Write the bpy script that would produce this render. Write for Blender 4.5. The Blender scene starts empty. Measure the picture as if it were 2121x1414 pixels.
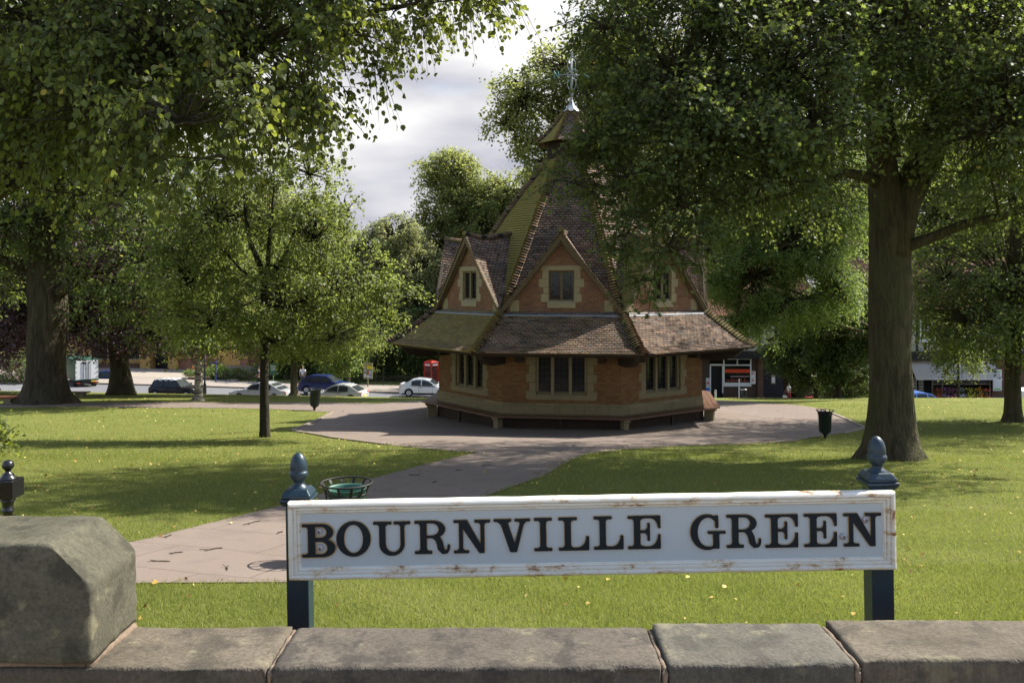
import bpy, bmesh, math, random
import numpy as np
from mathutils import Vector, Matrix, noise
from mathutils.geometry import delaunay_2d_cdt, tessellate_polygon
random.seed(7); RNG = np.random.default_rng(11)
SC = bpy.context.scene
# ---------------------------------------------------------------- camera
F = 1800.0; CX = 1060.5; HZ = 583.0            # focal length and horizon in photo pixels (2121 wide)
cam = bpy.data.objects.new('camera', bpy.data.cameras.new('camera'))
SC.collection.objects.link(cam); SC.camera = cam
cam.location = (0, 0, 0); cam.rotation_euler = (math.radians(90), 0, 0)
cam.data.sensor_width = 36; cam.data.lens = F / 2121 * 36
cam.data.shift_y = -(707 - HZ) / 2121
cam.data.clip_start = 0.1; cam.data.clip_end = 2000
# ---------------------------------------------------------------- light
SUN_DIR = Vector((0.87, 0.49, 0)).normalized()
SUN_EL = math.radians(45)
sd = Vector((SUN_DIR.x * math.cos(SUN_EL), SUN_DIR.y * math.cos(SUN_EL), math.sin(SUN_EL)))
sun = bpy.data.objects.new('sun', bpy.data.lights.new('sun', 'SUN')); SC.collection.objects.link(sun)
sun.data.energy = 5.0; sun.data.angle = math.radians(0.53); sun.data.color = (1, .95, .86)
sun.rotation_euler = sd.to_track_quat('Z', 'Y').to_euler()
SC.view_settings.view_transform = 'Standard'; SC.view_settings.look = 'None'
SC.view_settings.exposure = 1.25; SC.view_settings.gamma = 1
W = bpy.data.worlds.new('World'); SC.world = W; W.use_nodes = True
nt = W.node_tree; nt.nodes.clear()
def wn(t, **k):
    n = nt.nodes.new(t)
    for a, b in k.items():
        setattr(n, a, b)
    return n
wo = wn('ShaderNodeOutputWorld'); bg1 = wn('ShaderNodeBackground'); bg2 = wn('ShaderNodeBackground'); mx = wn('ShaderNodeMixShader')
sky = wn('ShaderNodeTexSky', sky_type='NISHITA'); sky.sun_disc = False
sky.sun_elevation = SUN_EL; sky.sun_rotation = math.atan2(SUN_DIR.x, SUN_DIR.y); sky.air_density = 1.0; sky.dust_density = 1.0
nt.links.new(sky.outputs[0], bg1.inputs[0]); bg1.inputs[1].default_value = 0.13
tc = wn('ShaderNodeTexCoord'); mp = wn('ShaderNodeMapping'); mp.inputs['Scale'].default_value = (1, 1, 3.2)
mp.inputs['Location'].default_value = (0.35, 0, 0.1)
nt.links.new(tc.outputs['Generated'], mp.inputs[0])
nz = wn('ShaderNodeTexNoise'); nz.inputs['Scale'].default_value = 2.6; nz.inputs['Detail'].default_value = 5; nz.inputs['Roughness'].default_value = .45
nz2 = wn('ShaderNodeTexNoise'); nz2.inputs['Scale'].default_value = 1.7; nz2.inputs['Detail'].default_value = 7
nt.links.new(mp.outputs[0], nz.inputs[0]); nt.links.new(mp.outputs[0], nz2.inputs[0])
cr = wn('ShaderNodeValToRGB'); ce = cr.color_ramp.elements
ce[0].position = .40; ce[0].color = (.37, .375, .44, 1); ce[1].position = .58; ce[1].color = (.82, .81, .79, 1)
nt.links.new(nz.outputs[0], cr.inputs[0]); nt.links.new(cr.outputs[0], bg2.inputs[0]); bg2.inputs[1].default_value = 0.60
sx = wn('ShaderNodeSeparateXYZ'); nt.links.new(tc.outputs['Generated'], sx.inputs[0])
# clouds thick towards the horizon ahead, broken overhead
m1 = wn('ShaderNodeMath', operation='MULTIPLY_ADD'); nt.links.new(sx.outputs[2], m1.inputs[0]); m1.inputs[1].default_value = -1.3; m1.inputs[2].default_value = 1.35
m2 = wn('ShaderNodeMath', operation='MULTIPLY_ADD'); nt.links.new(sx.outputs[1], m2.inputs[0]); m2.inputs[1].default_value = .30; nt.links.new(m1.outputs[0], m2.inputs[2])
m3 = wn('ShaderNodeMath', operation='MULTIPLY_ADD'); nt.links.new(nz2.outputs[0], m3.inputs[0]); m3.inputs[1].default_value = 3.5; m3.inputs[2].default_value = -2.0
m4 = wn('ShaderNodeMath', operation='ADD', use_clamp=True); nt.links.new(m2.outputs[0], m4.inputs[0]); nt.links.new(m3.outputs[0], m4.inputs[1])
nt.links.new(m4.outputs[0], mx.inputs[0]); nt.links.new(bg1.outputs[0], mx.inputs[1]); nt.links.new(bg2.outputs[0], mx.inputs[2])
nt.links.new(mx.outputs[0], wo.inputs[0])
cy = SC.cycles
cy.max_bounces = 9; cy.diffuse_bounces = 5; cy.glossy_bounces = 2; cy.transmission_bounces = 4; cy.transparent_max_bounces = 6
cy.sample_clamp_indirect = 6; cy.caustics_reflective = False; cy.caustics_refractive = False
cy.use_denoising = True; cy.use_adaptive_sampling = True; cy.adaptive_threshold = 0.015
# ---------------------------------------------------------------- helpers
def P(px, py, d):
    return Vector(((px - CX) / F * d, d, -(py - HZ) / F * d))
_ky = [-50, 2, 6.3, 7.5, 15, 29, 33, 41, 50, 56, 58, 60, 64, 73, 80, 120, 400]
_kz = [-1.98, -1.98, -2.47, -2.6, -3.44, -5.03, -5.3, -5.93, -6.78, -7.38, -7.85, -8.4, -8.95, -9.22, -9.28, -9.6, -12]
def sstep(x, a, b):
    t = np.clip((x - a) / (b - a), 0, 1); return t * t * (3 - 2 * t)
def zg(x, y):
    x = np.asarray(x, float); y = np.asarray(y, float)
    z = 0
    for o in (-.8, -.4, 0, .4, .8):
        z = z + np.interp(y + o, _ky, _kz) / 5
    z = z - sstep(y, 38, 68) * .026 * np.clip(x + 10, -45, 5)
    z = z + sstep(y, 4, 9) * (1 - sstep(y, 45, 55)) * .05 * np.sin(x * .45 + 1) * np.cos(y * .33)
    k = np.hypot(x - 2.4, (y - 35))                                     # level under the rest house
    z = z + (1 - sstep(k, 5.5, 9.5)) * ((-5.18 - .035 * (35 - y) * -1 * 1.0) - z) * .6
    return z
def Z(x, y): return float(zg(x, y))
def G(px, py):
    lo, hi = 3.0, 300.0
    s = (py - HZ) / F; u = (px - CX) / F
    d = lo
    while d < hi:
        if Z(u * d, d) > -s * d: break
        d *= 1.01
    a, b = d / 1.01, d
    for _ in range(25):
        m = (a + b) / 2
        if Z(u * m, m) > -s * m: b = m
        else: a = m
    return Vector((u * a, a, -s * a))
def link(o): SC.collection.objects.link(o); return o
def tag(o, label=None, cat=None, group=None, kind=None):
    if label: o['label'] = label
    if cat: o['category'] = cat
    if group: o['group'] = group
    if kind: o['kind'] = kind
    return o
def empty(name, loc=(0, 0, 0), rz=0, label=None, cat=None, group=None):
    o = bpy.data.objects.new(name, None); o.empty_display_size = .2; o.location = loc; o.rotation_euler = (0, 0, rz)
    link(o); tag(o, label, cat, group); return o
def copy_tree(o, parent=None):
    c = o.copy(); link(c); c.parent = parent
    for ch in list(o.children): copy_tree(ch, c)
    return c
class MB:
    def __init__(s): s.v = []; s.f = []; s.uv = {}; s.M = Matrix.Identity(4)
    def add(s, vs, fs, uvs=None):
        b = len(s.v)
        s.v += [s.M @ Vector(p) for p in vs]
        for i, f in enumerate(fs):
            if uvs: s.uv[len(s.f)] = uvs[i]
            s.f.append([b + j for j in f])
        return s
    def box(s, x0, x1, y0, y1, z0, z1):
        return s.add([(x0, y0, z0), (x1, y0, z0), (x1, y1, z0), (x0, y1, z0), (x0, y0, z1), (x1, y0, z1), (x1, y1, z1), (x0, y1, z1)],
                     [(0, 3, 2, 1), (4, 5, 6, 7), (0, 1, 5, 4), (1, 2, 6, 5), (2, 3, 7, 6), (3, 0, 4, 7)])
    def prism(s, pts, y0, y1):            # outline in x,z extruded along y
        n = len(pts)
        vs = [(x, y0, z) for x, z in pts] + [(x, y1, z) for x, z in pts]
        return s.add(vs, [list(range(n)), list(range(2 * n - 1, n - 1, -1))] + [(i, i + n, (i + 1) % n + n, (i + 1) % n) for i in range(n)])
    def slab(s, pts, z0, z1):             # outline in x,y extruded along z
        n = len(pts)
        vs = [(x, y, z0) for x, y in pts] + [(x, y, z1) for x, y in pts]
        return s.add(vs, [list(range(n - 1, -1, -1)), list(range(n, 2 * n))] + [(i, (i + 1) % n, (i + 1) % n + n, i + n) for i in range(n)])
    def lathe(s, prof, c=(0, 0), n=16, sq=1, caps=True):   # prof: (r,z)
        vs = []; fs = []
        for r, z in prof:
            for i in range(n):
                a = 2 * math.pi * (i + .5) / n; vs.append((c[0] + r * math.cos(a) * sq, c[1] + r * math.sin(a) * sq, z))
        for k in range(len(prof) - 1):
            for i in range(n):
                j = (i + 1) % n; fs.append((k * n + i, k * n + j, (k + 1) * n + j, (k + 1) * n + i))
        if caps: fs += [list(range(n - 1, -1, -1)), [(len(prof) - 1) * n + i for i in range(n)]]
        return s.add(vs, fs)
    def tube(s, pts, rad, n=8, cap=True):
        pts = [Vector(p) for p in pts]
        if not isinstance(rad, (list, tuple)): rad = [rad] * len(pts)
        vs = []; fs = []; ref = None
        for i, p in enumerate(pts):
            t = (pts[min(i + 1, len(pts) - 1)] - pts[max(i - 1, 0)]).normalized()
            if ref is None: ref = t.orthogonal().normalized()
            ref = (ref - t * ref.dot(t)).normalized(); b = t.cross(ref)
            for k in range(n):
                a = 2 * math.pi * k / n; vs.append(p + (ref * math.cos(a) + b * math.sin(a)) * rad[i])
        for i in range(len(pts) - 1):
            for k in range(n):
                j = (k + 1) % n; fs.append((i * n + k, i * n + j, (i + 1) * n + j, (i + 1) * n + k))
        if cap: fs += [list(range(n - 1, -1, -1)), [(len(pts) - 1) * n + k for k in range(n)]]
        return s.add(vs, fs)
    def bar(s, a, b, w, h=None, up=(0, 0, 1)):
        a = Vector(a); b = Vector(b); h = h or w; t = (b - a).normalized(); u = Vector(up)
        if abs(t.dot(u)) > .95: u = Vector((1, 0, 0))
        r = t.cross(u).normalized(); u = r.cross(t)
        vs = [p + r * sx * w / 2 + u * sz * h / 2 for p in (a, b) for sx, sz in ((-1, -1), (1, -1), (1, 1), (-1, 1))]
        return s.add(vs, [(3, 2, 1, 0), (4, 5, 6, 7), (0, 1, 5, 4), (1, 2, 6, 5), (2, 3, 7, 6), (3, 0, 4, 7)])
    def quad(s, *p): return s.add(p, [list(range(len(p)))])
    def build(s, name, m, parent=None, smooth=False, bevel=0, seg=2):
        me = bpy.data.meshes.new(name); me.from_pydata([tuple(p) for p in s.v], [], s.f); me.update()
        uvl = me.uv_layers.new(name='UVMap'); arr = np.zeros(len(me.loops) * 2, 'f')
        for p in me.polygons:
            if p.index in s.uv and s.uv[p.index] is not None:
                for li, q in zip(p.loop_indices, s.uv[p.index]): arr[2 * li] = q[0]; arr[2 * li + 1] = q[1]
                continue
            n = p.normal; t = Vector((0, 0, 1)).cross(n)
            t = Vector((1, 0, 0)) if t.length < .2 else t.normalized(); b = n.cross(t)
            for li in p.loop_indices:
                q = me.vertices[me.loops[li].vertex_index].co; arr[2 * li] = q.dot(t); arr[2 * li + 1] = q.dot(b)
        uvl.data.foreach_set('uv', arr)
        if smooth: me.polygons.foreach_set('use_smooth', [True] * len(me.polygons))
        me.materials.append(m)
        o = bpy.data.objects.new(name, me); link(o)
        if parent: o.parent = parent
        if bevel:
            md = o.modifiers.new('bevel', 'BEVEL'); md.width = bevel; md.segments = seg; md.limit_method = 'ANGLE'; md.angle_limit = math.radians(35)
            if smooth is None: me.polygons.foreach_set('use_smooth', [True] * len(me.polygons))
        return o
# ---------------------------------------------------------------- materials
class NB:
    def __init__(s, name):
        s.m = bpy.data.materials.new(name); s.m.use_nodes = True; s.t = s.m.node_tree; s.t.nodes.clear()
        s.out = s.n('ShaderNodeOutputMaterial')
    def n(s, ty, ins=None, **k):
        x = s.t.nodes.new(ty)
        for a, b in k.items(): setattr(x, a, b)
        for a, b in (ins or {}).items(): s.set(x.inputs[a], b)
        return x
    def set(s, i, b):
        if isinstance(b, bpy.types.NodeSocket): s.t.links.new(b, i)
        elif isinstance(b, bpy.types.Node): s.t.links.new(b.outputs[0], i)
        else:
            if hasattr(i.default_value, '__len__') and not hasattr(b, '__len__'): b = (b,) * len(i.default_value)
            if hasattr(b, '__len__') and len(i.default_value) == 4 and len(b) == 3: b = tuple(b) + (1,)
            i.default_value = b
    def co(s, k='Object'): return s.n('ShaderNodeTexCoord').outputs[k]
    def mapv(s, v, scale=(1, 1, 1), rot=(0, 0, 0), loc=(0, 0, 0)):
        return s.n('ShaderNodeMapping', {'Vector': v, 'Scale': scale, 'Rotation': rot, 'Location': loc}).outputs[0]
    def noise(s, v, sc, det=4, ro=.5, dist=0): return s.n('ShaderNodeTexNoise', {'Vector': v, 'Scale': sc, 'Detail': det, 'Roughness': ro, 'Distortion': dist}).outputs['Fac']
    def ramp(s, f, *st):
        r = s.n('ShaderNodeValToRGB', {'Fac': f}); e = r.color_ramp.elements
        while len(e) < len(st): e.new(.5)
        for q, (p, c) in zip(e, st):
            q.position = p; q.color = (c, c, c, 1) if not hasattr(c, '__len__') else tuple(c) + (1,)
        return r.outputs[0]
    def mix(s, f, a, b, mode='MIX'):
        x = s.n('ShaderNodeMix', data_type='RGBA', blend_type=mode); s.set(x.inputs[0], f); s.set(x.inputs[6], a); s.set(x.inputs[7], b); return x.outputs[2]
    def math(s, op, a, b=0, clamp=False):
        x = s.n('ShaderNodeMath', operation=op, use_clamp=clamp); s.set(x.inputs[0], a); s.set(x.inputs[1], b); return x.outputs[0]
    def bump(s, h, st=.3, d=.02): return s.n('ShaderNodeBump', {'Height': h, 'Strength': st, 'Distance': d}).outputs[0]
    def pbr(s, col, rough=.7, metal=0, normal=None, spec=.4, coat=0, **k):
        b = s.n('ShaderNodeBsdfPrincipled', {'Base Color': col, 'Roughness': rough, 'Metallic': metal, 'Specular IOR Level': spec, 'Coat Weight': coat})
        if normal is not None: s.set(b.inputs['Normal'], normal)
        for a, c in k.items(): s.set(b.inputs[a.replace('_', ' ')], c)
        s.t.links.new(b.outputs[0], s.out.inputs[0]); return s.m
MATS = {}
def plain(name, col, rough=.6, metal=0, var=.25, sc=6, spec=.4, coat=0):
    if name in MATS: return MATS[name]
    b = NB(name); v = b.co(); nz_ = b.noise(v, sc, 5, .6)
    c = b.mix(nz_, tuple(x * (1 - var) for x in col), tuple(min(1, x * (1 + var)) for x in col))
    MATS[name] = b.pbr(c, rough, metal, b.bump(b.noise(v, sc * 6, 3), .1, .01), spec, coat); return MATS[name]
def leafmat(name, dark, mid, light, trans, tw=.4, rough=.5, spec=.25):
    b = NB(name); at = b.n('ShaderNodeAttribute', attribute_name='cv').outputs['Fac']
    c = b.ramp(at, (0, dark), (.5, mid), (.93, light), (1, tuple(min(1, x) for x in (light[0] * 2.6, light[1] * 1.6, light[2]))))
    t = b.mix(at, tuple(x * .75 for x in trans), tuple(x * 1.25 for x in trans))
    p = b.n('ShaderNodeBsdfPrincipled', {'Base Color': c, 'Roughness': rough, 'Specular IOR Level': spec})
    tr = b.n('ShaderNodeBsdfTranslucent', {'Color': t}); m = b.n('ShaderNodeMixShader', {'Fac': tw})
    b.t.links.new(p.outputs[0], m.inputs[1]); b.t.links.new(tr.outputs[0], m.inputs[2]); b.t.links.new(m.outputs[0], b.out.inputs[0])
    return b.m
def barkmat(name, c1, c2, sc=7, st=.9, moss=None):
    b = NB(name); v = b.co(); vv = b.mapv(v, (1, 1, .16)); n1 = b.noise(vv, sc, 7, .65, .6); n2 = b.noise(v, 1.4, 3)
    vo = b.n('ShaderNodeTexVoronoi', {'Vector': b.mapv(v, (1, 1, .22)), 'Scale': sc * 2.2}, feature='DISTANCE_TO_EDGE').outputs[0]
    h = b.math('ADD', b.math('MULTIPLY', vo, 1.2), n1)
    c = b.mix(b.ramp(n1, (.35, 0), (.68, 1)), c1, c2); c = b.mix(b.math('MULTIPLY', n2, .5), c, tuple(x * .55 for x in c1))
    if moss: c = b.mix(b.ramp(n2, (.45, 0), (.7, .7)), c, moss)
    return b.pbr(c, .92, 0, b.bump(h, st, .06), .15)
def brickmat(name, a, bb, mortar, bw=.225, bh=.075, ms=.01, dirt=(.06, .05, .04), dk=.45, rough=.88):
    b = NB(name); uv = b.co('UV')
    br = b.n('ShaderNodeTexBrick', {'Vector': uv, 'Color1': a, 'Color2': bb, 'Mortar': mortar, 'Scale': 1, 'Mortar Size': ms, 'Mortar Smooth': .2, 'Bias': 0, 'Brick Width': bw, 'Row Height': bh})
    o = b.co(); n1 = b.noise(o, 1.3, 5, .6); n2 = b.noise(o, 22, 4, .6)
    c = b.mix(b.ramp(n1, (.4, 0), (.72, dk)), br.outputs[0], dirt); c = b.mix(b.math('MULTIPLY', n2, .35), c, tuple(x * .4 for x in a))
    h = b.math('SUBTRACT', b.math('MULTIPLY', n2, .5), br.outputs['Fac'])
    return b.pbr(c, rough, 0, b.bump(h, .5, .012), .2)
def tilemat(name, cols, moss, mossamt):
    """clay tiles laid in courses: UV u along the course, v = course number"""
    b = NB(name); uv = b.co('UV')
    br = b.n('ShaderNodeTexBrick', {'Vector': uv, 'Color1': (0, 0, 0, 1), 'Color2': (1, 1, 1, 1), 'Mortar': (.5, .5, .5, 1), 'Scale': 1, 'Mortar Size': .012, 'Mortar Smooth': 0, 'Bias': 0, 'Brick Width': .17, 'Row Height': 1.0})
    br.offset = .5
    # an id per tile
    sp = b.n('ShaderNodeSeparateXYZ', {'Vector': uv}); row = b.math('FLOOR', sp.outputs[1])
    odd = b.math('MULTIPLY', b.math('MODULO', row, 2), .085); col = b.math('FLOOR', b.math('DIVIDE', b.math('ADD', sp.outputs[0], odd), .17))
    wv = b.n('ShaderNodeTexWhiteNoise', {'Vector': b.n('ShaderNodeCombineXYZ', {'X': col, 'Y': row}).outputs[0]}, noise_dimensions='2D')
    c = b.ramp(wv.outputs['Value'], *cols)
    o = b.co(); n1 = b.noise(o, .9, 5, .6); n2 = b.noise(o, 30, 4, .6); n3 = b.noise(o, 4.5, 4, .6)
    c = b.mix(b.ramp(n1, (.42, 0), (.7, .55)), c, (.06, .05, .045))
    c = b.mix(b.math('MULTIPLY', n2, .3), c, (.03, .025, .02))
    c = b.mix(br.outputs['Fac'], c, (.02, .017, .015))
    geo = b.n('ShaderNodeNewGeometry').outputs['True Normal']
    dp = b.n('ShaderNodeVectorMath', {0: geo, 1: (-.97, -.2, 0)}, operation='DOT_PRODUCT').outputs['Value']   # north side carries the moss
    mk = b.math('ADD', b.math('MULTIPLY', dp, 2.3), b.math('ADD', b.math('MULTIPLY', n3, 1.1), mossamt), True)
    mk = b.ramp(mk, (.36, 0), (.95, .85))
    mc = b.mix(b.noise(o, 14, 4), tuple(x * .55 for x in moss), tuple(x * 1.35 for x in moss))
    c = b.mix(mk, c, mc)
    fr = b.math('FRACT', sp.outputs[1]); c = b.mix(b.ramp(fr, (.06, .72), (.24, 0)), c, (.022, .018, .012))  # overlap shadow line painted dark along each course's lower edge
    return b.pbr(c, .9, 0, b.bump(b.math('SUBTRACT', b.math('MULTIPLY', n2, .6), br.outputs['Fac']), .5, .012), .18)
def glassmat(name, col=(.01, .012, .014), rough=.08):
    b = NB(name); v = b.co(); n = b.noise(v, 1.1, 2)
    return b.pbr(b.mix(n, tuple(x * .4 for x in col), tuple(x * 1.6 for x in col)), rough, 0, b.bump(b.noise(v, 5, 2), .08, .02), .35)
def paintcar(name, col, flake=.3):
    b = NB(name); return b.pbr(col, .35, flake, None, .4, .4, Coat_Roughness=.08)

M = {}
M['lime_leaf'] = leafmat('lime_leaf', (.046, .066, .021), (.090, .115, .033), (.155, .178, .05), (.33, .38, .055), .45, .5, .22)
M['oak_leaf'] = leafmat('oak_leaf', (.036, .054, .024), (.068, .092, .038), (.125, .155, .06), (.27, .34, .06), .42, .55, .22)
M['young_leaf'] = leafmat('young_leaf', (.050, .072, .024), (.095, .122, .038), (.18, .205, .08), (.33, .39, .075), .45)
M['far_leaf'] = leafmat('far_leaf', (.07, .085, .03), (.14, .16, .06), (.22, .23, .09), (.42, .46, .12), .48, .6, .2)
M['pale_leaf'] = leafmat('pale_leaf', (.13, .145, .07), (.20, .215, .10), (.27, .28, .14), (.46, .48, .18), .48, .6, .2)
M['bright_leaf'] = leafmat('bright_leaf', (.055, .085, .025), (.10, .15, .042), (.17, .22, .07), (.30, .40, .08), .46, .5)
M['dark_leaf'] = leafmat('dark_leaf', (.03, .048, .018), (.06, .085, .028), (.12, .145, .045), (.20, .27, .05), .34, .5, .3)
M['purple_leaf'] = leafmat('purple_leaf', (.045, .028, .040), (.105, .065, .095), (.22, .16, .21), (.20, .09, .09), .28, .5, .35)
M['dry_leaf'] = leafmat('dry_leaf', (.16, .06, .02), (.40, .26, .05), (.62, .48, .16), (.3, .2, .05), .15, .7)
M['bark'] = barkmat('bark', (.045, .038, .022), (.125, .102, .062), 8, 1.0, (.075, .078, .03))
M['bark_oak'] = barkmat('bark_oak', (.035, .029, .019), (.12, .096, .062), 5, 1.0)
M['bark_young'] = barkmat('bark_young', (.025, .022, .016), (.062, .054, .038), 12, .6)
M['bark_pale'] = barkmat('bark_pale', (.09, .075, .05), (.20, .17, .12), 6, .5)
def _birch():
    b = NB('bark_birch'); v = b.co(); n = b.noise(b.mapv(v, (1, 1, 3.2)), 3.2, 6, .6); n2 = b.noise(b.mapv(v, (1, 1, 7)), 5, 3)
    c = b.mix(b.ramp(n, (.48, 0), (.58, 1)), (.34, .31, .24), (.05, .04, .03)); c = b.mix(b.ramp(n2, (.55, 0), (.62, .8)), c, (.10, .08, .055))
    return b.pbr(c, .8, 0, b.bump(n, .4, .03), .2)
M['bark_birch'] = _birch()
M['brick'] = brickmat('brick', (.24, .095, .055), (.34, .165, .095), (.33, .27, .20), .215, .072, .009)
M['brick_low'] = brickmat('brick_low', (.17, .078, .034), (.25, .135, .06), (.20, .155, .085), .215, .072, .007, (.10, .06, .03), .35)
M['brick_red'] = brickmat('brick_red', (.36, .12, .07), (.42, .17, .10), (.35, .28, .22))
M['brick_brown'] = brickmat('brick_brown', (.16, .075, .05), (.22, .10, .06), (.16, .13, .1))
M['brick_dark'] = brickmat('brick_dark', (.09, .06, .045), (.12, .075, .05), (.1, .08, .07))
TC = [(0, (.08, .055, .043)), (.25, (.225, .145, .098)), (.45, (.15, .10, .068)), (.7, (.29, .20, .135)), (.85, (.15, .135, .125)), (.985, (.40, .24, .16))]
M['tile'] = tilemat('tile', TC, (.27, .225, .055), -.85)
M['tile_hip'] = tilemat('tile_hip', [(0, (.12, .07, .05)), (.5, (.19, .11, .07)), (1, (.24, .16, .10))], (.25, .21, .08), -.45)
def _stone(name, c1, c2, dirt=(.1, .085, .06), bw=.9, bh=.3, joints=True):
    b = NB(name); o = b.co(); n1 = b.noise(o, 2.2, 6, .6); n2 = b.noise(o, 40, 4, .6)
    c = b.mix(n1, c1, c2); c = b.mix(b.ramp(n1, (.5, 0), (.72, .5)), c, dirt); h = n2
    if joints:
        br = b.n('ShaderNodeTexBrick', {'Vector': b.co('UV'), 'Color1': (1, 1, 1, 1), 'Color2': (.75, .75, .75, 1), 'Mortar': (.5, .45, .4, 1), 'Scale': 1, 'Mortar Size': .008, 'Brick Width': bw, 'Row Height': bh, 'Mortar Smooth': .2})
        c = b.mix(1, c, br.outputs[0], 'MULTIPLY'); h = b.math('SUBTRACT', b.math('MULTIPLY', n2, .4), br.outputs['Fac'])
    return b.pbr(c, .88, 0, b.bump(h, .35, .01), .2)
M['limestone'] = _stone('limestone', (.32, .265, .16), (.44, .38, .25), (.20, .16, .09), joints=False)
M['plinth'] = _stone('plinth', (.20, .165, .09), (.30, .25, .15), (.11, .09, .05), .85, .27)
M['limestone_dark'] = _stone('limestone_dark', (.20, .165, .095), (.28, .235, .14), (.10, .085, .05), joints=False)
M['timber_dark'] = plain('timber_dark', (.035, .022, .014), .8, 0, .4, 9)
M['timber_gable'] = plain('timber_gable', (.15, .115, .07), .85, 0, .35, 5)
M['timber_black'] = plain('timber_black', (.012, .012, .014), .6)
M['bench_wood'] = plain('bench_wood', (.13, .065, .04), .45, 0, .35, 4)
M['lead'] = plain('lead', (.26, .28, .31), .6, .1, .15, 3)
M['metal_white'] = plain('metal_white', (.30, .33, .34), .6, .2, .15, 8)
M['verdigris'] = plain('verdigris', (.22, .42, .36), .6)
M['glass'] = glassmat('glass')
M['glass_car'] = glassmat('glass_car', (.03, .035, .035), .05)
M['lead_came'] = plain('lead_came', (.035, .035, .035), .6, .2)
M['asphalt'] = plain('asphalt', (.125, .125, .13), .85, 0, .12, 1.5)
M['pavement'] = plain('pavement', (.25, .215, .18), .9, 0, .15, 1.2)
M['kerb'] = plain('kerb', (.2, .16, .13), .9, 0, .25, 2)
M['line'] = plain('line', (.7, .7, .66), .8)
M['soil'] = plain('soil', (.055, .04, .025), .95)
M['navy'] = plain('navy', (.010, .027, .040), .42, 0, .35, 14, .4, .1)
M['iron'] = plain('iron', (.008, .008, .009), .28, 0, .3, 10, .6)
M['iron_dull'] = plain('iron_dull', (.02, .019, .018), .6, .2)
M['bin_green'] = plain('bin_green', (.05, .14, .10), .5, 0, .3)
M['bin_dark'] = plain('bin_dark', (.006, .022, .015), .5, 0, .3)
def _sign(rusty, name, base=(.50, .56, .58)):
    b = NB(name); v = b.co(); n = b.noise(b.mapv(v, (1, 1, 3.2)), 9, 8, .72); n2 = b.noise(v, 60, 5, .7); n3 = b.noise(b.mapv(v, (.5, 1, 1)), 3, 3)
    a = b.math('ADD', b.math('MULTIPLY', n, .7), b.math('MULTIPLY', n2, .3)); a = b.math('ADD', a, b.math('MULTIPLY', n3, .16))
    c = b.mix(b.ramp(a, (rusty, 0), (rusty + .07, .6)), base, (.52, .36, .17))
    c = b.mix(b.ramp(a, (rusty + .06, 0), (rusty + .12, 1)), c, (.16, .055, .02))
    return b.pbr(c, .38, 0, b.bump(b.math('ADD', n2, b.noise(v, 25, 3)), .12, .004), .45)
M['sign_field'] = _sign(.70, 'sign_field', (.385, .44, .465))
M['sign_frame'] = _sign(.582, 'sign_frame', (.62, .61, .55))
def _letter():
    b = NB('sign_letter'); v = b.co(); n = b.noise(v, 55, 5, .7)
    return b.pbr(b.mix(b.ramp(n, (.6, 0), (.72, .6)), (.004, .010, .015), (.010, .04, .032)), .5, 0, b.bump(b.noise(v, 40, 3), .15, .003), .22)
M['sign_letter'] = _letter()
M['rust'] = plain('rust', (.42, .28, .13), .8, 0, .45, 40)
M['screw'] = plain('screw', (.40, .38, .39), .6, .3, .4, 90)
def _coping(name, lo, hi, stain, striate=True):
    b = NB(name); v = b.co(); n1 = b.noise(v, 3.5, 7, .62); n2 = b.noise(v, 90, 5, .7); n3 = b.noise(v, 11, 6, .65)
    c = b.mix(b.ramp(n1, (.3, 0), (.7, 1)), lo, hi); c = b.mix(b.ramp(n3, (.5, 0), (.62, .65)), c, stain)
    c = b.mix(b.ramp(n2, (.35, .55), (.6, 0)), c, tuple(x * .45 for x in lo))
    c = b.mix(b.ramp(b.noise(v, 160, 2), (.68, 0), (.78, .3)), c, (.30, .27, .2)); c = b.mix(b.ramp(b.noise(v, 7, 4, .7), (.60, 0), (.66, .5)), c, (.20, .18, .11))
    h = b.math('ADD', n2, b.math('MULTIPLY', n3, .8))
    if striate:
        w = b.noise(b.mapv(v, (1, 1, .04)), 130, 3)
        g = b.n('ShaderNodeSeparateXYZ', {'Vector': b.n('ShaderNodeNewGeometry').outputs['Normal']}).outputs[1]
        side = b.math('MULTIPLY', b.math('MULTIPLY', g, -1.0, True), 2.0, True)
        h = b.math('ADD', h, b.math('MULTIPLY', b.math('MULTIPLY', w, side), 3)); c = b.mix(b.math('MULTIPLY', b.math('MULTIPLY', w, side), .5), c, (.03, .027, .022))
    return b.pbr(c, .93, 0, b.bump(h, .55, .004), .2)
M['coping'] = _coping('coping', (.092, .076, .054), (.155, .130, .096), (.05, .045, .036))
M['coping_dark'] = _coping('coping_dark', (.078, .066, .052), (.135, .115, .090), (.03, .028, .027))
M['coping_grey'] = _coping('coping_grey', (.085, .078, .062), (.13, .12, .095), (.055, .05, .04))
M['pier'] = _coping('pier', (.07, .066, .045), (.135, .125, .088), (.035, .033, .024), False)
M['mortar'] = _coping('mortar', (.16, .115, .08), (.23, .175, .125), (.09, .07, .05), False)
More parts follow.
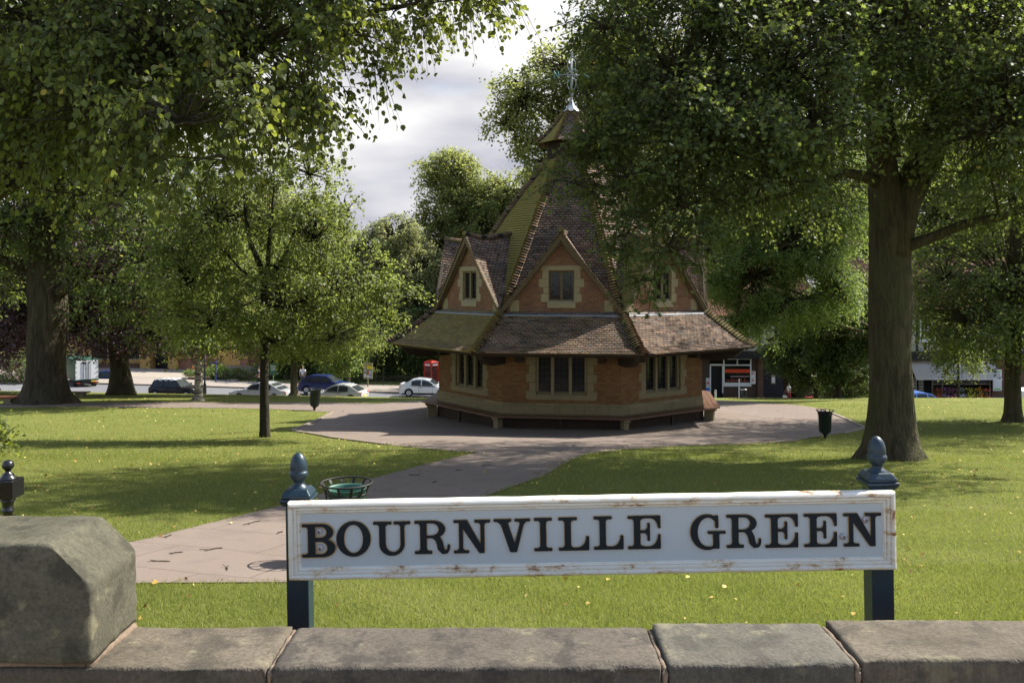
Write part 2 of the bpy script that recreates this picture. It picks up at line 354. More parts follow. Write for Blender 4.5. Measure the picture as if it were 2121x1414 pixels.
def _paving():
    b = NB('paving'); v = b.co('Object'); n1 = b.noise(v, .5, 5, .6); n2 = b.noise(v, 55, 4, .7); n3 = b.noise(v, 4, 4)
    vr = b.mapv(v, (1, 1, 1), (0, 0, .32))
    w = b.n('ShaderNodeVectorMath', {0: vr, 1: b.n('ShaderNodeVectorMath', {0: b.n('ShaderNodeTexNoise', {'Vector': v, 'Scale': .6, 'Detail': 2}).outputs['Color'], 1: (.25, .25, 0)}, operation='MULTIPLY').outputs[0]}, operation='ADD').outputs[0]
    br = b.n('ShaderNodeTexBrick', {'Vector': w, 'Color1': (.92, .92, .92, 1), 'Color2': (1.0, 1.0, 1.0, 1), 'Mortar': (.58, .54, .50, 1), 'Scale': 1, 'Mortar Size': .008, 'Brick Width': 1.5, 'Row Height': .95, 'Mortar Smooth': .1, 'Bias': -.2})
    br.offset = .37; br.squash = 1.4; br.squash_frequency = 3
    c = b.mix(n1, (.176, .138, .110), (.232, .185, .148)); c = b.mix(b.math('MULTIPLY', n2, .55), c, (.12, .09, .08)); c = b.mix(b.ramp(n3, (.5, 0), (.7, .4)), c, (.13, .105, .09)); c = b.mix(b.ramp(b.noise(v, 170, 2), (.6, 0), (.7, .5)), c, (.36, .31, .27)); c = b.mix(b.ramp(b.noise(v, 1.1, 3), (.55, 0), (.6, .22)), c, (.12, .10, .09))
    c = b.mix(1, c, br.outputs[0], 'MULTIPLY')
    return b.pbr(c, .9, 0, b.bump(b.math('SUBTRACT', n2, br.outputs['Fac']), .4, .01), .2)
M['paving'] = _paving()
def _lawn():
    b = NB('lawn'); v = b.co(); n1 = b.noise(v, .35, 5, .6); n2 = b.noise(v, 28, 5, .75); n3 = b.noise(v, 3, 5, .6); n4 = b.noise(b.mapv(v, (1, .5, 1)), 120, 3, .7)
    c = b.mix(b.ramp(n1, (.3, 0), (.7, 1)), (.135, .162, .032), (.215, .225, .06))
    c = b.mix(b.ramp(n3, (.5, 0), (.75, .6)), c, (.24, .22, .08)); c = b.mix(b.ramp(n2, (.32, .6), (.58, 0)), c, (.06, .085, .015))
    c = b.mix(b.ramp(n4, (.5, 0), (.7, .5)), c, (.26, .28, .08))
    return b.pbr(c, .95, 0, b.bump(b.math('ADD', n2, n4), .9, .05), .1)
M['lawn'] = _lawn()
M['grass_blade'] = leafmat('grass_blade', (.12, .155, .028), (.19, .22, .048), (.33, .31, .14), (.30, .35, .06), .4, .6, .2)
# ================================================================ ground
def in_poly(x, y, poly):
    x = np.asarray(x); y = np.asarray(y); r = np.zeros(x.shape, bool); n = len(poly)
    for i in range(n):
        x0, y0 = poly[i]; x1, y1 = poly[(i + 1) % n]
        c = ((y0 > y) != (y1 > y)); r ^= c & (x < (x1 - x0) * (y - y0) / ((y1 - y0) or 1e-9) + x0)
    return r
def gp(*pts): return [(lambda g: (g.x, g.y))(G(*p)) for p in pts]
def smooth_poly(pts, it=2):
    for _ in range(it):
        q = []
        for i in range(len(pts)):
            a = pts[i]; b = pts[(i + 1) % len(pts)]
            q += [(a[0] * .75 + b[0] * .25, a[1] * .75 + b[1] * .25), (a[0] * .25 + b[0] * .75, a[1] * .25 + b[1] * .75)]
        pts = q
    return pts
# paving outline, from the near path round the plaza and out along the far path
PAVE = gp((-700, 1420), (-200, 1215), (290, 1120), (440, 1083), (600, 1043), (700, 1012), (800, 983), (900, 957), (990, 937), (930, 934), (800, 921), (690, 907), (605, 892),
          (650, 874), (690, 854), (600, 849), (420, 845), (170, 842), (-150, 846), (-150, 838), (0, 836), (170, 835), (420, 833), (640, 833), (780, 836), (905, 829),
          (1180, 829), (1480, 829), (1560, 832), (1640, 838), (1700, 847), (1790, 886), (1745, 898), (1640, 915), (1500, 921), (1400, 925), (1300, 931), (1215, 941), (1180, 955), (1130, 985),
          (1010, 1026), (860, 1090), (640, 1207), (290, 1209), (-200, 1320))
ROAD = [(-150, 60.2), (60, 60.2), (90, 60.2), (90, 70.2), (10, 70.8), (-12, 71.3), (-26, 72.3), (-150, 74)]
FORE = [(-150, 74.2), (-26, 72.5), (-12, 71.5), (10, 71.0), (90, 70.4), (90, 76.4), (-24.5, 76.6), (-24.5, 84), (-34, 92), (-150, 92)]
def sheet():
    xs, ys, polys = [], [], []
    pts = []
    def addpoly(p, step):
        ids = []
        for i in range(len(p)):
            a = Vector(p[i]); b = Vector(p[(i + 1) % len(p)]); n = max(1, int((b - a).length / step))
            for k in range(n): ids.append(len(pts)); pts.append(a.lerp(b, k / n))
        return ids
    faces = [addpoly(PAVE, .6), addpoly(ROAD, 4), addpoly(FORE, 4)]
    def frange(a, b, s): return [a + s * i for i in range(int((b - a) / s) + 1)]
    for y in frange(2.3, 14, .55) + frange(14.3, 62, .9) + frange(63, 100, 2.5):
        w = 6 + y * .95
        for x in frange(-w, w, .7 if y < 62 else 3): pts.append(Vector((x + random.uniform(-.1, .1), y + random.uniform(-.05, .05))))
    for a in frange(-150, 150, 15):
        for y in (2.3, 20, 40, 58, 64, 76, 100, 140, 220, 420): pts.append(Vector((a + .01, y + .013)))
    for a in (-420, -280, 280, 420):
        for y in (2.3, 60, 150, 420): pts.append(Vector((a, y)))
    vs, es, fs, _, _, fo = delaunay_2d_cdt(pts, [], faces, 0, 1e-4)
    co = np.array([(v.x, v.y) for v in vs]); z = zg(co[:, 0], co[:, 1])
    sets = {0: [], 1: [], 2: [], 'g': []}
    for f, o in zip(fs, fo):
        c = co[f].mean(0); f = list(f)
        a, b, d = co[f[0]], co[f[1]], co[f[2]]
        if (b[0] - a[0]) * (d[1] - a[1]) - (b[1] - a[1]) * (d[0] - a[0]) < 0: f = f[::-1]
        sets['g'].append(f)
        for k, pl in enumerate((PAVE, ROAD, FORE)):
            if in_poly(np.array([c[0]]), np.array([c[1]]), pl)[0]: sets[k].append(f)
    def mk(name, fl, dz, m):
        used = sorted({i for f in fl for i in f}); mp_ = {i: k for k, i in enumerate(used)}
        me = bpy.data.meshes.new(name); me.from_pydata([(co[i, 0], co[i, 1], z[i] + dz) for i in used], [], [[mp_[i] for i in f] for f in fl])
        me.materials.append(m); me.polygons.foreach_set('use_smooth', [True] * len(me.polygons))
        o = link(bpy.data.objects.new(name, me)); tag(o, kind='structure'); return o
    mk('lawn', sets['g'], 0, M['lawn']); mk('path', sets[0], .012, M['paving'])
    mk('road', sets[1], .012, M['asphalt']); mk('far_pavement', sets[2], .11, M['pavement'])
sheet()
# pavement on the camera's side of the wall, kerb round the plaza tips
b = MB(); b.box(-40, 40, -14, 2.12, -1.75, -1.6); tag(b.build('pavement', M['pavement']), kind='structure')
b = MB(); b.box(-160, 160, -160, -14, -1.9, -1.72); tag(b.build('near_road', M['asphalt']), kind='structure')
def strip(pts, w, h, name, m, dz=0):
    b = MB(); pts = [Vector((x, y, Z(x, y) + dz)) for x, y in pts]
    q = []
    for i in range(len(pts) - 1):
        n = max(1, int((pts[i + 1] - pts[i]).length / .9))
        q += [pts[i].lerp(pts[i + 1], k / n) for k in range(n)]
    q.append(pts[-1])
    for i in range(len(q) - 1):
        a, c = q[i], q[i + 1]; a.z = Z(a.x, a.y) + dz; c.z = Z(c.x, c.y) + dz; d = (c - a) * .008
        b.bar(a + d, c - d, w, h)
    return tag(b.build(name, m, bevel=.006, seg=1), kind='structure')
strip(gp((800, 921), (690, 907), (605, 892), (650, 874), (690, 854)), .14, .07, 'path_edging', M['kerb'], .01)
strip(gp((1700, 847), (1745, 865), (1790, 886), (1745, 898)), .14, .07, 'path_edging', M['kerb'], .01)
strip([(-60, 72.72), (-26, 72.4), (-12, 71.4), (10, 70.9), (60, 70.6)], .14, .16, 'road_kerb', M['kerb'], .05)
strip([(-60, 59.9), (60, 59.9)], .14, .16, 'road_kerb', M['kerb'], .03)
b = MB()
for x in np.arange(-46, 30, 4.0):
    y = 66.6 + (x + 46) * -.012; b.quad(*[(xx, yy, Z(xx, yy) + .03) for xx, yy in ((x, y - .06), (x + 1.9, y - .06), (x + 1.9, y + .06), (x, y + .06))])
tag(b.build('road_marking', M['line']), kind='structure')
# ================================================================ foliage machinery
SHAPES = {
 'ovate': [(0, 0, 0), (.20, .38, .10), (.60, .40, .10), (1.05, 0, -.16), (.60, -.40, .10), (.20, -.38, .10)],
 'lobed': [(0, 0, 0), (.30, .10, 0), (.28, .36, 0), (.52, .16, 0), (.68, .38, -.03), (.80, .14, 0), (1, 0, -.08), (.80, -.14, 0), (.68, -.38, -.03), (.52, -.16, 0), (.28, -.36, 0), (.30, -.10, 0)],
 'kite': [(0, 0, 0), (.45, .36, .09), (1, 0, -.06), (.45, -.36, .09)],
 'long': [(0, 0, 0), (.5, .16, 0), (1, 0, -.1), (.5, -.16, 0)],
 'blade': [(0, .5, 0), (1, 0, 0), (0, -.5, 0)]}
def raw_mesh(name, V, k, N, m, parent=None, cv=None, smooth=False):
    me = bpy.data.meshes.new(name)
    me.vertices.add(len(V)); me.vertices.foreach_set('co', np.ascontiguousarray(V, 'f').ravel())
    me.loops.add(N * k); me.loops.foreach_set('vertex_index', np.arange(N * k, dtype='i'))
    me.polygons.add(N); me.polygons.foreach_set('loop_start', np.arange(N, dtype='i') * k)
    try: me.polygons.foreach_set('loop_total', np.full(N, k, 'i'))
    except Exception: pass
    me.update(calc_edges=True)
    if cv is not None:
        a = me.attributes.new('cv', 'FLOAT', 'FACE'); a.data.foreach_set('value', np.ascontiguousarray(cv, 'f'))
    me.materials.append(m); o = link(bpy.data.objects.new(name, me))
    if parent: o.parent = parent
    return o
def unit(a): return a / np.maximum(np.linalg.norm(a, axis=-1, keepdims=True), 1e-9)
def leaves(name, pos, nrm, dr, size, shape, cv, m, parent=None, aspect=1.0):
    T = np.array(SHAPES[shape]); k = len(T); dr = unit(dr); nrm = unit(nrm - dr * (nrm * dr).sum(-1, keepdims=True)); sd_ = np.cross(dr, nrm)
    s = size[:, None, None]
    V = pos[:, None] + s * (T[None, :, 0, None] * dr[:, None] + T[None, :, 1, None] * aspect * sd_[:, None] + T[None, :, 2, None] * nrm[:, None])
    return raw_mesh(name, V.reshape(-1, 3), k, len(pos), m, parent, cv)
def tubes(name, PL, R, m, parent=None, n=4):
    """PL (N,K,3) polylines, R (N,K) radii -> one mesh of thin tapered tubes"""
    N, K, _ = PL.shape; t = np.gradient(PL, axis=1); t = unit(t)
    ref = np.where(np.abs(t[..., 2:3]) > .9, np.array([1., 0, 0]), np.array([0, 0, 1.])); a = unit(np.cross(t, ref)); c = np.cross(t, a)
    ang = np.arange(n) * 2 * math.pi / n
    V = PL[:, :, None] + R[:, :, None, None] * (np.cos(ang)[:, None] * a[:, :, None] + np.sin(ang)[:, None] * c[:, :, None])   # N,K,n,3
    idx = np.arange(N * K * n).reshape(N, K, n); nx = np.roll(idx, -1, axis=2)
    Fq = np.stack([idx[:, :-1], nx[:, :-1], nx[:, 1:], idx[:, 1:]], -1).reshape(-1, 4)
    me = bpy.data.meshes.new(name); V = V.reshape(-1, 3); me.vertices.add(len(V)); me.vertices.foreach_set('co', np.ascontiguousarray(V, 'f').ravel())
    me.loops.add(Fq.size); me.loops.foreach_set('vertex_index', Fq.ravel().astype('i')); me.polygons.add(len(Fq)); me.polygons.foreach_set('loop_start', np.arange(len(Fq), dtype='i') * 4)
    try: me.polygons.foreach_set('loop_total', np.full(len(Fq), 4, 'i'))
    except Exception: pass
    me.update(calc_edges=True); me.polygons.foreach_set('use_smooth', [True] * len(Fq)); me.materials.append(m)
    o = link(bpy.data.objects.new(name, me))
    if parent: o.parent = parent
    return o
def blob_points(blobs, n, rng, shell=.45, gap=1.5):
    """points in a set of ellipsoids (cx,cy,cz,rx,ry,rz[,weight]); biased outward; returns positions, blob ids, outward directions"""
    B = np.array([list(b)[:6] for b in blobs]); w = np.array([(b[3] * b[4] * b[5]) ** (2 / 3) * (b[6] if len(b) > 6 else 1) for b in blobs]); w /= w.sum()
    ids = rng.choice(len(B), n, p=w); d = unit(rng.normal(size=(n, 3))); r = (shell ** 3 + (1 - shell ** 3) * rng.random(n)) ** (1 / 3)
    r = r * (1 + .22 * (np.sin(d[:, 0] * 5 + ids) * np.cos(d[:, 1] * 4 + ids * 2) + np.sin(d[:, 2] * 6 + ids * 3)) * .6)
    p = B[ids, :3] + d * r[:, None] * B[ids, 3:6]
    k = gap; q = p * k        # holes and boughs
    f = np.sin(q[:, 0] * 1.3 + np.sin(q[:, 1] * .9) * 1.5) * np.sin(q[:, 2] * 1.9 + np.sin(q[:, 0] * .7) * 1.6) + .5 * np.sin(q[:, 1] * 1.7 + q[:, 2] * 1.1) * np.sin(q[:, 0] * 2.3 - q[:, 2])
    keep_ = f > -.30 - .25 * rng.random(n)
    return p[keep_], ids[keep_], d[keep_]
def spray(centers, out, rng, shoots, L, nl, size, droop=.25, sag=.25, spread=.8, hang=.3, flat=.7, cvbase=None, cvvar=.22, jit=.04):
    """shoots of leaves growing from every centre"""
    Mn = len(centers); S = shoots; c = np.repeat(centers, S, 0); o = np.repeat(out, S, 0)
    d = unit(o + rng.normal(size=o.shape) * spread + np.array([0, 0, -droop])); ln = L * rng.uniform(.55, 1.25, len(c))
    s = (np.arange(nl) + .6) / nl
    pos = c[:, None] + d[:, None] * (ln[:, None] * s)[..., None] + np.array([0, 0, -1.]) * (sag * ln[:, None] * s ** 2)[..., None]
    side = unit(np.cross(d, rng.normal(size=d.shape) * .5 + np.array([0, 0, 1.])))[:, None] * np.where(np.arange(nl) % 2, 1, -1)[None, :, None]
    pos = pos + side * size * .25 + rng.normal(size=pos.shape) * jit
    dr = d[:, None] * .6 + side * .75 + np.array([0, 0, -hang]) + rng.normal(size=pos.shape) * .35
    nr = np.array([0, 0, flat]) + o[:, None] * .35 + rng.normal(size=pos.shape) * .55
    cb = np.full(Mn, .45) if cvbase is None else cvbase
    cv = np.clip(np.repeat(np.repeat(cb, S), nl) + rng.normal(size=len(c) * nl) * cvvar, 0, 1)
    yl = rng.random(len(cv)) < .006; cv = np.where(yl, 1, np.minimum(cv, .93))
    sz = size * rng.uniform(.5, 1.3, len(cv))
    ends = c + d * ln[:, None] + np.array([0, 0, -1.]) * (sag * ln)[:, None]; mid = c + d * (ln * .5)[:, None] + np.array([0, 0, -1.]) * (sag * ln * .25)[:, None]
    return pos.reshape(-1, 3), nr.reshape(-1, 3), dr.reshape(-1, 3), sz, cv, np.stack([c, mid, ends], 1)
def bez(a, b, c, n=7):
    return [a * (1 - t) ** 2 + b * 2 * t * (1 - t) + c * t * t for t in [i / (n - 1) for i in range(n)]]
def trunk_mesh(b, pts, rad, n=18, flare=1.6, seed=0, lump=.06):
    """trunk as a lumpy tapered tube with root flare"""
    pts = [Vector(p) for p in pts]; vs = []; fs = []; H = (pts[-1] - pts[0]).length
    P2 = []; R2 = []
    for i in range(len(pts) - 1):
        for k in range(6):
            t = k / 6; P2.append(pts[i].lerp(pts[i + 1], t)); R2.append(rad[i] * (1 - t) + rad[i + 1] * t)
    P2.append(pts[-1]); R2.append(rad[-1])
    z0 = pts[0].z
    for i, (p, r) in enumerate(zip(P2, R2)):
        h = p.z - z0; fl = 1 + (flare - 1) * math.exp(-h / (rad[0] * .62))
        for k in range(n):
            a = 2 * math.pi * k / n
            lobe = 1 + (fl - 1) * (.75 + .5 * math.sin(a * 3 + seed) + .35 * math.sin(a * 5 + seed * 2))
            q = noise.noise(Vector((math.cos(a) * 1.5, math.sin(a) * 1.5, h * .5 + seed * 7)))
            rr = r * lobe * (1 + q * lump * 2.5)
            vs.append((p.x + rr * math.cos(a), p.y + rr * math.sin(a), p.z))
    m = len(P2)
    for i in range(m - 1):
        for k in range(n):
            j = (k + 1) % n; fs.append((i * n + k, i * n + j, (i + 1) * n + j, (i + 1) * n + k))
    fs.append([(m - 1) * n + k for k in range(n)])
    b.add(vs, fs)
def tree(name, label, cat, base, trunk, rad, blobs, seed, nclu, shoots, L, nl, size, shape, lm, bm, limbs=True, twigs=True, flare=1.6, droop=.25, sag=.25, spread=.8,
         hang=.3, flat=.7, shell=.45, extra=None, group=None, limbr=.35, attach=None, aspect=1., n=18, gap=1.5, twr=.012, cvv=.17, keep=None, minlimb=.03):
    """base (x,y); trunk: list of points relative to the base; blobs in world space"""
    rng = np.random.default_rng(seed); bx, by = base; bz = Z(bx, by) - .05
    root = empty(name, (bx, by, bz), 0, label, cat, group); inv = np.array([bx, by, bz])
    tp = [Vector(p) for p in trunk]; b = MB(); trunk_mesh(b, tp, rad, n, flare, seed)
    c, ids, out = blob_points(blobs, nclu, rng, shell, gap)
    if keep is not None:
        k = keep(c); c, ids, out = c[k], ids[k], out[k]
    k = c[:, 2] > zg(c[:, 0], c[:, 1]) + 1.2; c, ids, out = c[k], ids[k], out[k]
    hubs = []
    top = tp[-1]
    for i, bl in enumerate(blobs):
        hc = Vector(bl[:3]) - Vector(inv); hc.z -= bl[5] * .25; hubs.append(hc)
        if limbs:
            # join at a trunk height below the hub
            hz = min(top.z, max(tp[0].z + (top.z * .45), hc.z - (Vector((hc.x, hc.y, 0)).length) * .55)) if attach is None else attach
            for j in range(len(tp) - 1):
                if tp[j].z <= hz <= tp[j + 1].z: q = (hz - tp[j].z) / max(1e-6, tp[j + 1].z - tp[j].z); A = tp[j].lerp(tp[j + 1], q); ra = rad[j] * (1 - q) + rad[j + 1] * q; break
            else: A = top.copy(); ra = rad[-1]
            if extra:
                cand = [(Vector(p), r_) for e in extra for p, r_ in zip(e[0][1:], e[1][1:])] + [(p, r_) for p, r_ in zip(tp[-2:], rad[-2:])]
                A, ra = min(cand, key=lambda c_: (c_[0] - hc).length + max(0, c_[0].z - hc.z) * 1.5)
            mid = A.lerp(hc, .5) + Vector((0, 0, (hc - A).length * .10)); mid += Vector([rng.normal() * .05 * (hc - A).length for _ in range(3)])
            r0 = min(ra * .7, max(minlimb, limbr * ra * (.5 + (bl[3] + bl[5]) / 6))); r0 = min(r0, .09) if extra else r0; r0 *= 1 if bl[3] > 1 else bl[3] * .7 + .1; pts = bez(A, mid, hc, 8)
            b.tube(pts, [r0 * (1 - .8 * t / 7) for t in range(8)], 8)
    for e in (extra or []): b.tube([Vector(p) for p in e[0]], e[1], 10)
    b.build('trunk', bm, root, smooth=True)
    hubs = np.array([list(h) for h in hubs]); cl = c - inv
    # branches from hub to cluster
    if twigs:
        A = hubs[ids]; far = cl; kk = np.linspace(0, 1, 5)[None, :, None]
        bend = rng.normal(size=A.shape) * .12 * np.linalg.norm(far - A, axis=1, keepdims=True) + np.array([0, 0, .12]) * np.linalg.norm(far - A, axis=1, keepdims=True)
        PL = A[:, None] * (1 - kk) + far[:, None] * kk + bend[:, None] * (4 * kk * (1 - kk))
        pick = rng.random(len(PL)) < (1 if len(PL) < 900 else .7)
        PL = PL[pick]; R = np.linspace(1, .35, 5)[None] * (twr * (1.2 + 1.6 * rng.random(len(PL)))[:, None])
        tubes('branch', PL, R, bm, root, 4)
    light = .45 + .5 * (rng.random(len(cl)) - .5) * .8
    pos, nr, dr, sz, cv, sh = spray(cl, out, rng, shoots, L, nl, size, droop, sag, spread, hang, flat, light, cvv)
    if twigs == 2: tubes('twig', sh, np.broadcast_to(np.array([.007, .005, .002]), sh.shape[:2]).copy(), bm, root, 3)
    leaves('crown', pos, nr, dr, sz, shape, cv, lm, root, aspect)
    return root
def pb(px, py, d, rx, ry, rz, w=1):
    """blob placed by the pixel its centre shows at and its distance; radii in metres"""
    p = P(px, py, d); return (p.x, p.y, p.z, rx, ry, rz, w)
# ================================================================ trees
# big lime at the left, its trunk just outside the frame, boughs hanging in at the top left
lx, ly = -12.75, 20.2
LIME = [pb(110, 40, 13.5, 2.3, 2, 1.5), pb(330, 90, 12.5, 1.9, 1.8, 1.2), pb(510, 60, 13, 1.8, 1.6, 1.1), pb(190, 210, 12, 1.3, 1.3, .8), pb(380, 230, 11, 1.1, 1.1, .62), pb(540, 170, 12, .95, 1.1, .7),
        pb(60, 330, 14, 1.0, 1.3, .6, .6), pb(300, 330, 11, .8, .8, .35, .6), pb(470, 320, 11, .6, .8, .3, .6), pb(590, 220, 12, .4, .6, .35, .5), pb(640, 130, 12, .5, .6, .55, .8), pb(720, 60, 12.5, .8, .8, .42, .7), pb(775, 120, 12.5, .35, .5, .3, .3), pb(800, 150, 12.5, .12, .3, .2, .12),
        pb(840, 0, 13.5, 1.2, 1, .40, .8), pb(950, -10, 14, .7, .7, .30, .35), pb(700, -80, 14, 2.5, 2, 1.0), pb(300, -120, 14, 4.2, 3, 1.6), pb(860, 90, 12.5, .22, .3, .3, .12), pb(20, 180, 14, 1.5, 1.5, 1.5),
        (-9, 15, 8.5, 5, 4, 3, .7), (-4, 16.5, 9.8, 5, 4, 2.6, .9), (1, 16, 11.0, 4, 4, 2.2, .8), (-14, 18, 6.5, 4, 4, 4, .6), (-12.5, 15, 2.5, 2.2, 2.2, 2.2, .5)]
tree('lime_tree', 'large lime tree at the left edge whose big leafy boughs hang across the top left', 'tree', (lx, ly), [(0, 0, 0), (-.35, 0, 1.6), (-.5, 0, 3.2), (-.1, -.2, 6), (.6, -.6, 9), (1.2, -1, 12)], [.55, .44, .40, .34, .26, .15],
     LIME, 3, 3400, 5, .62, 9, .086, 'ovate', M['lime_leaf'], M['bark'], twigs=2, droop=.7, sag=.5, hang=.75, flat=.35, spread=.6, shell=.3, aspect=1.05, limbr=.4, cvv=.2, gap=2.0)
# big oak at the right
ox, oy = P(1846, 945, 19.8).x, 19.8
OAK = [pb(1400, 130, 17, 1.9, 2, 1.9), pb(1450, 250, 16.5, 2.0, 2.2, 1.6), pb(1620, 120, 17, 2.2, 2.4, 2.0), pb(1840, 20, 17.5, 2.4, 2.5, 1.7), pb(2080, 200, 18, 2.2, 2.5, 2.2), pb(1310, 350, 16, 1.0, 1.2, .6, .9),
       pb(1420, 410, 16, .95, 1.2, .62, .9), pb(1580, 360, 16.5, 1.4, 1.4, .75), pb(1680, 240, 16.5, 1.3, 1.6, .8), pb(1385, 505, 15.5, .75, .7, .5, 1.1), pb(1360, 580, 15.4, .42, .4, .26, .8), pb(1290, 480, 15.5, .42, .5, .3, .7), pb(1275, 215, 16.5, .55, .8, .8, .8), pb(1235, 280, 16.3, .45, .6, .45, .8), pb(1195, 375, 16, .55, .5, .26, .8), pb(1150, 405, 16, .3, .4, .12, .4), pb(1222, 180, 16.5, .3, .5, .4, .5), pb(1310, 440, 15.6, .6, .6, .42, .6),
       pb(2020, 260, 17.5, 1.2, 1.6, .8), pb(2100, 400, 18, .8, 1.1, .6, .8), pb(1420, -60, 18, 2.2, 2.2, 1.0), pb(1980, -60, 20, 3.5, 3.5, 2.5), (8.5, 22, 8.5, 5.5, 5, 3.2, .8), (4.5, 20, 7.5, 3.5, 4, 2.5, .8), (12.5, 21, 5.5, 3.5, 4, 3, .8), (8.5, 26, 4.5, 5, 3.2, 3, .6),
       pb(1255, 40, 16.8, .7, 1, .7, .7)]
def rel(px, py, d): p = P(px, py, d); return Vector((p.x - ox, p.y - oy, p.z - (Z(ox, oy) - .05)))
ot = [Vector((0, 0, 0)), rel(1846, 760, 19.8), rel(1845, 600, 19.8), rel(1836, 440, 19.8), rel(1822, 300, 19.7)]
OX = [([rel(1846, 530, 19.8), rel(1864, 450, 19.8), rel(1888, 370, 19.7), rel(1925, 290, 19.9), rel(1985, 120, 20), rel(2090, 0, 20.5), rel(2190, -120, 21)], [.42, .36, .30, .26, .2, .15, .1]),
      ([rel(1832, 330, 19.7), rel(1815, 200, 19.6), rel(1770, 60, 19.4), rel(1720, -80, 19)], [.36, .27, .2, .12]),
      ([rel(1850, 520, 19.8), rel(1885, 508, 19.6), rel(1930, 492, 19.3), rel(1995, 465, 19), rel(2070, 450, 18.6), rel(2180, 420, 18.2)], [.17, .14, .115, .105, .09, .07]),
      ([rel(1868, 470, 20.0), rel(1905, 400, 20.2), rel(1940, 330, 20.6), rel(1975, 250, 21)], [.16, .15, .12, .09]),
      ([rel(1822, 380, 19.7), rel(1790, 365, 19.3), rel(1745, 358, 18.8), rel(1700, 388, 18.2), rel(1640, 398, 17.6), rel(1560, 420, 17)], [.16, .12, .10, .085, .07, .04])]
tree('oak_tree', 'large dark oak tree with forked trunk and spreading crown right of the rest house', 'tree', (ox, oy), [tuple(p) for p in ot], [.56, .47, .46, .36, .30], OAK, 5, 4700, 5, .62, 8, .115, 'lobed',
     M['oak_leaf'], M['bark'], flare=1.55, droop=.2, sag=.25, spread=.9, hang=.25, flat=.6, shell=.4, extra=OX, n=26, twigs=2, limbr=.28, cvv=.2)
# young lime on the left lawn
g = G(548, 905); yx, yy = g.x, g.y
def yr(px, py): p = P(px, py, yy); return (p.x - yx, 0.0, p.z - Z(yx, yy) + .05)
YB = [pb(640, 350, yy, 1.0, 1.2, .7, .9), pb(560, 450, yy + 1.2, 2.2, 1.2, 1.3, .55), pb(450, 430, yy, 1.8, 1.6, 1.5), pb(390, 560, yy, 1.5, 1.6, 1.4), pb(650, 480, yy, 1.2, 1.5, 1.1), pb(700, 590, yy - .5, 1.7, 1.4, .62), pb(800, 620, yy - .4, 1.2, 1.0, .42),
      pb(760, 545, yy, .65, .8, .55, .6), pb(590, 620, yy - .8, 1.7, 1.3, .9), pb(440, 660, yy - .6, 1.5, 1.3, .8), pb(690, 690, yy - .5, 1.25, 1.1, .55, .9), pb(560, 700, yy - 1, 1.1, .9, .5, .8), pb(690, 310, yy, .35, .5, .3, .5), pb(600, 300, yy, .7, .8, .4, .6), pb(720, 430, yy, .5, .6, .4, .6), pb(500, 340, yy, 1.6, 1.4, .9), pb(845, 650, yy - .4, .45, .5, .25, .35)]
YX = [([yr(548, 575), yr(535, 540), yr(517, 500), yr(508, 440), yr(505, 400)], [.10, .085, .07, .05, .03]), ([yr(552, 580), yr(558, 500), yr(563, 450), yr(568, 380)], [.08, .065, .05, .025]),
      ([yr(552, 575), yr(575, 555), yr(595, 520), yr(612, 475)], [.08, .07, .055, .03]), ([yr(550, 608), yr(600, 605), yr(680, 612), yr(760, 618)], [.05, .045, .035, .02]), ([yr(556, 550), yr(600, 553), yr(660, 572), yr(720, 565)], [.045, .035, .028, .02]),
      ([yr(530, 580), yr(500, 560), yr(470, 525), yr(440, 505)], [.05, .045, .035, .02])]
tree('young_lime_tree', 'young lime tree with slim dark trunk on the lawn left of the rest house', 'tree', (yx, yy), [(0, 0, 0), (-.02, 0, 1.5), (0, 0, 3), yr(548, 580)], [.155, .125, .12, .115], YB, 8, 1500, 5, .50, 8, .078, 'ovate', M['young_leaf'], M['bark_young'],
     limbs=False, flare=1.25, droop=.15, sag=.25, hang=.35, flat=.6, extra=YX, twigs=True, shell=.3, twr=.008, gap=2.4)
# old oak at the left
g = G(92, 836); bx, by = g.x, g.y
def br_(px, py, d=None): p = P(px, py, d or by); return (p.x - bx, p.y - by, p.z - Z(bx, by) + .05)
BB = [pb(60, 330, by, 7, 5, 4), pb(270, 360, by - 2, 4.5, 4, 3.2), pb(300, 520, by - 2, 4.0, 3.2, 2.4), pb(240, 620, by - 1, 2.6, 2.4, 1.3, .8), pb(20, 450, by - 2, 3, 3, 1.6), pb(370, 640, by - 1, 2.6, 2.4, 1.3), pb(-120, 400, by, 5, 4, 5), pb(-60, 600, by, 2.2, 3, 1.4, .6), pb(60, 150, by, 7, 6, 5), pb(330, 180, by, 5, 4, 4), pb(330, 700, by, 1.7, 1.6, .5, .6)]
BX = [([br_(75, 560), br_(40, 548, by - .5), br_(0, 538, by - 1), br_(-60, 520, by - 1.5)], [.36, .3, .24, .16]), ([br_(105, 620), br_(130, 600, by - .4), br_(150, 590, by - .7), br_(157, 578, by - .8)], [.36, .3, .28, .26]),
      ([br_(95, 480), br_(130, 420, by - .3), br_(190, 340, by - 1), br_(250, 260, by - 1.5)], [.55, .42, .3, .2])]
tree('old_oak_tree', 'massive old oak tree with stubby cut limb at the left beside the stone benches', 'tree', (bx, by), [(0, 0, 0), br_(96, 760), br_(98, 650), br_(97, 540), br_(100, 430), br_(105, 300)], [1.02, .92, .9, .86, .72, .4], BB, 12, 2900, 4, 1.0, 7, .20, 'kite', M['oak_leaf'], M['bark_oak'],
     flare=1.5, extra=BX, n=28, twr=.02, limbr=.3)
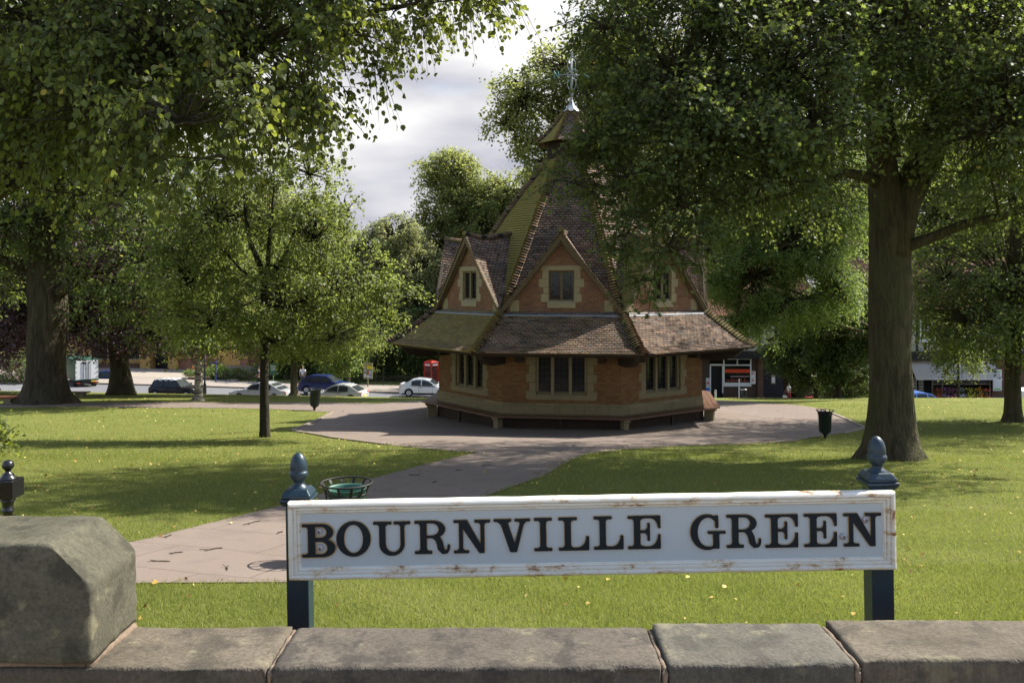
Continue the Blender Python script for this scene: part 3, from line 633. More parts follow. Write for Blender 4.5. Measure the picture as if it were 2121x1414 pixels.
# copper beech
g = G(252, 817); cx, cy_ = g.x, g.y
CB = [pb(250, 560, cy_, 6, 5, 3.6), pb(60, 640, cy_, 4, 4, 2.4), pb(200, 690, cy_ - 2, 3.2, 2, 1.0), pb(330, 690, cy_ - 1, 2.6, 2.4, .95), pb(390, 700, cy_, 1.6, 2, .8, .7), pb(20, 710, cy_ + 2, 2.4, 2.4, 1.4, .8), pb(470, 720, cy_, 2, 2, .5, .5), pb(180, 480, cy_, 6, 5, 3.5), pb(110, 590, cy_, 4, 3, 2.5)]
tree('copper_beech_tree', 'copper beech tree with dark purple leaves and stout trunk near the road', 'tree', (cx, cy_), [(0, 0, 0), (-.1, 0, 1.6), (-.2, 0, 3.2), (0, 0, 6), (0, 0, 9)], [.72, .56, .58, .45, .25], CB, 15, 4300, 4, .9, 7, .155, 'kite', M['purple_leaf'], M['bark'], flare=1.5, limbr=.4, twr=.02)
# birch
g = G(411, 830); dx, dy = g.x, g.y
DB = [pb(420, 560, dy, 3, 3, 3.4), pb(440, 640, dy, 2.4, 2.2, 1.9), pb(400, 690, dy, 1.5, 1.6, .9), pb(470, 480, dy, 2.5, 2.5, 2.5)]
tree('silver_birch_tree', 'pale trunked silver birch in front of the dark car with chequered roof', 'tree', (dx, dy), [(0, 0, 0), (0, 0, 1.5), (.06, 0, 3.5), (.1, 0, 7)], [.25, .21, .19, .12], DB, 17, 1500, 4, .8, 6, .13, 'kite', M['young_leaf'], M['bark_birch'], flare=1.7, droop=.6, sag=.5)
# tree beside the silver cars
g = G(609, 819); ex, ey = g.x, g.y
EB = [pb(640, 640, ey, 3.2, 3, 2.6), pb(700, 700, ey - 1, 2.4, 2, .9), pb(600, 690, ey, 2.4, 2, 1.2), pb(560, 560, ey, 3, 3, 2.5), pb(760, 690, ey, 1.6, 1.6, .7, .7)]
tree('road_side_tree', 'straight trunked green tree between the two silver cars', 'tree', (ex, ey), [(0, 0, 0), (.0, 0, 1.5), (.05, 0, 4), (.1, 0, 7)], [.24, .21, .2, .12], EB, 19, 1700, 4, .9, 6, .15, 'kite', M['young_leaf'], M['bark_pale'], flare=1.9)
# right edge tree
g = G(2098, 873); fx, fy = g.x, g.y
FB = [pb(2100, 560, fy, 4, 3.5, 3), pb(2000, 650, fy - 1, 2.2, 2, 1.0), pb(2090, 690, fy - 1, 1.6, 1.6, .7), pb(1960, 560, fy, 2, 2, 1.3), (fx + 1, fy, 7, 6, 6, 4, .8), pb(1950, 690, fy - 1, .9, .9, .45, .5), pb(2200, 650, fy, 3, 3, 2)]
tree('park_tree', 'green tree with straight dark trunk at the right edge of the lawn', 'tree', (fx, fy), [(0, 0, 0), (.0, 0, 2), (.05, 0, 4), (.1, 0, 8)], [.31, .28, .26, .16], FB, 23, 2700, 4, .8, 7, .14, 'lobed', M['oak_leaf'], M['bark'], flare=1.6, twigs=True)
# small street tree by the flower shop
g = (P(1985, 826, 64.5).x, 64.5); 
tree('street_tree', 'small young tree in front of the flower shop awning', 'tree', g, [(0, 0, 0), (0, 0, 2), (0, 0, 4)], [.11, .09, .06], [pb(1985, 735, 64.5, 1.8, 1.6, 1.5), pb(1975, 690, 64.5, 1.4, 1.2, 1.2)], 27, 500, 4, .7, 6, .15, 'kite', M['young_leaf'], M['bark'], flare=1.2)
# background trees
def bgtree(name, label, px, d, blobs, seed, lm, size, nclu, tr=.35, th=7, shape='kite', L=1.1, nl=6, droop=.25, shoots=4, bm='bark', base=None, sag=.25):
    x = (px - CX) / F * d
    return tree(name, label, 'tree', (x, d), [(0, 0, 0), (0, 0, th * .5), (.1, 0, th)], [tr, tr * .8, tr * .5], blobs, seed, int(nclu * 1.3), shoots, L, nl, size, shape, M[lm], M[bm], flare=1.4, droop=droop, twr=.03, limbr=.5, sag=sag, gap=.9, group='trees beyond the green')
bgtree('tall_tree', 'tall loose crowned tree rising behind the roof turret and weather vane', 1260, 58, [pb(1090, 200, 58, 2.6, 2.6, 1.7), pb(1170, 140, 58, 2.4, 2.4, 1.6), pb(1250, 110, 58, 3, 3, 2), pb(1100, 290, 58, 1.4, 2, .8), pb(1130, 330, 58, 1.5, 1.6, 1.2, .8), pb(1200, 260, 58, 2.5, 2.5, 2.5), pb(1330, 200, 58, 4.5, 4, 4.5), pb(1050, 250, 58, 1.3, 1.5, 1.2, .6), pb(1300, 420, 58, 4.5, 4, 4)], 31, 'far_leaf', .23, 2300, .5, 15, L=.9)
bgtree('bushy_tree', 'rounded yellow green tree left of the rest house roof', 950, 90, [pb(935, 350, 90, 2.8, 2.54, 1.82), pb(960, 420, 90, 4.14, 3.31, 3.41), pb(890, 380, 90, 1.58, 1.65, 0.97, 0.6), pb(1010, 480, 90, 3.65, 3.31, 4.26), pb(940, 520, 90, 3.65, 3.31, 3.65), pb(880, 460, 90, 1.46, 1.65, 1.58, 0.5)], 33, 'far_leaf', .26, 1900, .4, 12)
bgtree('rounded_tree', 'green tree behind the left side of the steep tiled roof', 1075, 88, [pb(1050, 400, 88, 2.77, 2.47, 2.01), pb(1020, 460, 88, 3.14, 2.69, 3.27), pb(1100, 420, 88, 3.52, 2.69, 3.77), pb(1060, 560, 88, 3.77, 3.36, 5.03)], 35, 'far_leaf', .25, 1500, .35, 10)
bgtree('willow_tree', 'soft grey green willow like tree beside the left tiled dormer', 815, 84, [pb(815, 490, 84, 2.89, 2.29, 2.1), pb(800, 560, 84, 3.94, 2.75, 2.62), pb(870, 560, 84, 3.02, 2.52, 2.89), pb(840, 640, 84, 3.94, 2.75, 2.89), pb(760, 520, 84, 2.1, 1.72, 1.57), pb(730, 620, 84, 3.67, 2.29, 3.15)], 37, 'pale_leaf', .20, 3000, .3, 8, 'kite', .9, 8, .7, 4, sag=.5)
bgtree('leafy_tree', 'dull green tree seen through the branches left of the willow', 665, 92, [pb(690, 560, 92, 4.72, 3.26, 4.13), pb(620, 500, 92, 5.31, 3.26, 5.31), pb(720, 640, 92, 4.72, 3.26, 3.54)], 39, 'pale_leaf', .3, 1400, .4, 9)
bgtree('robinia_tree', 'bright feathery green tree right of the rest house', 1843, 52, [pb(1560, 560, 50, 2.6, 2.4, 1.8), pb(1660, 500, 50, 3.0, 2.6, 2.2), pb(1620, 630, 50, 2.6, 2.2, 1.2), pb(1540, 660, 50, 1.8, 1.8, 1.0), pb(1720, 590, 50, 1.6, 2, 1.8), pb(1560, 430, 50, 2.8, 2.6, 2), pb(1700, 400, 50, 3, 3, 3), pb(1500, 590, 50, 1.3, 1.5, 1.0), pb(1590, 700, 50, .9, 1, .5, .6)], 41, 'bright_leaf', .17, 3100, .28, 8, 'long', .9, 10, .35)
bgtree('dark_tree', 'dark glossy evergreen tree between the robinia and the big oak trunk', 1735, 56, [pb(1740, 640, 56, 1.9, 1.9, 2.2), pb(1750, 740, 56, 1.9, 1.7, 1.7), pb(1710, 690, 56, 1.3, 1.4, 1.6), pb(1790, 690, 56, 1.2, 1.4, 1.8), pb(1700, 760, 56, 1.2, 1.2, 1.0), pb(1770, 790, 56, 1.1, 1.2, .8)], 43, 'dark_leaf', .17, 2100, .25, 5, L=.6)
bgtree('tall_tree', 'mid green tree filling the space behind the forked oak trunk', 1935, 79, [pb(1800, 480, 79, 5, 3, 4.4), pb(1950, 420, 79, 6, 4, 5), pb(2080, 520, 79, 6, 4, 5), pb(1920, 560, 79, 4.4, 3, 3.6), pb(1780, 600, 79, 3.0, 2, 2.6), pb(2000, 300, 79, 8, 4, 5)], 45, 'far_leaf', .26, 2700, .5, 12)
bgtree('tall_tree', 'high green tree far behind the oak crown on the right', 1500, 85, [pb(1450, 300, 85, 7, 4, 7), pb(1600, 330, 85, 8, 4, 7), pb(1750, 380, 85, 7, 4, 7), pb(1500, 500, 85, 7, 4, 6)], 47, 'far_leaf', .34, 2400, .5, 14)
bgtree('tall_tree', 'dark green tree behind the old oak trunk at the far left', 60, 95, [pb(40, 560, 95, 9, 5, 7), pb(200, 480, 95, 8, 5, 6), pb(-80, 650, 95, 8, 5, 6), pb(380, 520, 95, 8, 5, 6), pb(90, 700, 95, 4.5, 3, 3), pb(20, 760, 75, 2.5, 2.5, 1.8)], 49, 'dark_leaf', .34, 2800, .5, 12)
bgtree('tall_tree', 'green tree behind the young lime tree crown', 540, 98, [pb(500, 600, 98, 7, 4, 6), pb(600, 630, 98, 6, 4, 5), pb(560, 480, 98, 7, 4, 6)], 51, 'dark_leaf', .34, 1500, .5, 12)
bgtree('evergreen_tree', 'dark evergreen tree behind the railings left of the notice board', 700, 82, [pb(690, 720, 82, 2.4, 2, 2.8), pb(640, 720, 82, 2, 2, 2.6), pb(600, 740, 82, 2, 2, 2.4)], 53, 'dark_leaf', .22, 1300, .3, 6)
bgtree('evergreen_tree', 'dark spreading tree with pale trunk behind the white car', 805, 82, [pb(800, 690, 82, 3.0, 2.4, 1.9), pb(860, 700, 82, 2.6, 2, 2.4), pb(750, 690, 82, 2.2, 2, 1.8), pb(860, 740, 82, 1.2, 1.2, 1.2)], 55, 'dark_leaf', .22, 1700, .38, 6, bm='bark_pale')
bgtree('evergreen_tree', 'dark evergreen tree behind the telephone box', 905, 84, [pb(905, 640, 84, 3.2, 2, 3.2), pb(930, 740, 84, 3, 2, 3)], 57, 'dark_leaf', .25, 1300, .3, 6)
bgtree('slender_tree', 'slender yellow green sapling with pale stem in front of the railings', 723, 75, [pb(712, 735, 74, 1.0, .9, .75), pb(690, 750, 74, .8, .8, .55), pb(735, 715, 74, 1.0, .9, .6)], 59, 'bright_leaf', .17, 330, .1, 4, bm='bark_pale')
bgtree('shop_tree', 'dark leafy tree overhanging the passage between the shops', 1690, 61, [pb(1640, 720, 61, 1.9, 1.7, 1.5), pb(1680, 680, 61, 2, 2, 1.6), pb(1655, 770, 61, .9, .9, .5, .5), pb(1700, 790, 61, 1.4, 1.2, 1.1)], 61, 'dark_leaf', .17, 1200, .16, 5, L=.7)
bgtree('tall_tree', 'green tree behind the half timbered shop roof', 2060, 88, [pb(2050, 560, 88, 7, 4, 6), pb(1900, 560, 88, 5, 4, 5), pb(2160, 600, 88, 7, 4, 7), pb(1480, 620, 88, 4, 4, 3)], 63, 'dark_leaf', .34, 1700, .5, 12)
# ================================================================ the octagonal rest house
KX, KY, KT = 2.40, 35.0, -8.0
def kp(ang, r, z): a = math.radians(ang + KT); return Vector((KX + r * math.sin(a), KY - r * math.cos(a), z))
def kn(ang): a = math.radians(ang + KT); return Vector((math.sin(a), -math.cos(a), 0)), Vector((math.cos(a), math.sin(a), 0))   # outward, right
C22 = math.cos(math.radians(22.5)); T22 = math.tan(math.radians(22.5))
KB = -5.2
house = empty('rest_house', (0, 0, 0), 0, 'octagonal brick rest house with steep mossy tiled roof and dormer gables', 'building')
faces8 = [i * 45 for i in range(8)]
def face_box(b, ang, a0, a1, u0, u1, z0, z1):
    """box on a wall face: a = distance from the centre axis, u = along the face"""
    n, r = kn(ang); o = Vector((KX, KY, 0))
    vs = [o + n * a + r * u + Vector((0, 0, z)) for a in (a1, a0) for u, z in ((u0, z0), (u1, z0), (u1, z1), (u0, z1))]
    b.add(vs, [(0, 1, 2, 3), (7, 6, 5, 4), (1, 0, 4, 5), (2, 1, 5, 6), (3, 2, 6, 7), (0, 3, 7, 4)])
RW = 5.40; AW = RW * C22; HW = AW * T22
PZ = -4.22                         # top of the stone plinth
WT = -2.25                         # wall top under the eaves
# brick walls with window openings
WU, WZ0, WZ1 = .93, -3.93, -2.55   # half width of the opening, sill, head
wl = MB()
for a in faces8:
    # face in panels round the opening, one slab each, mitred at the corners by overlap with the core
    n, r = kn(a); o = Vector((KX, KY, 0))
    def pan(u0, u1, z0, z1, d=0.0):
        p = [o + n * (AW - d) + r * u + Vector((0, 0, z)) for u, z in ((u0, z0), (u1, z0), (u1, z1), (u0, z1))]; wl.quad(*p)
    pan(-HW, -WU, PZ, WT); pan(WU, HW, PZ, WT); pan(-WU, WU, PZ, WZ0); pan(-WU, WU, WZ1, WT)
    for s in (-1, 1):
        p = [o + n * (AW - d) + r * (s * WU) + Vector((0, 0, z)) for d, z in ((0, WZ0), (.35, WZ0), (.35, WZ1), (0, WZ1))]; wl.quad(*(p if s < 0 else p[::-1]))
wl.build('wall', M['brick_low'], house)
fl = MB()
for k in range(8): pass
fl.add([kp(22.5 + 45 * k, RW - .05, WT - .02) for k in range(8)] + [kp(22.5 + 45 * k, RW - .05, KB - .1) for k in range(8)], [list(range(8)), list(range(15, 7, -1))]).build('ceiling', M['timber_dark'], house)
pl = MB()
for k in range(8):
    for (r0, r1, z0, z1) in ((RW + .05, RW + .05, KB - .5, PZ - .12), (RW + .05, RW, PZ - .12, PZ)):
        p = [kp(-22.5 + 45 * k, r0, z0), kp(22.5 + 45 * k, r0, z0), kp(22.5 + 45 * k, r1, z1), kp(-22.5 + 45 * k, r1, z1)]; pl.quad(*p)
pl.build('plinth', M['plinth'], house)
pl = MB()
for k in range(8): pl.quad(kp(-22.5 + 45 * k, RW + .054, KB - .5), kp(22.5 + 45 * k, RW + .054, KB - .5), kp(22.5 + 45 * k, RW + .054, -4.66), kp(-22.5 + 45 * k, RW + .054, -4.66))
pl.build('under_seat_dark', M['timber_dark'], house)  # dark sheet over the dirty wall foot; the seat's shade is in its colour
def leaded(b, ang, a, u0, u1, z0, z1, nx, nz, w=.014):
    for i in range(nx + 1):
        u = u0 + (u1 - u0) * i / nx; face_box(b, ang, a - .006, a + .006, u - w / 2, u + w / 2, z0, z1)
    for j in range(nz + 1):
        z = z0 + (z1 - z0) * j / nz; face_box(b, ang, a - .0075, a + .0075, u0, u1, z - w / 2, z + w / 2)
vis = [-90, -45, 0, 45, 90]
for a in faces8:
    st = MB()
    # quoined jambs, lintel, sill and two mullions
    for s in (-1, 1):
        z = WZ0 - .16; k = 0
        while z < WZ1 + .1:
            h = .30; w = (.30 if k % 2 == 0 else .19); z1 = min(z + h, WT - .02)
            u0, u1 = sorted((s * (WU - .04), s * (WU + w))); face_box(st, a, AW - .2, AW + .012 + .002 * (k % 2), u0, u1, z + .004, z1 - .004); z += h; k += 1
        u0, u1 = sorted((s * (WU - .13), s * (WU - .04))); face_box(st, a, AW - .22, AW - .06, u0, u1, WZ0 + .1, WZ1)
    face_box(st, a, AW - .22, AW + .022, -WU - .21, WU + .21, WZ0 - .17, WZ0 + .0)
    n, r = kn(a); o = Vector((KX, KY, 0))   # sloping sill
    st.add([o + n * (AW + d) + r * u + Vector((0, 0, z)) for u in (-WU + .04, WU - .04) for d, z in ((.0, WZ0), (-.18, WZ0 + .12), (-.18, WZ0 - .01))], [(0, 1, 2), (5, 4, 3), (0, 3, 4, 1), (1, 4, 5, 2), (2, 5, 3, 0)])
    face_box(st, a, AW - .22, AW + .005, -WU - .1, WU + .1, WZ1 - .02, WT - .01)
    for u in (-.31, .31): face_box(st, a, AW - .2, AW - .03, u - .055, u + .055, WZ0 + .03, WZ1 + .05)
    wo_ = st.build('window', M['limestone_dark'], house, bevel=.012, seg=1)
    g_ = MB(); face_box(g_, a, AW - .19, AW - .17, -WU, WU, WZ0, WZ1); g_.build('pane', M['glass'], wo_)
    if a in (0, 45, 315, 90, 270):
        lc = MB()
        for u in (-.60, 0, .60): leaded(lc, a, AW - .155, u - .25 + (.02 if u < 0 else 0), u + .25 - (.02 if u > 0 else 0), WZ0 + .11, WZ1 - .01, 3, 6); face_box(lc, a, AW - .17, AW - .14, u - .26, u - .235, WZ0 + .1, WZ1); face_box(lc, a, AW - .17, AW - .14, u + .235, u + .26, WZ0 + .1, WZ1)
        lc.build('leaded_light', M['lead_came'], wo_)
# ---- tile courses
def course_strip(b, A0, A1, B0, B1, i, lift=.022, nseg=8, un=Vector((0, 0, 1))):
    """one course between lower edge A0-A1 and upper edge B0-B1; lower edge stands proud"""
    vs = []; L = (A1 - A0).length; Lb = (B1 - B0).length
    for k in range(nseg + 1):
        t = k / nseg; w = noise.noise(Vector((A0.x + (A1.x - A0.x) * t, A0.y * 1.3, i * 1.7)) * 2.3) * .010
        lo = A0.lerp(A1, t) + un * (lift + w); hi = B0.lerp(B1, t) + un * (.004 + w * .3)
        vs += [lo, hi, A0.lerp(A1, t) + un * (-.012 + w)]
    fs = []; uv = []
    for k in range(nseg):
        a = 3 * k; c = 3 * (k + 1); ua = (k / nseg - .5) * L; uc = ((k + 1) / nseg - .5) * L; va = (k / nseg - .5) * Lb; vc = ((k + 1) / nseg - .5) * Lb
        fs.append((a, c, c + 1, a + 1)); uv.append([(ua + 50, i + .04), (uc + 50, i + .04), (vc + 50, i + .96), (va + 50, i + .96)])
        fs.append((a + 2, c + 2, c, a)); uv.append([(ua + 50, i + .3)] * 4)
    b.add(vs, fs, uv)
def prof_courses(pts, n):
    """resample an (r,z) profile into n equal courses"""
    seg = [math.dist(pts[i], pts[i + 1]) for i in range(len(pts) - 1)]; T = sum(seg); out = []
    for k in range(n + 1):
        d = T * k / n
        for i, s in enumerate(seg):
            if d <= s + 1e-9 or i == len(seg) - 1: q = min(1, d / s); out.append((pts[i][0] + (pts[i + 1][0] - pts[i][0]) * q, pts[i][1] + (pts[i + 1][1] - pts[i][1]) * q)); break
            d -= s
    return out
def bonnets(b, ang, prof, w=.15, h=.075):
    """bonnet tiles down a hip line"""
    for i in range(len(prof) - 1):
        (r0, z0), (r1, z1) = prof[i], prof[i + 1]
        p0 = kp(ang, r0, z0); p1 = kp(ang, r1, z1); up = (p1 - p0); L = up.length; up = up / L
        a_ = math.radians(ang + KT); side = Vector((math.cos(a_), math.sin(a_), 0)); nn = side.cross(up); nn = nn if nn.z > 0 else -nn
        k = random.uniform(.9, 1.12); lo = p0 + nn * .085; hi = p1 - nn * .005 + up * .05; n = 6; vs = []
        for base, ww, hh in ((lo, w * k, h), (hi, w * .72, h * .55)):
            for j in range(n + 1):
                t = -1 + 2 * j / n; vs.append(base + side * (ww * t) + nn * (hh * (1 - t * t) - .045 * abs(t)))
        for j in range(n + 1):
            t = -1 + 2 * j / n; vs.append(lo + side * (w * k * t * .9) + nn * (h * .5 * (1 - t * t) - .075))
        m = n + 1; fs = [(j, j + 1, m + j + 1, m + j) for j in range(n)] + [(2 * m + j, 2 * m + j + 1, j + 1, j) for j in range(n)]
        b.add(vs, fs, [[(i * .31 % 1 + j * .01 + 7, i + .5)] * 4 for j in range(2 * n)])
# skirt roof
sk = [(7.38, -2.34), (6.95, -2.17), (5.50, -1.10)]
skc = prof_courses(sk, 20); b = MB()
for k in range(8):
    for i in range(20):
        (r0, z0), (r1, z1) = skc[i], skc[i + 1]; L, R = 45 * k - 22.5, 45 * k + 22.5
        course_strip(b, kp(L, r0, z0), kp(R, r0, z0), kp(L, r1, z1), kp(R, r1, z1), i, nseg=12, lift=.03)
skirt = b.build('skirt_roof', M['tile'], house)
for k in range(8): b = MB(); bonnets(b, 45 * k + 22.5, skc, .20, .10); b.build('hip_tiles', M['tile_hip'], skirt)
b = MB()     # boarded underside, fascia and eaves beams
for k in range(8):
    L, R = 45 * k - 22.5, 45 * k + 22.5
    b.quad(kp(L, 7.33, -2.40), kp(L, RW - .1, -2.12), kp(R, RW - .1, -2.12), kp(R, 7.33, -2.40))
    b.quad(kp(L, 7.33, -2.40), kp(R, 7.33, -2.40), kp(R, 7.36, -2.33), kp(L, 7.36, -2.33))
    for (r0, r1, z0, z1) in ((6.95, 6.80, -2.50, -2.30), (5.52, 5.40, -2.40, -2.16)):
        vs = [kp(an, r, z) for an in (L, R) for r, z in ((r0, z0), (r0, z1), (r1, z1), (r1, z0))]; b.add(vs, [(0, 4, 5, 1), (1, 5, 6, 2), (2, 6, 7, 3), (3, 7, 4, 0)])
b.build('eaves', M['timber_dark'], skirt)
for k in range(8):      # curved brackets at the corners, beam ends on the faces
    b = MB(); a = 45 * k + 22.5; an = math.radians(a + KT); n = Vector((math.sin(an), -math.cos(an), 0)); r = Vector((math.cos(an), math.sin(an), 0)); o = Vector((KX, KY, 0))
    pr = [(5.30, -2.42), (5.30, -2.86), (6.0, -2.88), (6.35, -2.84), (6.65, -2.72), (6.85, -2.56), (6.9, -2.42)]; m = len(pr)
    vs = [o + n * d + r * s * .11 + Vector((0, 0, z)) for s in (-1, 1) for d, z in pr]
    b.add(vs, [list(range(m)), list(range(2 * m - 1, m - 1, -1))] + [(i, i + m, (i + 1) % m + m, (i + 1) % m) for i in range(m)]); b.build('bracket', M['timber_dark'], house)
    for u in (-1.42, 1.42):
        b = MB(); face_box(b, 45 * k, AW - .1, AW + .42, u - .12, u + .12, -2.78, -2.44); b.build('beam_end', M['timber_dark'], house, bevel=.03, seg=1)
# lead flashing
b = MB()
for k in range(8):
    L, R = 45 * k - 22.5, 45 * k + 22.5
    for (r0, z0, r1, z1) in ((5.66, -1.20, 5.64, -1.155), (5.64, -1.155, 5.12, -1.0)): b.quad(kp(L, r0, z0), kp(R, r0, z0), kp(R, r1, z1), kp(L, r1, z1))
b.build('lead_flashing', M['lead'], house)
# main spire roof
mp_ = [(5.38, -1.10), (4.55, .05), (3.62, 1.35), (2.75, 2.6), (1.95, 3.65), (1.35, 4.35), (1.02, 4.85)]
NM = 62; mc = prof_courses(mp_, NM); b = MB()
for k in range(8):
    for i in range(NM):
        (r0, z0), (r1, z1) = mc[i], mc[i + 1]; L, R = 45 * k - 22.5, 45 * k + 22.5
        course_strip(b, kp(L, r0, z0), kp(R, r0, z0), kp(L, r1, z1), kp(R, r1, z1), i + 30, nseg=8, lift=.034, un=(kn(45 * k)[0] * .7 + Vector((0, 0, .7))))
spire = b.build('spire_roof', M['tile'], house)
for k in range(8): b = MB(); bonnets(b, 45 * k + 22.5, mc, .17, .095); b.build('hip_tiles', M['tile_hip'], spire)
def main_ap(z):
    for i in range(len(mp_) - 1):
        (r0, z0), (r1, z1) = mp_[i], mp_[i + 1]
        if z0 <= z <= z1: return (r0 + (r1 - r0) * (z - z0) / (z1 - z0)) * C22
    return 4.9
# dormers
ZT, ZB = 1.66, -1.06; HB = 2.10; AG = 5.10
for a in faces8:
    n, r = kn(a); o = Vector((KX, KY, 0))
    def q(ap, u, z): return o + n * ap + r * u + Vector((0, 0, z))
    dm = MB()    # gable wall with opening
    hw = lambda z: HB * (ZT - z) / (ZT - ZB)
    wu, w0, w1 = .47, -.72, .38
    A = AG - .14
    dm.quad(q(A, -HB, ZB), q(A, HB, ZB), q(A, hw(w0), w0), q(A, -hw(w0), w0)); dm.quad(q(A, -hw(w0), w0), q(A, -wu, w0), q(A, -wu, w1), q(A, -hw(w1), w1)); dm.quad(q(A, wu, w0), q(A, hw(w0), w0), q(A, hw(w1), w1), q(A, wu, w1)); dm.quad(q(A, -hw(w1), w1), q(A, hw(w1), w1), q(A, 0, ZT))
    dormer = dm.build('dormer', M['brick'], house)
    ww = MB()
    for s in (-1, 1):
        for k, (w, h) in enumerate(((.24, .30), (.16, .22), (.32, .30), (.2, .32))):
            z0 = w0 + (0, .30, .52, .82)[k]; u0, u1 = sorted((s * (wu - .03), s * (wu + w))); face_box(ww, a, A - .16, A + .012 + .002 * (k % 2), u0, u1, z0 + .004, z0 + h - .004)
        # kneeler stones at the feet of the gable
        u0, u1 = sorted((s * (HB - .62), s * (HB - .30))); kk = MB(); face_box(kk, a, A - .1, A + .016, u0, u1, ZB + .01, ZB + .42); kk.build('kneeler_stone', M['limestone'], dormer, bevel=.012, seg=1)
    face_box(ww, a, A - .16, A + .02, -wu - .24, wu + .24, w1 + .005, w1 + .17); face_box(ww, a, A - .16, A + .05, -wu - .03, wu + .03, w0 - .20, w0 - .0)
    ww.add([q(A + d, u, z) for u in (-wu, wu) for d, z in ((.045, w0), (-.13, w0 + .10), (-.13, w0 - .02))], [(0, 1, 2), (5, 4, 3), (0, 3, 4, 1), (1, 4, 5, 2), (2, 5, 3, 0)])
    wobj = ww.build('window', M['limestone'], dormer, bevel=.012, seg=1)
    fr = MB()
    for u in (-wu + .04, 0, wu - .04): face_box(fr, a, A - .14, A - .05 + (.02 if u == 0 else 0), u - .04, u + .04, w0 + .06, w1)
    face_box(fr, a, A - .14, A - .055, -wu, wu, w1 - .06, w1); face_box(fr, a, A - .14, A - .055, -wu, wu, w0 + .05, w0 + .11); fr.build('mullion', M['limestone_dark'] if a != 0 else M['timber_gable'], wobj)
    g_ = MB(); face_box(g_, a, A - .135, A - .12, -wu, wu, w0, w1); g_.build('pane', M['glass'], wobj)
    if a in (0, 45, 315):
        lc = MB()
        for u in (-.22, .22): leaded(lc, a, A - .11, u - .18, u + .18, w0 + .11, w1 - .06, 4, 7, .011)
        lc.build('leaded_light', M['lead_came'], wobj)
    # tiled slopes, trimmed back to the spire
    NC = 29; rb = MB()
    for s in (-1, 1):
        for i in range(NC):
            t0, t1 = 1 - i / NC, 1 - (i + 1) / NC
            def pt(t, ap, sag=0):
                bow = .07 * math.sin(math.pi * t)            # slight bell-cast
                return q(ap, s * (HB + .10) * t, ZT + .10 - (ZT - ZB + .14) * t - bow - sag)
            def row(t):
                z = ZT + .10 - (ZT - ZB + .14) * t; back = max(main_ap(min(4, z)) - .30, .8); f = AG + .10
                K = 5; return [pt(t, f + (back - f) * k / K, .13 * math.sin(math.pi * min(1, (k / K) * 1.15)) * (1 - t * .6)) for k in range(K + 1)]
            lo, hi = row(t0), row(t1); un = (r * s * .75 + Vector((0, 0, .66)))
            for k in range(len(lo) - 1):
                A0, A1, B0, B1 = lo[k], lo[k + 1], hi[k], hi[k + 1]
                if s > 0: vs = [A0 + un * .022, A1 + un * .022, B1 + un * .004, B0 + un * .004, A0 - un * .012, A1 - un * .012]
                else: vs = [A1 + un * .022, A0 + un * .022, B0 + un * .004, B1 + un * .004, A1 - un * .012, A0 - un * .012]
                L0 = (lo[k] - lo[0]).length; L1 = (lo[k + 1] - lo[0]).length
                if s > 0: uu = [(L0 + 20, i + .04), (L1 + 20, i + .04), (L1 + 20, i + .96), (L0 + 20, i + .96)]
                else: uu = [(L1 + 20, i + .04), (L0 + 20, i + .04), (L0 + 20, i + .96), (L1 + 20, i + .96)]
                rb.add(vs, [(0, 1, 2, 3), (4, 5, 1, 0)], [uu, [(L0 + 20, i + .3)] * 4])
        # edge of the tiling at the verge, stepped
        for i in range(NC):
            t0, t1 = 1 - i / NC, 1 - (i + 1) / NC; f = AG + .10
            a0 = q(f + .012, s * (HB + .10) * t0, ZT + .12 - (ZT - ZB + .14) * t0 - .07 * math.sin(math.pi * t0)); a1 = q(f + .012, s * (HB + .10) * t1, ZT + .11 - (ZT - ZB + .14) * t1 - .07 * math.sin(math.pi * t1))
            dn = Vector((0, 0, -.05)); p4 = [a0 + dn, a1 + dn, a1, a0]; rb.add(p4 if s < 0 else p4[::-1], [(0, 1, 2, 3)], [[(i * .37 + 3, i + .5)] * 4])
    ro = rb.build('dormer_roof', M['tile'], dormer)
    rd = MB(); K = 9; f = AG + .12; back = main_ap(ZT) - .15
    for k in range(K):      # half round ridge tiles following the sag
        def rp(k_):
            t = k_ / K; return q(f + (back - f) * t, 0, ZT + .12 - .13 * math.sin(math.pi * min(1, t * 1.15)) + (.04 * t))
        p0, p1 = rp(k), rp(k + 1); n7 = 7; vs = []
        for e_, (pp, rr) in enumerate(((p0, .105), (p1, .095))):
            for j in range(n7):
                an = math.pi * (-.12 + 1.24 * j / (n7 - 1)); vs.append(pp + r * (rr * math.cos(an)) + Vector((0, 0, rr * math.sin(an) - .03)))
        rd.add(vs, [(j, n7 + j, n7 + j + 1, j + 1) for j in range(n7 - 1)] + [list(range(n7))], [[(k * .4 + 9, 3.5)] * 4] * (n7 - 1) + [[(k * .4 + 9, 3.5)] * n7])
    rd.build('ridge_tiles', M['tile_hip'], dormer)
    vb = MB()      # barge boards under the verge
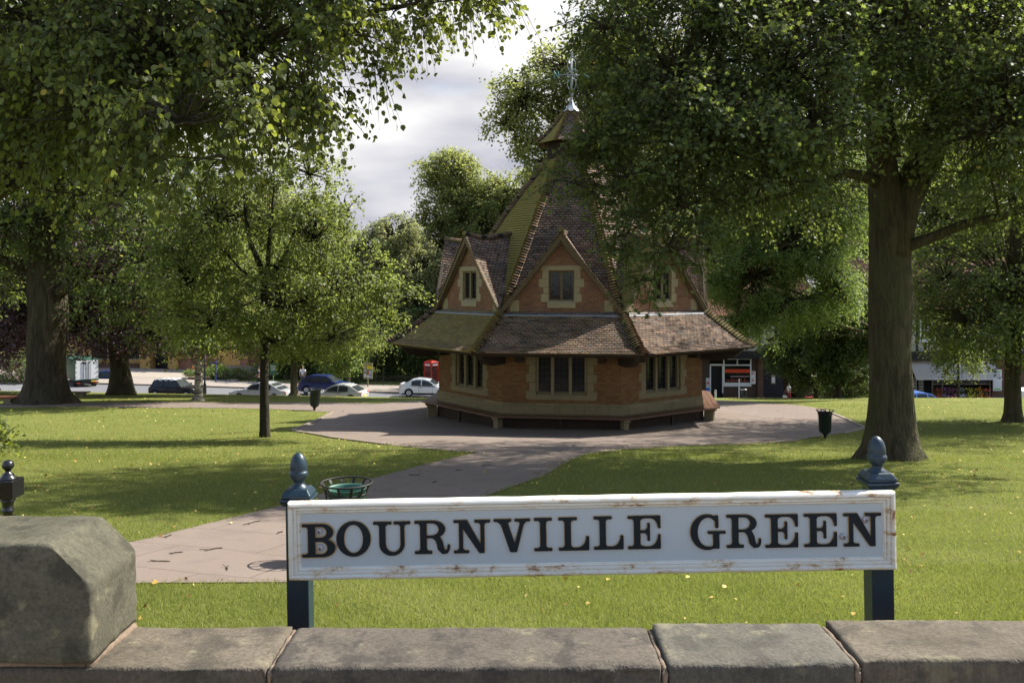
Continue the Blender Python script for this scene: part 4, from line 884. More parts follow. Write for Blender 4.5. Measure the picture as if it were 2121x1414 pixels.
    for s in (-1, 1):
        for (d0, d1, wd, off) in ((AG - .02, AG + .07, .17, .02), (AG - .12, AG - .02, .12, .17)):
            T0 = q(0, 0, ZT + .03 - off * 1.25) ; e0 = (0, ZT + .05 - off * 1.25); e1 = (s * (HB + .06 - off * .25), ZB - off * .05 + (.0 if off < .1 else .0))
            dx_, dz_ = e1[0] - e0[0], e1[1] - e0[1]; L = math.hypot(dx_, dz_); nx_, nz_ = -abs(dz_) / L * s, -abs(dx_) / L
            vs = [q(d, u, z) for d in (d0, d1) for u, z in ((e0[0], e0[1]), (e1[0], e1[1]), (e1[0] + nx_ * wd, e1[1] + nz_ * wd * .2), (e0[0], e0[1] - wd * 1.55))]
            vb.add(vs, [(4, 5, 6, 7), (3, 2, 1, 0), (0, 1, 5, 4), (1, 2, 6, 5), (2, 3, 7, 6)])
    vb.build('barge_board', M['timber_gable'], dormer)
# turret and cap
b = MB()
for k in range(8):
    L, R = 45 * k - 22.5, 45 * k + 22.5; b.quad(kp(L, .98, 4.7), kp(R, .98, 4.7), kp(R, .98, 5.75), kp(L, .98, 5.75))
    for j in range(6):
        z = 4.98 + j * .12; n, r = kn(45 * k); w = .98 * math.sin(math.radians(22.5)) - .07; c0 = Vector((KX, KY, 0)) + n * (.98 * C22)
        b.add([c0 + r * u + n * d + Vector((0, 0, z + dz)) for u in (-w, w) for d, dz in ((.03, 0), (.0, .09), (.0, .075), (.02, -.01))], [(0, 4, 5, 1), (3, 7, 4, 0), (2, 6, 7, 3)])
b.build('turret', M['timber_dark'], house)
cp_ = [(1.42, 5.52), (1.20, 5.70), (.78, 6.15), (.42, 6.62), (.30, 6.84)]; cc = prof_courses(cp_, 15); b = MB()
for k in range(8):
    for i in range(15):
        (r0, z0), (r1, z1) = cc[i], cc[i + 1]; L, R = 45 * k - 22.5, 45 * k + 22.5
        course_strip(b, kp(L, r0, z0), kp(R, r0, z0), kp(L, r1, z1), kp(R, r1, z1), i + 120, nseg=2, lift=.03)
    L, R = 45 * k - 22.5, 45 * k + 22.5; b.quad(kp(L, 1.38, 5.50), kp(L, .9, 5.62), kp(R, .9, 5.62), kp(R, 1.38, 5.50))
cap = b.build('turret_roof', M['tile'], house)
b = MB()
for k in range(8): bonnets(b, 45 * k + 22.5, cc, .10, .07)
b.build('hip_tiles', M['tile_hip'], cap, smooth=True)
b = MB(); vs = []
lp = [(.40, 6.80), (.30, 6.90), (.14, 7.08), (.07, 7.25), (.045, 7.32)]
for (r0, z0), (r1, z1) in zip(lp, lp[1:]):
    for k in range(8): b.quad(kp(45 * k - 22.5, r0, z0), kp(45 * k + 22.5, r0, z0), kp(45 * k + 22.5, r1, z1), kp(45 * k - 22.5, r1, z1))
b.build('lead_cap', M['metal_white'], house)
# weather vane
vane = empty('weather_vane', (KX, KY, 7.3), 0, 'wrought iron weather vane with compass letters on top of the roof turret', 'weather vane')
b = MB(); b.tube([(0, 0, 0), (0, 0, 1.95)], [.035, .016], 8); b.lathe([(.0, 1.93), (.03, 1.96), (.0, 2.05)], n=8)
for z, r in ((.02, .05), (.95, .06)): b.lathe([(.0, z), (r, z + .03), (r, z + .06), (0, z + .09)], n=10)
b.build('spindle', M['metal_white'], vane, smooth=True)
for i in range(2):
    an = math.radians(8 + 90 * i); dx_, dy_ = math.cos(an), math.sin(an); b = MB(); b.tube([(-dx_ * .52, -dy_ * .52, 1.0), (dx_ * .52, dy_ * .52, 1.0)], .018, 6); b.build('compass_arm', M['metal_white'], vane, smooth=True)
def scroll(b, an, z, s, up=1, r=.012):
    c, s_ = math.cos(an), math.sin(an); pts = []
    for i in range(22):
        t = i / 21; w = .02 + .16 * math.sin(math.pi * t * .9); zz = z + up * t * .62 * s; pts.append((c * w * s, s_ * w * s, zz))
    for i in range(9):
        t = i / 8 * math.pi * 1.7; R = .05 * s; pts.append((c * (.07 * s + R * math.sin(t)), s_ * (.07 * s + R * math.sin(t)), z + up * (.62 * s + R * (1 - math.cos(t)) * .8)))
    b.tube(pts, r, 5)
b = MB()
for k in range(4):
    an = math.radians(8 + 45 + 90 * k) if False else math.radians(8 + 90 * k)
    scroll(b, an, .32, 1.0); scroll(b, an, 1.08, .95); scroll(b, an, .12, .42, 1); scroll(b, an, 1.72, .3)
    c, s_ = math.cos(an + .78), math.sin(an + .78); pts = [(c * (.1 + .1 * math.cos(t)), s_ * (.1 + .1 * math.cos(t)), 1.0 + .13 * math.sin(t)) for t in [i / 12 * 2 * math.pi for i in range(13)]]; b.tube(pts, .011, 5)
    c, s_ = math.cos(an), math.sin(an)
    for zz in (.88, 1.13): b.tube([(c * (.17 + .08 * math.cos(t)), s_ * (.17 + .08 * math.cos(t)), zz + .08 * math.sin(t)) for t in [i / 10 * 1.7 * math.pi for i in range(11)]], .010, 5)
b.build('scrollwork', M['metal_white'], vane, smooth=True)
an = math.radians(8); c, s_ = math.cos(an), math.sin(an)
def lett(pts, X, ax):     # strokes in (u,z) drawn on the axis plane
    b = MB(); b.tube([(ax[0] * (X + u), ax[1] * (X + u), 1.0 + z) for u, z in pts], .024, 6); return b
b = lett([(-.11, -.13), (-.11, .13), (.06, -.13), (.06, .13)], -.60, (c, s_)); b.build('letter', M['verdigris'], vane)
pts = [(.08 * math.cos(t), .065 + .065 * math.sin(t)) for t in [math.radians(d) for d in range(20, 271, 25)]] + [(.085 * math.cos(t), -.07 + .07 * math.sin(t)) for t in [math.radians(d) for d in range(90, -161, -25)]]
lett(pts, .62, (c, s_)).build('letter', M['verdigris'], vane)
lett([(-.1, .12), (-.05, -.12), (0, .05), (.05, -.12), (.1, .12)], .60, (-s_, c)).build('letter', M['verdigris'], vane)
lett([(.08, .12), (-.06, .12), (-.06, 0), (.05, 0), (-.06, 0), (-.06, -.12), (.08, -.12)], -.60, (-s_, c)).build('letter', M['verdigris'], vane)
# bench round the walls
bench = empty('octagonal_bench', (0, 0, 0), 0, 'continuous slatted wooden bench running round the foot of the octagonal rest house', 'bench')
BZ = -4.60
for k in range(8):
    L, R = 45 * k - 22.5, 45 * k + 22.5
    b = MB()
    for (r0, r1) in ((6.08, 5.90), (5.885, 5.70), (5.685, 5.50)):
        vs = [kp(an_, r, z) for an_ in (L + .06, R - .06) for r, z in ((r0, BZ - .05), (r0, BZ), (r1, BZ), (r1, BZ - .05))]; b.add(vs, [(0, 4, 5, 1), (1, 5, 6, 2), (2, 6, 7, 3), (3, 7, 4, 0), (0, 1, 2, 3), (7, 6, 5, 4)])
    b.build('seat', M['bench_wood'], bench)
    an = math.radians(R + KT); n = Vector((math.sin(an), -math.cos(an), 0)); r = Vector((math.cos(an), math.sin(an), 0)); o = Vector((KX, KY, 0))
    b = MB(); lg = lambda b, d0, d1, w, z0, z1: b.add([o + n * d + r * s * w + Vector((0, 0, z)) for d in (d0, d1) for s, z in ((-1, z0), (1, z0), (1, z1), (-1, z1))], [(3, 2, 1, 0), (4, 5, 6, 7), (0, 1, 5, 4), (1, 2, 6, 5), (2, 3, 7, 6), (3, 0, 4, 7)])
    lg(b, 5.45, 5.93, .12, BZ - .17, BZ - .055); lg(b, 5.50, 5.86, .095, KB - .35, BZ - .172); b.build('stone_support', M['limestone_dark'], bench, bevel=.02, seg=1)
    b = MB(); face_box(b, 45 * k, 5.36, 5.44, -.04, .04, KB - .3, BZ - .055); b.build('leg', M['timber_dark'], bench)
# ================================================================ stone wall
def rough_stone(name, x0, x1, y0, y1, z0, z1, m, parent, seed, slope=(0, 0), chamf=0, amp=.003, rnd=.0065, step=.013, y1b=None, skew=(0, 0), chips=()):
    """weathered block: dense box grid with rounded arrises, pitted faces, chipped edges"""
    dx, dy, dz = x1 - x0, y1 - y0, z1 - z0; nx, ny, nz_ = [max(2, int(d / step)) for d in (dx, dy, dz)]
    bm = bmesh.new(); idx = {}
    def vert(i, j, k):
        key = (i, j, k)
        if key in idx: return idx[key]
        u, v, w = i / nx, j / ny, k / nz_
        p = Vector((x0 + dx * u, y0 + dy * v, z0 + dz * w))
        # distance to faces, rounding
        q = Vector((min(u, 1 - u) * dx, min(v, 1 - v) * dy, min(w, 1 - w) * dz)); c = Vector(((x0 + x1) / 2, (y0 + y1) / 2, (z0 + z1) / 2))
        r = rnd * (1 + .7 * noise.noise(p * 9 + Vector((seed, 0, 0))))
        inner = Vector([min(max(p[a], (x0, y0, z0)[a] + r), (x1, y1, z1)[a] - r) for a in range(3)]); d = p - inner
        if d.length > r: p = inner + d.normalized() * r
        if chamf:     # weathered slope on the right top arris
            e = (x1 - p.x) + (z1 - p.z)
            if e < chamf: t = (chamf - e) / 2; p.x -= t; p.z -= t
        if skew[0] or skew[1]: p.x += (skew[0] if u > .5 else skew[1]) * (abs(u - .5) * 2) * (v - .5)
        nrm = d.normalized() if d.length > 1e-6 else Vector((0, 0, 1))
        h = noise.fractal(p * 14 + Vector((seed * 3, 0, 0)), .9, 2.2, 5) * amp + noise.noise(p * 3.2 + Vector((0, seed, 0))) * amp * 1.4
        for (cx_, cw, cd) in chips:
            t = abs(p.x - cx_) / cw
            if t < 1 and v < .12 and w > .5: h -= cd * (1 - t * t) * (.6 + .6 * noise.noise(p * 40)) * (1 - v / .12) * (w - .3)
        p += nrm * h; p.z += slope[0] * (p.x - x0) + slope[1] * (p.y - y0)
        idx[key] = bm.verts.new(p); return idx[key]
    def grid(n1, n2, f, flip):
        for a in range(n1):
            for c in range(n2):
                q = [f(a, c), f(a + 1, c), f(a + 1, c + 1), f(a, c + 1)]
                bm.faces.new(q[::-1] if flip else q)
    grid(nx, ny, lambda a, c: vert(a, c, nz_), False); grid(nx, ny, lambda a, c: vert(a, c, 0), True)
    grid(nx, nz_, lambda a, c: vert(a, 0, c), False); grid(nx, nz_, lambda a, c: vert(a, ny, c), True)
    grid(ny, nz_, lambda a, c: vert(0, a, c), True); grid(ny, nz_, lambda a, c: vert(nx, a, c), False)
    me = bpy.data.meshes.new(name); bm.to_mesh(me); bm.free(); me.polygons.foreach_set('use_smooth', [True] * len(me.polygons)); me.materials.append(m)
    o = link(bpy.data.objects.new(name, me)); o.parent = parent; return o
wall = empty('stone_wall', (0, 0, 0), 0, 'low stone boundary wall with weathered coping stones and a raised end block', 'wall')
rough_stone('coping_stone', -2.6, -.592, 2.09, 2.345, -1.06, -.930, M['coping'], wall, 1, (0, .004), chips=((-.80, .06, .012), (-.61, .03, .02)))
rough_stone('coping_stone', -.578, .363, 2.09, 2.342, -1.06, -.930, M['coping_dark'], wall, 2, (.002, .0), chips=((.27, .12, .04), (-.1, .06, .012), (-.38, .05, .01)))
rough_stone('coping_stone', .377, .829, 2.095, 2.345, -1.05, -.926, M['coping_grey'], wall, 3, (.008, .02), chips=((.62, .12, .026), (.42, .03, .012), (.80, .03, .02)))
rough_stone('coping_stone', .844, 2.7, 2.10, 2.352, -1.04, -.915, M['coping'], wall, 4, (.002, .01), chips=((.87, .04, .02), (1.2, .07, .01)))
pier_ = rough_stone('end_block', -2.5, -1.012, 2.085, 2.35, -.918, -.630, M['pier'], wall, 5, (0, 0), chamf=.10, amp=.004, rnd=.009, chips=())
def mortar(name, pts, w, seed):
    b = MB(); rng_ = random.Random(seed); q = []
    for i in range(len(pts) - 1):
        for k in range(8): q.append(Vector(pts[i]).lerp(Vector(pts[i + 1]), k / 8))
    q.append(Vector(pts[-1])); b.tube([p + Vector((rng_.uniform(-.002, .002), rng_.uniform(-.001, .001), rng_.uniform(-.0015, .0015))) for p in q], [w * rng_.uniform(.8, 1.25) for _ in q], 8); b.build(name, M['mortar'], wall, smooth=True)
for x, zt in ((-.585, -.932), (.370, -.931), (.8365, -.921)): mortar('mortar_joint', [(x, 2.335, zt - .009), (x, 2.112, zt - .010), (x, 2.104, zt - .02), (x, 2.102, -1.05)], .0075, int(x * 100))
mortar('mortar_joint', [(-2.5, 2.104, -.924), (-1.03, 2.104, -.925)], .009, 8); mortar('mortar_joint', [(-1.026, 2.10, -.928), (-1.018, 2.34, -.928)], .010, 9)
b = MB(); b.box(-6, 6, 2.13, 2.31, -2.3, -1.062); b.build('wall_face', M['brick_brown'], wall)
b = MB(); b.box(-6, -2.62, 2.09, 2.345, -1.06, -.93); b.box(2.72, 6, 2.1, 2.352, -1.04, -.915); b.build('coping_stone', M['coping'], wall, bevel=.01)
# ================================================================ street name sign
SD = 2.62                                     # distance of the board's face
S = F / SD                                    # photo pixels per metre on the board
sign = empty('street_name_sign', (P(1227, 1110, SD).x, SD, Z(.2, SD)), 0, 'white cast iron street name sign on two dark blue posts with acorn finials', 'sign'); so = Vector(sign.location)
ROLL = math.radians(1.06); bc = P(1226, 1108.5, SD) - so
board = empty('sign_board', (0, 0, 0)); board.parent = sign; board.location = bc; board.rotation_euler = (0, -ROLL, 0)
def bl(px, py):     # photo pixel -> board coordinates
    v = P(px, py, SD) - so - bc; c, s_ = math.cos(ROLL), math.sin(ROLL); return v.x * c + v.z * s_, -v.x * s_ + v.z * c
BW, BH = 1256 / S / 2, 161 / S / 2
b = MB(); b.box(-BW + .02, BW - .02, .004, .012, -BH + .02, BH - .02); b.build('field', M['sign_field'], board)
b = MB()      # moulded frame, swept profile (distance in from the edge, height towards the viewer)
prf = [(0, .022), (0, -.006), (.003, -.012), (.007, -.015), (.012, -.0155), (.0150, -.0115), (.0162, -.006), (.0180, -.0075), (.0235, -.0085), (.0258, -.0045), (.0266, -.0005), (.0285, -.0025), (.0325, -.0022), (.0345, .0015), (.0365, .0045)]
def rect(d): return [(-BW + d, -BH + d), (BW - d, -BH + d), (BW - d, BH - d), (-BW + d, BH - d)]
nseg = (90, 14)
for i in range(len(prf) - 1):
    for e in range(4):
        a0, a1 = rect(prf[i][0])[e], rect(prf[i][0])[(e + 1) % 4]; b0, b1 = rect(prf[i + 1][0])[e], rect(prf[i + 1][0])[(e + 1) % 4]; n = nseg[e % 2]
        for k in range(n):
            t, u = k / n, (k + 1) / n
            def pp(p0, p1, t, h):
                x, z = p0[0] + (p1[0] - p0[0]) * t, p0[1] + (p1[1] - p0[1]) * t; w = noise.noise(Vector((x * 14, z * 14, h * 60))) * .0011 + noise.noise(Vector((x * 50, z * 50, 3))) * .0004
                return (x, h + w, z + w)
            b.quad(pp(a0, a1, t, prf[i][1]), pp(b0, b1, t, prf[i + 1][1]), pp(b0, b1, u, prf[i + 1][1]), pp(a0, a1, u, prf[i][1]))
b.quad(*[(x, .021, z) for x, z in rect(.0005)[::-1]])
fo = b.build('frame', M['sign_frame'], board)
bm = bmesh.new(); bm.from_mesh(fo.data); bmesh.ops.remove_doubles(bm, verts=bm.verts, dist=.0004); bmesh.ops.recalc_face_normals(bm, faces=bm.faces); bm.to_mesh(fo.data); bm.free()
# --- letters from filled masks
RES = 150
def lmask(ch):
    H = RES; pad = 12; Wd = int(1.25 * H); X, Y = np.meshgrid((np.arange(Wd + 2 * pad) - pad + .5) / H, (np.arange(H + 2 * pad) - pad + .5) / H)
    m = np.zeros(X.shape, bool)
    R = lambda x0, y0, x1, y1: (X >= x0) & (X <= x1) & (Y >= y0) & (Y <= y1)
    E = lambda cx, cy, rx, ry: ((X - cx) / rx) ** 2 + ((Y - cy) / ry) ** 2 <= 1
    PG = lambda *p: in_poly(X, Y, p)
    def serif(x0, x1, s0, s1, top):     # slab with brackets to a stem s0..s1
        h = .085; k = .06
        if top: return R(x0, 1 - h, x1, 1) | PG((s0 - k, 1 - h), (s0, 1 - h - k), (s1, 1 - h - k), (s1 + k, 1 - h), (s1, 1), (s0, 1))
        return R(x0, 0, x1, h) | PG((s0 - k, h), (s0, h + k), (s1, h + k), (s1 + k, h), (s1, 0), (s0, 0))
    def stroke(pts, ws):
        o = np.zeros(X.shape, bool)
        for (a, c), (wa, wc) in zip(zip(pts, pts[1:]), zip(ws, ws[1:])):
            for t in np.linspace(0, 1, 14): r = (wa + (wc - wa) * t) / 2; o |= E(a[0] + (c[0] - a[0]) * t, a[1] + (c[1] - a[1]) * t, r, r)
        return o
    if ch == 'I': m = R(.19, 0, .37, 1) | serif(0, .56, .19, .37, 0) | serif(0, .56, .19, .37, 1); w = .56
    if ch == 'L': m = R(.19, 0, .38, 1) | serif(0, .57, .19, .38, 1) | serif(0, .5, .19, .38, 0) | R(0, 0, .94, .085) | (R(.58, .0, .94, .42) & ~E(.58, .42, .27, .335)); w = .94
    if ch == 'E':
        m = R(.19, 0, .38, 1) | serif(0, .5, .19, .38, 0) | serif(0, .5, .19, .38, 1) | R(0, 0, 1, .075) | R(0, .93, 1, 1)
        m |= (R(.66, 0, 1, .44) & ~E(.66, .44, .265, .365)) | (R(.66, .62, 1, 1) & ~E(.66, .62, .265, .31)) | R(.38, .48, .6, .56)
        m |= R(.60, .25, .675, .78) | (R(.45, .36, .62, .68) & ~E(.44, .68, .16, .14) & ~E(.44, .36, .16, .14)); w = 1
    if ch == 'B':
        m = R(.18, 0, .42, 1) | R(0, .92, .62, 1) | R(0, 0, .62, .08) | R(.3, .49, .6, .57) | serif(0, .4, .18, .4, 0) | serif(0, .4, .18, .4, 1)
        m |= (E(.58, .745, .37, .257) & R(.42, .48, 1, 1)) | (E(.60, .275, .41, .278) & R(.42, 0, 1.02, .56))
        m &= ~((E(.55, .75, .20, .165) & (X > .55)) | R(.40, .585, .56, .915)); m &= ~((E(.56, .275, .21, .19) & (X > .55)) | R(.40, .088, .57, .465)); w = 1
    if ch == 'O': m = E(.53, .5, .53, .535) & ~E(.53, .5, .30, .43); w = 1.06
    if ch == 'U': m = R(.18, .3, .37, 1) | R(.82, .3, .94, 1) | serif(0, .55, .18, .37, 1) | serif(.62, 1.12, .82, .94, 1) | (E(.56, .32, .38, .35) & (Y < .33)); m &= ~((E(.595, .33, .225, .25) & (Y < .34)) | R(.37, .33, .82, .85)); w = 1.12
    if ch == 'R':
        m = R(.17, 0, .36, 1) | serif(0, .52, .17, .36, 0) | serif(0, .4, .17, .36, 1) | R(0, .92, .58, 1) | R(.3, .475, .56, .545) | (E(.55, .735, .37, .265) & R(.36, .46, 1, 1))
        m &= ~((E(.52, .735, .205, .185) & (X > .52)) | R(.36, .55, .53, .92)); m |= stroke([(.56, .505), (.70, .44), (.76, .30), (.78, .17), (.85, .055), (.96, .05), (1.01, .13), (1.02, .24)], [.08, .17, .19, .19, .13, .085, .075, .07]); w = 1.06
    if ch == 'N': m = R(.16, 0, .28, 1) | serif(0, .46, .16, .28, 0) | R(0, .915, .42, 1) | PG((.10, 1), (.41, 1), (.94, .04), (.94, 0), (.78, 0), (.16, .92)) | R(.82, 0, .94, 1) | serif(.64, 1.12, .82, .94, 1); w = 1.12
    if ch == 'V': m = PG((.17, .96), (.39, .96), (.615, .26), (.80, .96), (.92, .96), (.675, 0), (.48, 0)) | R(0, .92, .52, 1) | R(.62, .92, 1.08, 1) | PG((.10, .92), (.2, .84), (.40, .84), (.46, .92)) | PG((.74, .92), (.78, .84), (.9, .84), (.97, .92)); w = 1.08
    if ch == 'G':
        m = E(.50, .5, .50, .535) & ~E(.53, .5, .32, .44); m &= ~((X > .60) & (Y < .62) & (Y > .05)); m &= ~((X > .84) & (Y > .5)); m &= ~((X > .6) & (Y < .2)) | E(.5, .5, .5, .535) & (X < .75)
        m &= ~(E(.53, .5, .32, .44)); m |= R(.745, .62, .83, 1.0) | PG((.62, .93), (.78, .78), (.78, .62), (.83, .62), (.83, 1), (.75, .93)) | R(.68, 0.0, .86, .48) | R(.52, .445, 1.05, .525) | PG((.62, .04), (.70, .12), (.86, .04), (.86, 0), (.8, -.0)); w = 1.05
    return m.astype(float), w, pad
def contours(f, lv=.5):
    """marching squares -> closed loops"""
    segs = {}; H, Wd = f.shape
    def ip(a, b, pa, pb): t = (lv - a) / (b - a); return (pa[0] + (pb[0] - pa[0]) * t, pa[1] + (pb[1] - pa[1]) * t)
    for j in range(H - 1):
        row = f[j:j + 2]; act = np.nonzero((row.max(0)[:-1] > -1) & ~((np.minimum.reduce([row[0, :-1], row[0, 1:], row[1, :-1], row[1, 1:]]) > lv) | (np.maximum.reduce([row[0, :-1], row[0, 1:], row[1, :-1], row[1, 1:]]) <= lv)))[0]
        for i in act:
            v = [f[j, i], f[j, i + 1], f[j + 1, i + 1], f[j + 1, i]]; p = [(i, j), (i + 1, j), (i + 1, j + 1), (i, j + 1)]; ek = [('h', i, j), ('v', i + 1, j), ('h', i, j + 1), ('v', i, j)]
            cr_ = []
            for e in range(4):
                a, b_ = v[e], v[(e + 1) % 4]
                if (a > lv) != (b_ > lv): cr_.append((ek[e], ip(a, b_, p[e], p[(e + 1) % 4]), a > lv))
            if len(cr_) == 2:
                s, t = cr_ if cr_[0][2] else cr_[::-1]; segs[s[0]] = (t[0], s[1])
            elif len(cr_) == 4:
                for a in range(4):
                    if cr_[a][2]: segs[cr_[a][0]] = (cr_[(a + 3) % 4][0], cr_[a][1])
    loops = []
    while segs:
        k0 = next(iter(segs)); k = k0; lp_ = []
        while k in segs: nx_, pt = segs.pop(k); lp_.append(pt); k = nx_
        if len(lp_) > 10: loops.append(lp_)
    return loops
LC = {}
def letter_mesh(ch):
    if ch in LC: return LC[ch]
    m, w, pad = lmask(ch); k = 4
    for _ in range(2):
        for ax in (0, 1): m = sum(np.roll(m, s, ax) for s in range(-k // 2 + 1, k // 2 + 1)) / len(range(-k // 2 + 1, k // 2 + 1))
    loops = contours(m); P2 = [[((x - pad + .5) / RES, (y - pad + .5) / RES) for x, y in lp_[::3]] for lp_ in loops]
    LC[ch] = (P2, w); return LC[ch]
def put_letter(ch, px0, px1, pyt, pyb):
    P2, w = letter_mesh(ch); x0, zt = bl(px0, (pyt + pyb) / 2 - 34); x1, _ = bl(px1, (pyt + pyb) / 2 - 34); _, zb = bl(px0, pyb); h = 68.5 / S; zb = zb
    sx = (x1 - x0) / w; loops = [[(x0 + x * sx, zb + y * h) for x, y in lp_] for lp_ in P2]
    def ext(name, off, y0, y1, m):
        b = MB(); L3 = []
        for lp_ in loops:
            n = len(lp_); q = []
            for i in range(n):
                a, c, d = Vector(lp_[i - 1]), Vector(lp_[i]), Vector(lp_[(i + 1) % n]); t = (d - a).normalized(); nn = Vector((t.y, -t.x)); c2 = c + nn * off * OUT; q.append(Vector((c2.x, y1, c2.y)))
            L3.append(q)
        allv = [p for q in L3 for p in q]; tris = tessellate_polygon(L3); b.add(allv, [tuple(t) for t in tris])
        k = 0
        for q in L3:
            n = len(q); b.add(list(q) + [Vector((p.x, y0, p.z)) for p in q], [(i, (i + 1) % n, (i + 1) % n + n, i + n) for i in range(n)])
        o = b.build(name, m, board); bm = bmesh.new(); bm.from_mesh(o.data); bmesh.ops.remove_doubles(bm, verts=bm.verts, dist=1e-5); bmesh.ops.recalc_face_normals(bm, faces=bm.faces)
        bm.to_mesh(o.data); bm.free(); return o
    return ext('letter', 0, .005, -.003, M['sign_letter']), ext('letter_edge', .0034 if ch == 'B' else .0015, .005, .0005, M['rust'])
OUT = 1
for args in (('B', 625, 693, 1085, 1154), ('O', 696, 766.5, 1081, 1150.5), ('U', 772.5, 849, 1080, 1149), ('R', 858, 931, 1078.5, 1147), ('N', 939, 1014.5, 1077.5, 1145.5), ('V', 1022, 1097.5, 1076, 1143.5),
             ('I', 1105.5, 1142.5, 1073.5, 1141), ('L', 1156, 1219, 1073, 1140), ('L', 1229, 1290, 1071, 1138), ('E', 1299.5, 1367, 1069, 1137), ('G', 1429, 1501.5, 1068, 1136.5), ('R', 1504, 1575.5, 1066.5, 1134.5), ('E', 1584, 1651.5, 1066, 1134),
             ('E', 1664.5, 1732, 1064.5, 1132.5), ('N', 1746.5, 1824, 1062.5, 1131.5)):
    a_, e_ = put_letter(*args)
    e_.parent = a_
for px, py in ((661, 1100), (663, 1134), (1793, 1076), (1747, 1111)):
    x, z = bl(px, py); b = MB(); n = 14; R0 = 7.2 / S
    vs = [(x, -.0065, z)] + [(x + R0 * .62 * math.cos(a), -.0055, z + R0 * .62 * math.sin(a)) for a in [2 * math.pi * i / n for i in range(n)]] + [(x + R0 * math.cos(a), .0, z + R0 * math.sin(a)) for a in [2 * math.pi * i / n for i in range(n)]] + [(x + R0 * math.cos(a), .006, z + R0 * math.sin(a)) for a in [2 * math.pi * i / n for i in range(n)]]
    b.add(vs, [(0, 1 + i, 1 + (i + 1) % n) for i in range(n)] + [(1 + i, 1 + n + i, 1 + n + (i + 1) % n, 1 + (i + 1) % n) for i in range(n)] + [(1 + n + i, 1 + 2 * n + i, 1 + 2 * n + (i + 1) % n, 1 + n + (i + 1) % n) for i in range(n)])
    sc_ = b.build('screw', M['screw'], board, smooth=True); b = MB()
    for a in (.5, .5 + math.pi / 2): b.bar((x - R0 * .55 * math.cos(a), -.0062, z - R0 * .55 * math.sin(a)), (x + R0 * .55 * math.cos(a), -.0062, z + R0 * .55 * math.sin(a)), .0022, .0016)
    b.build('slot', M['iron_dull'], sc_)
def post(pxc, pyc, ytop, ground_px):
    hw_ = .0340; c = P(pxc, 0, SD + .055); zb = Z(c.x, SD) - .3 - so.z; x = c.x - so.x; y = .07
    zt = -(ytop - HZ) / F * (SD + .055) - so.z    # z of the acorn tip
    px_ = MB(); zc = zt - .108 * 1.42; px_.box(-hw_, hw_, -hw_, hw_, zb, zc - .002)
    p = px_.build('post', M['navy'], sign, bevel=.004); p.location = (x + math.sin(ROLL * .8) * bc.z - .002, y, 0); p.rotation_euler = (0, -ROLL * .8, 0)
    b = MB(); b.box(-.049, .049, -.049, .049, zc, zc + .009); b.box(-.044, .044, -.044, .044, zc + .0095, zc + .019)
    vs = [(sx * w, sy * w, z) for w, z in ((.044, zc + .019), (.033, zc + .036)) for sx, sy in ((-1, -1), (1, -1), (1, 1), (-1, 1))]; b.add(vs, [(4, 5, 6, 7)] + [(i, (i + 1) % 4, (i + 1) % 4 + 4, i + 4) for i in range(4)]); b.add([(sx * w, sy * w, z) for w, z in ((.040, zc - .014), (.048, zc - .0005)) for sx, sy in ((-1, -1), (1, -1), (1, 1), (-1, 1))], [(3, 2, 1, 0)] + [(i, (i + 1) % 4, (i + 1) % 4 + 4, i + 4) for i in range(4)])
    cpo = b.build('post_cap', M['navy'], p, bevel=.003)
    b = MB(); z = zc + .034; r = 1
    b.lathe([(0.0291, z + 0.0000), (0.0282, z + 0.0037), (0.0188, z + 0.0112), (0.0155, z + 0.0167), (0.0174, z + 0.0223), (0.0254, z + 0.0307), (0.0296, z + 0.0409), (0.0299, z + 0.0484), (0.0277, z + 0.0516), (0.0256, z + 0.0539), (0.0268, z + 0.0595), (0.0261, z + 0.0725), (0.0230, z + 0.0865), (0.0179, z + 0.0977), (0.0103, z + 0.1060), (0.0028, z + 0.1097)], n=28)
    b.build('finial', M['navy'], p, smooth=True)
post(619, 0, 932, 0); post(1824, 0, 898, 0)
# ================================================================ cast iron handrail post at the left edge
g = Vector((-2.90, 5.0, 0)); g.z = Z(g.x, g.y); ip_ = empty('iron_handrail_post', g, 0, 'black cast iron handrail post with ball finial behind the raised end block', 'post')
zt = -1.025 - g.z; b = MB(); b.lathe([(.05, -.1), (.05, .1), (.035, .12), (.028, .14), (.028, zt - .30), (.033, zt - .295), (.033, zt - .285), (.028, zt - .28), (.030, zt - .25), (.045, zt - .215)], n=16); b.build('shaft', M['iron'], ip_, smooth=True)
b = MB(); b.box(-.062, .062, -.062, .062, zt - .215, zt - .108); b.build('socket_box', M['iron'], ip_, bevel=.008)
b = MB(); b.lathe([(.058, zt - .108), (.04, zt - .098), (.03, zt - .085), (.03, zt - .08), (.016, zt - .07), (.014, zt - .062), (.02, zt - .055), (.030, zt - .045), (.032, zt - .03), (.027, zt - .012), (.014, zt - .002), (.003, zt)], n=18); b.build('finial', M['iron'], ip_, smooth=True)
b = MB(); b.tube([(-.062, 0, zt - .155), (-.085, -.01, zt - .155)], .036, 14); b.tube([(-.08, -.01, zt - .155), (-1.2, -.1, zt - .155)], .02, 10); b.build('rail', M['iron'], ip_, smooth=True)
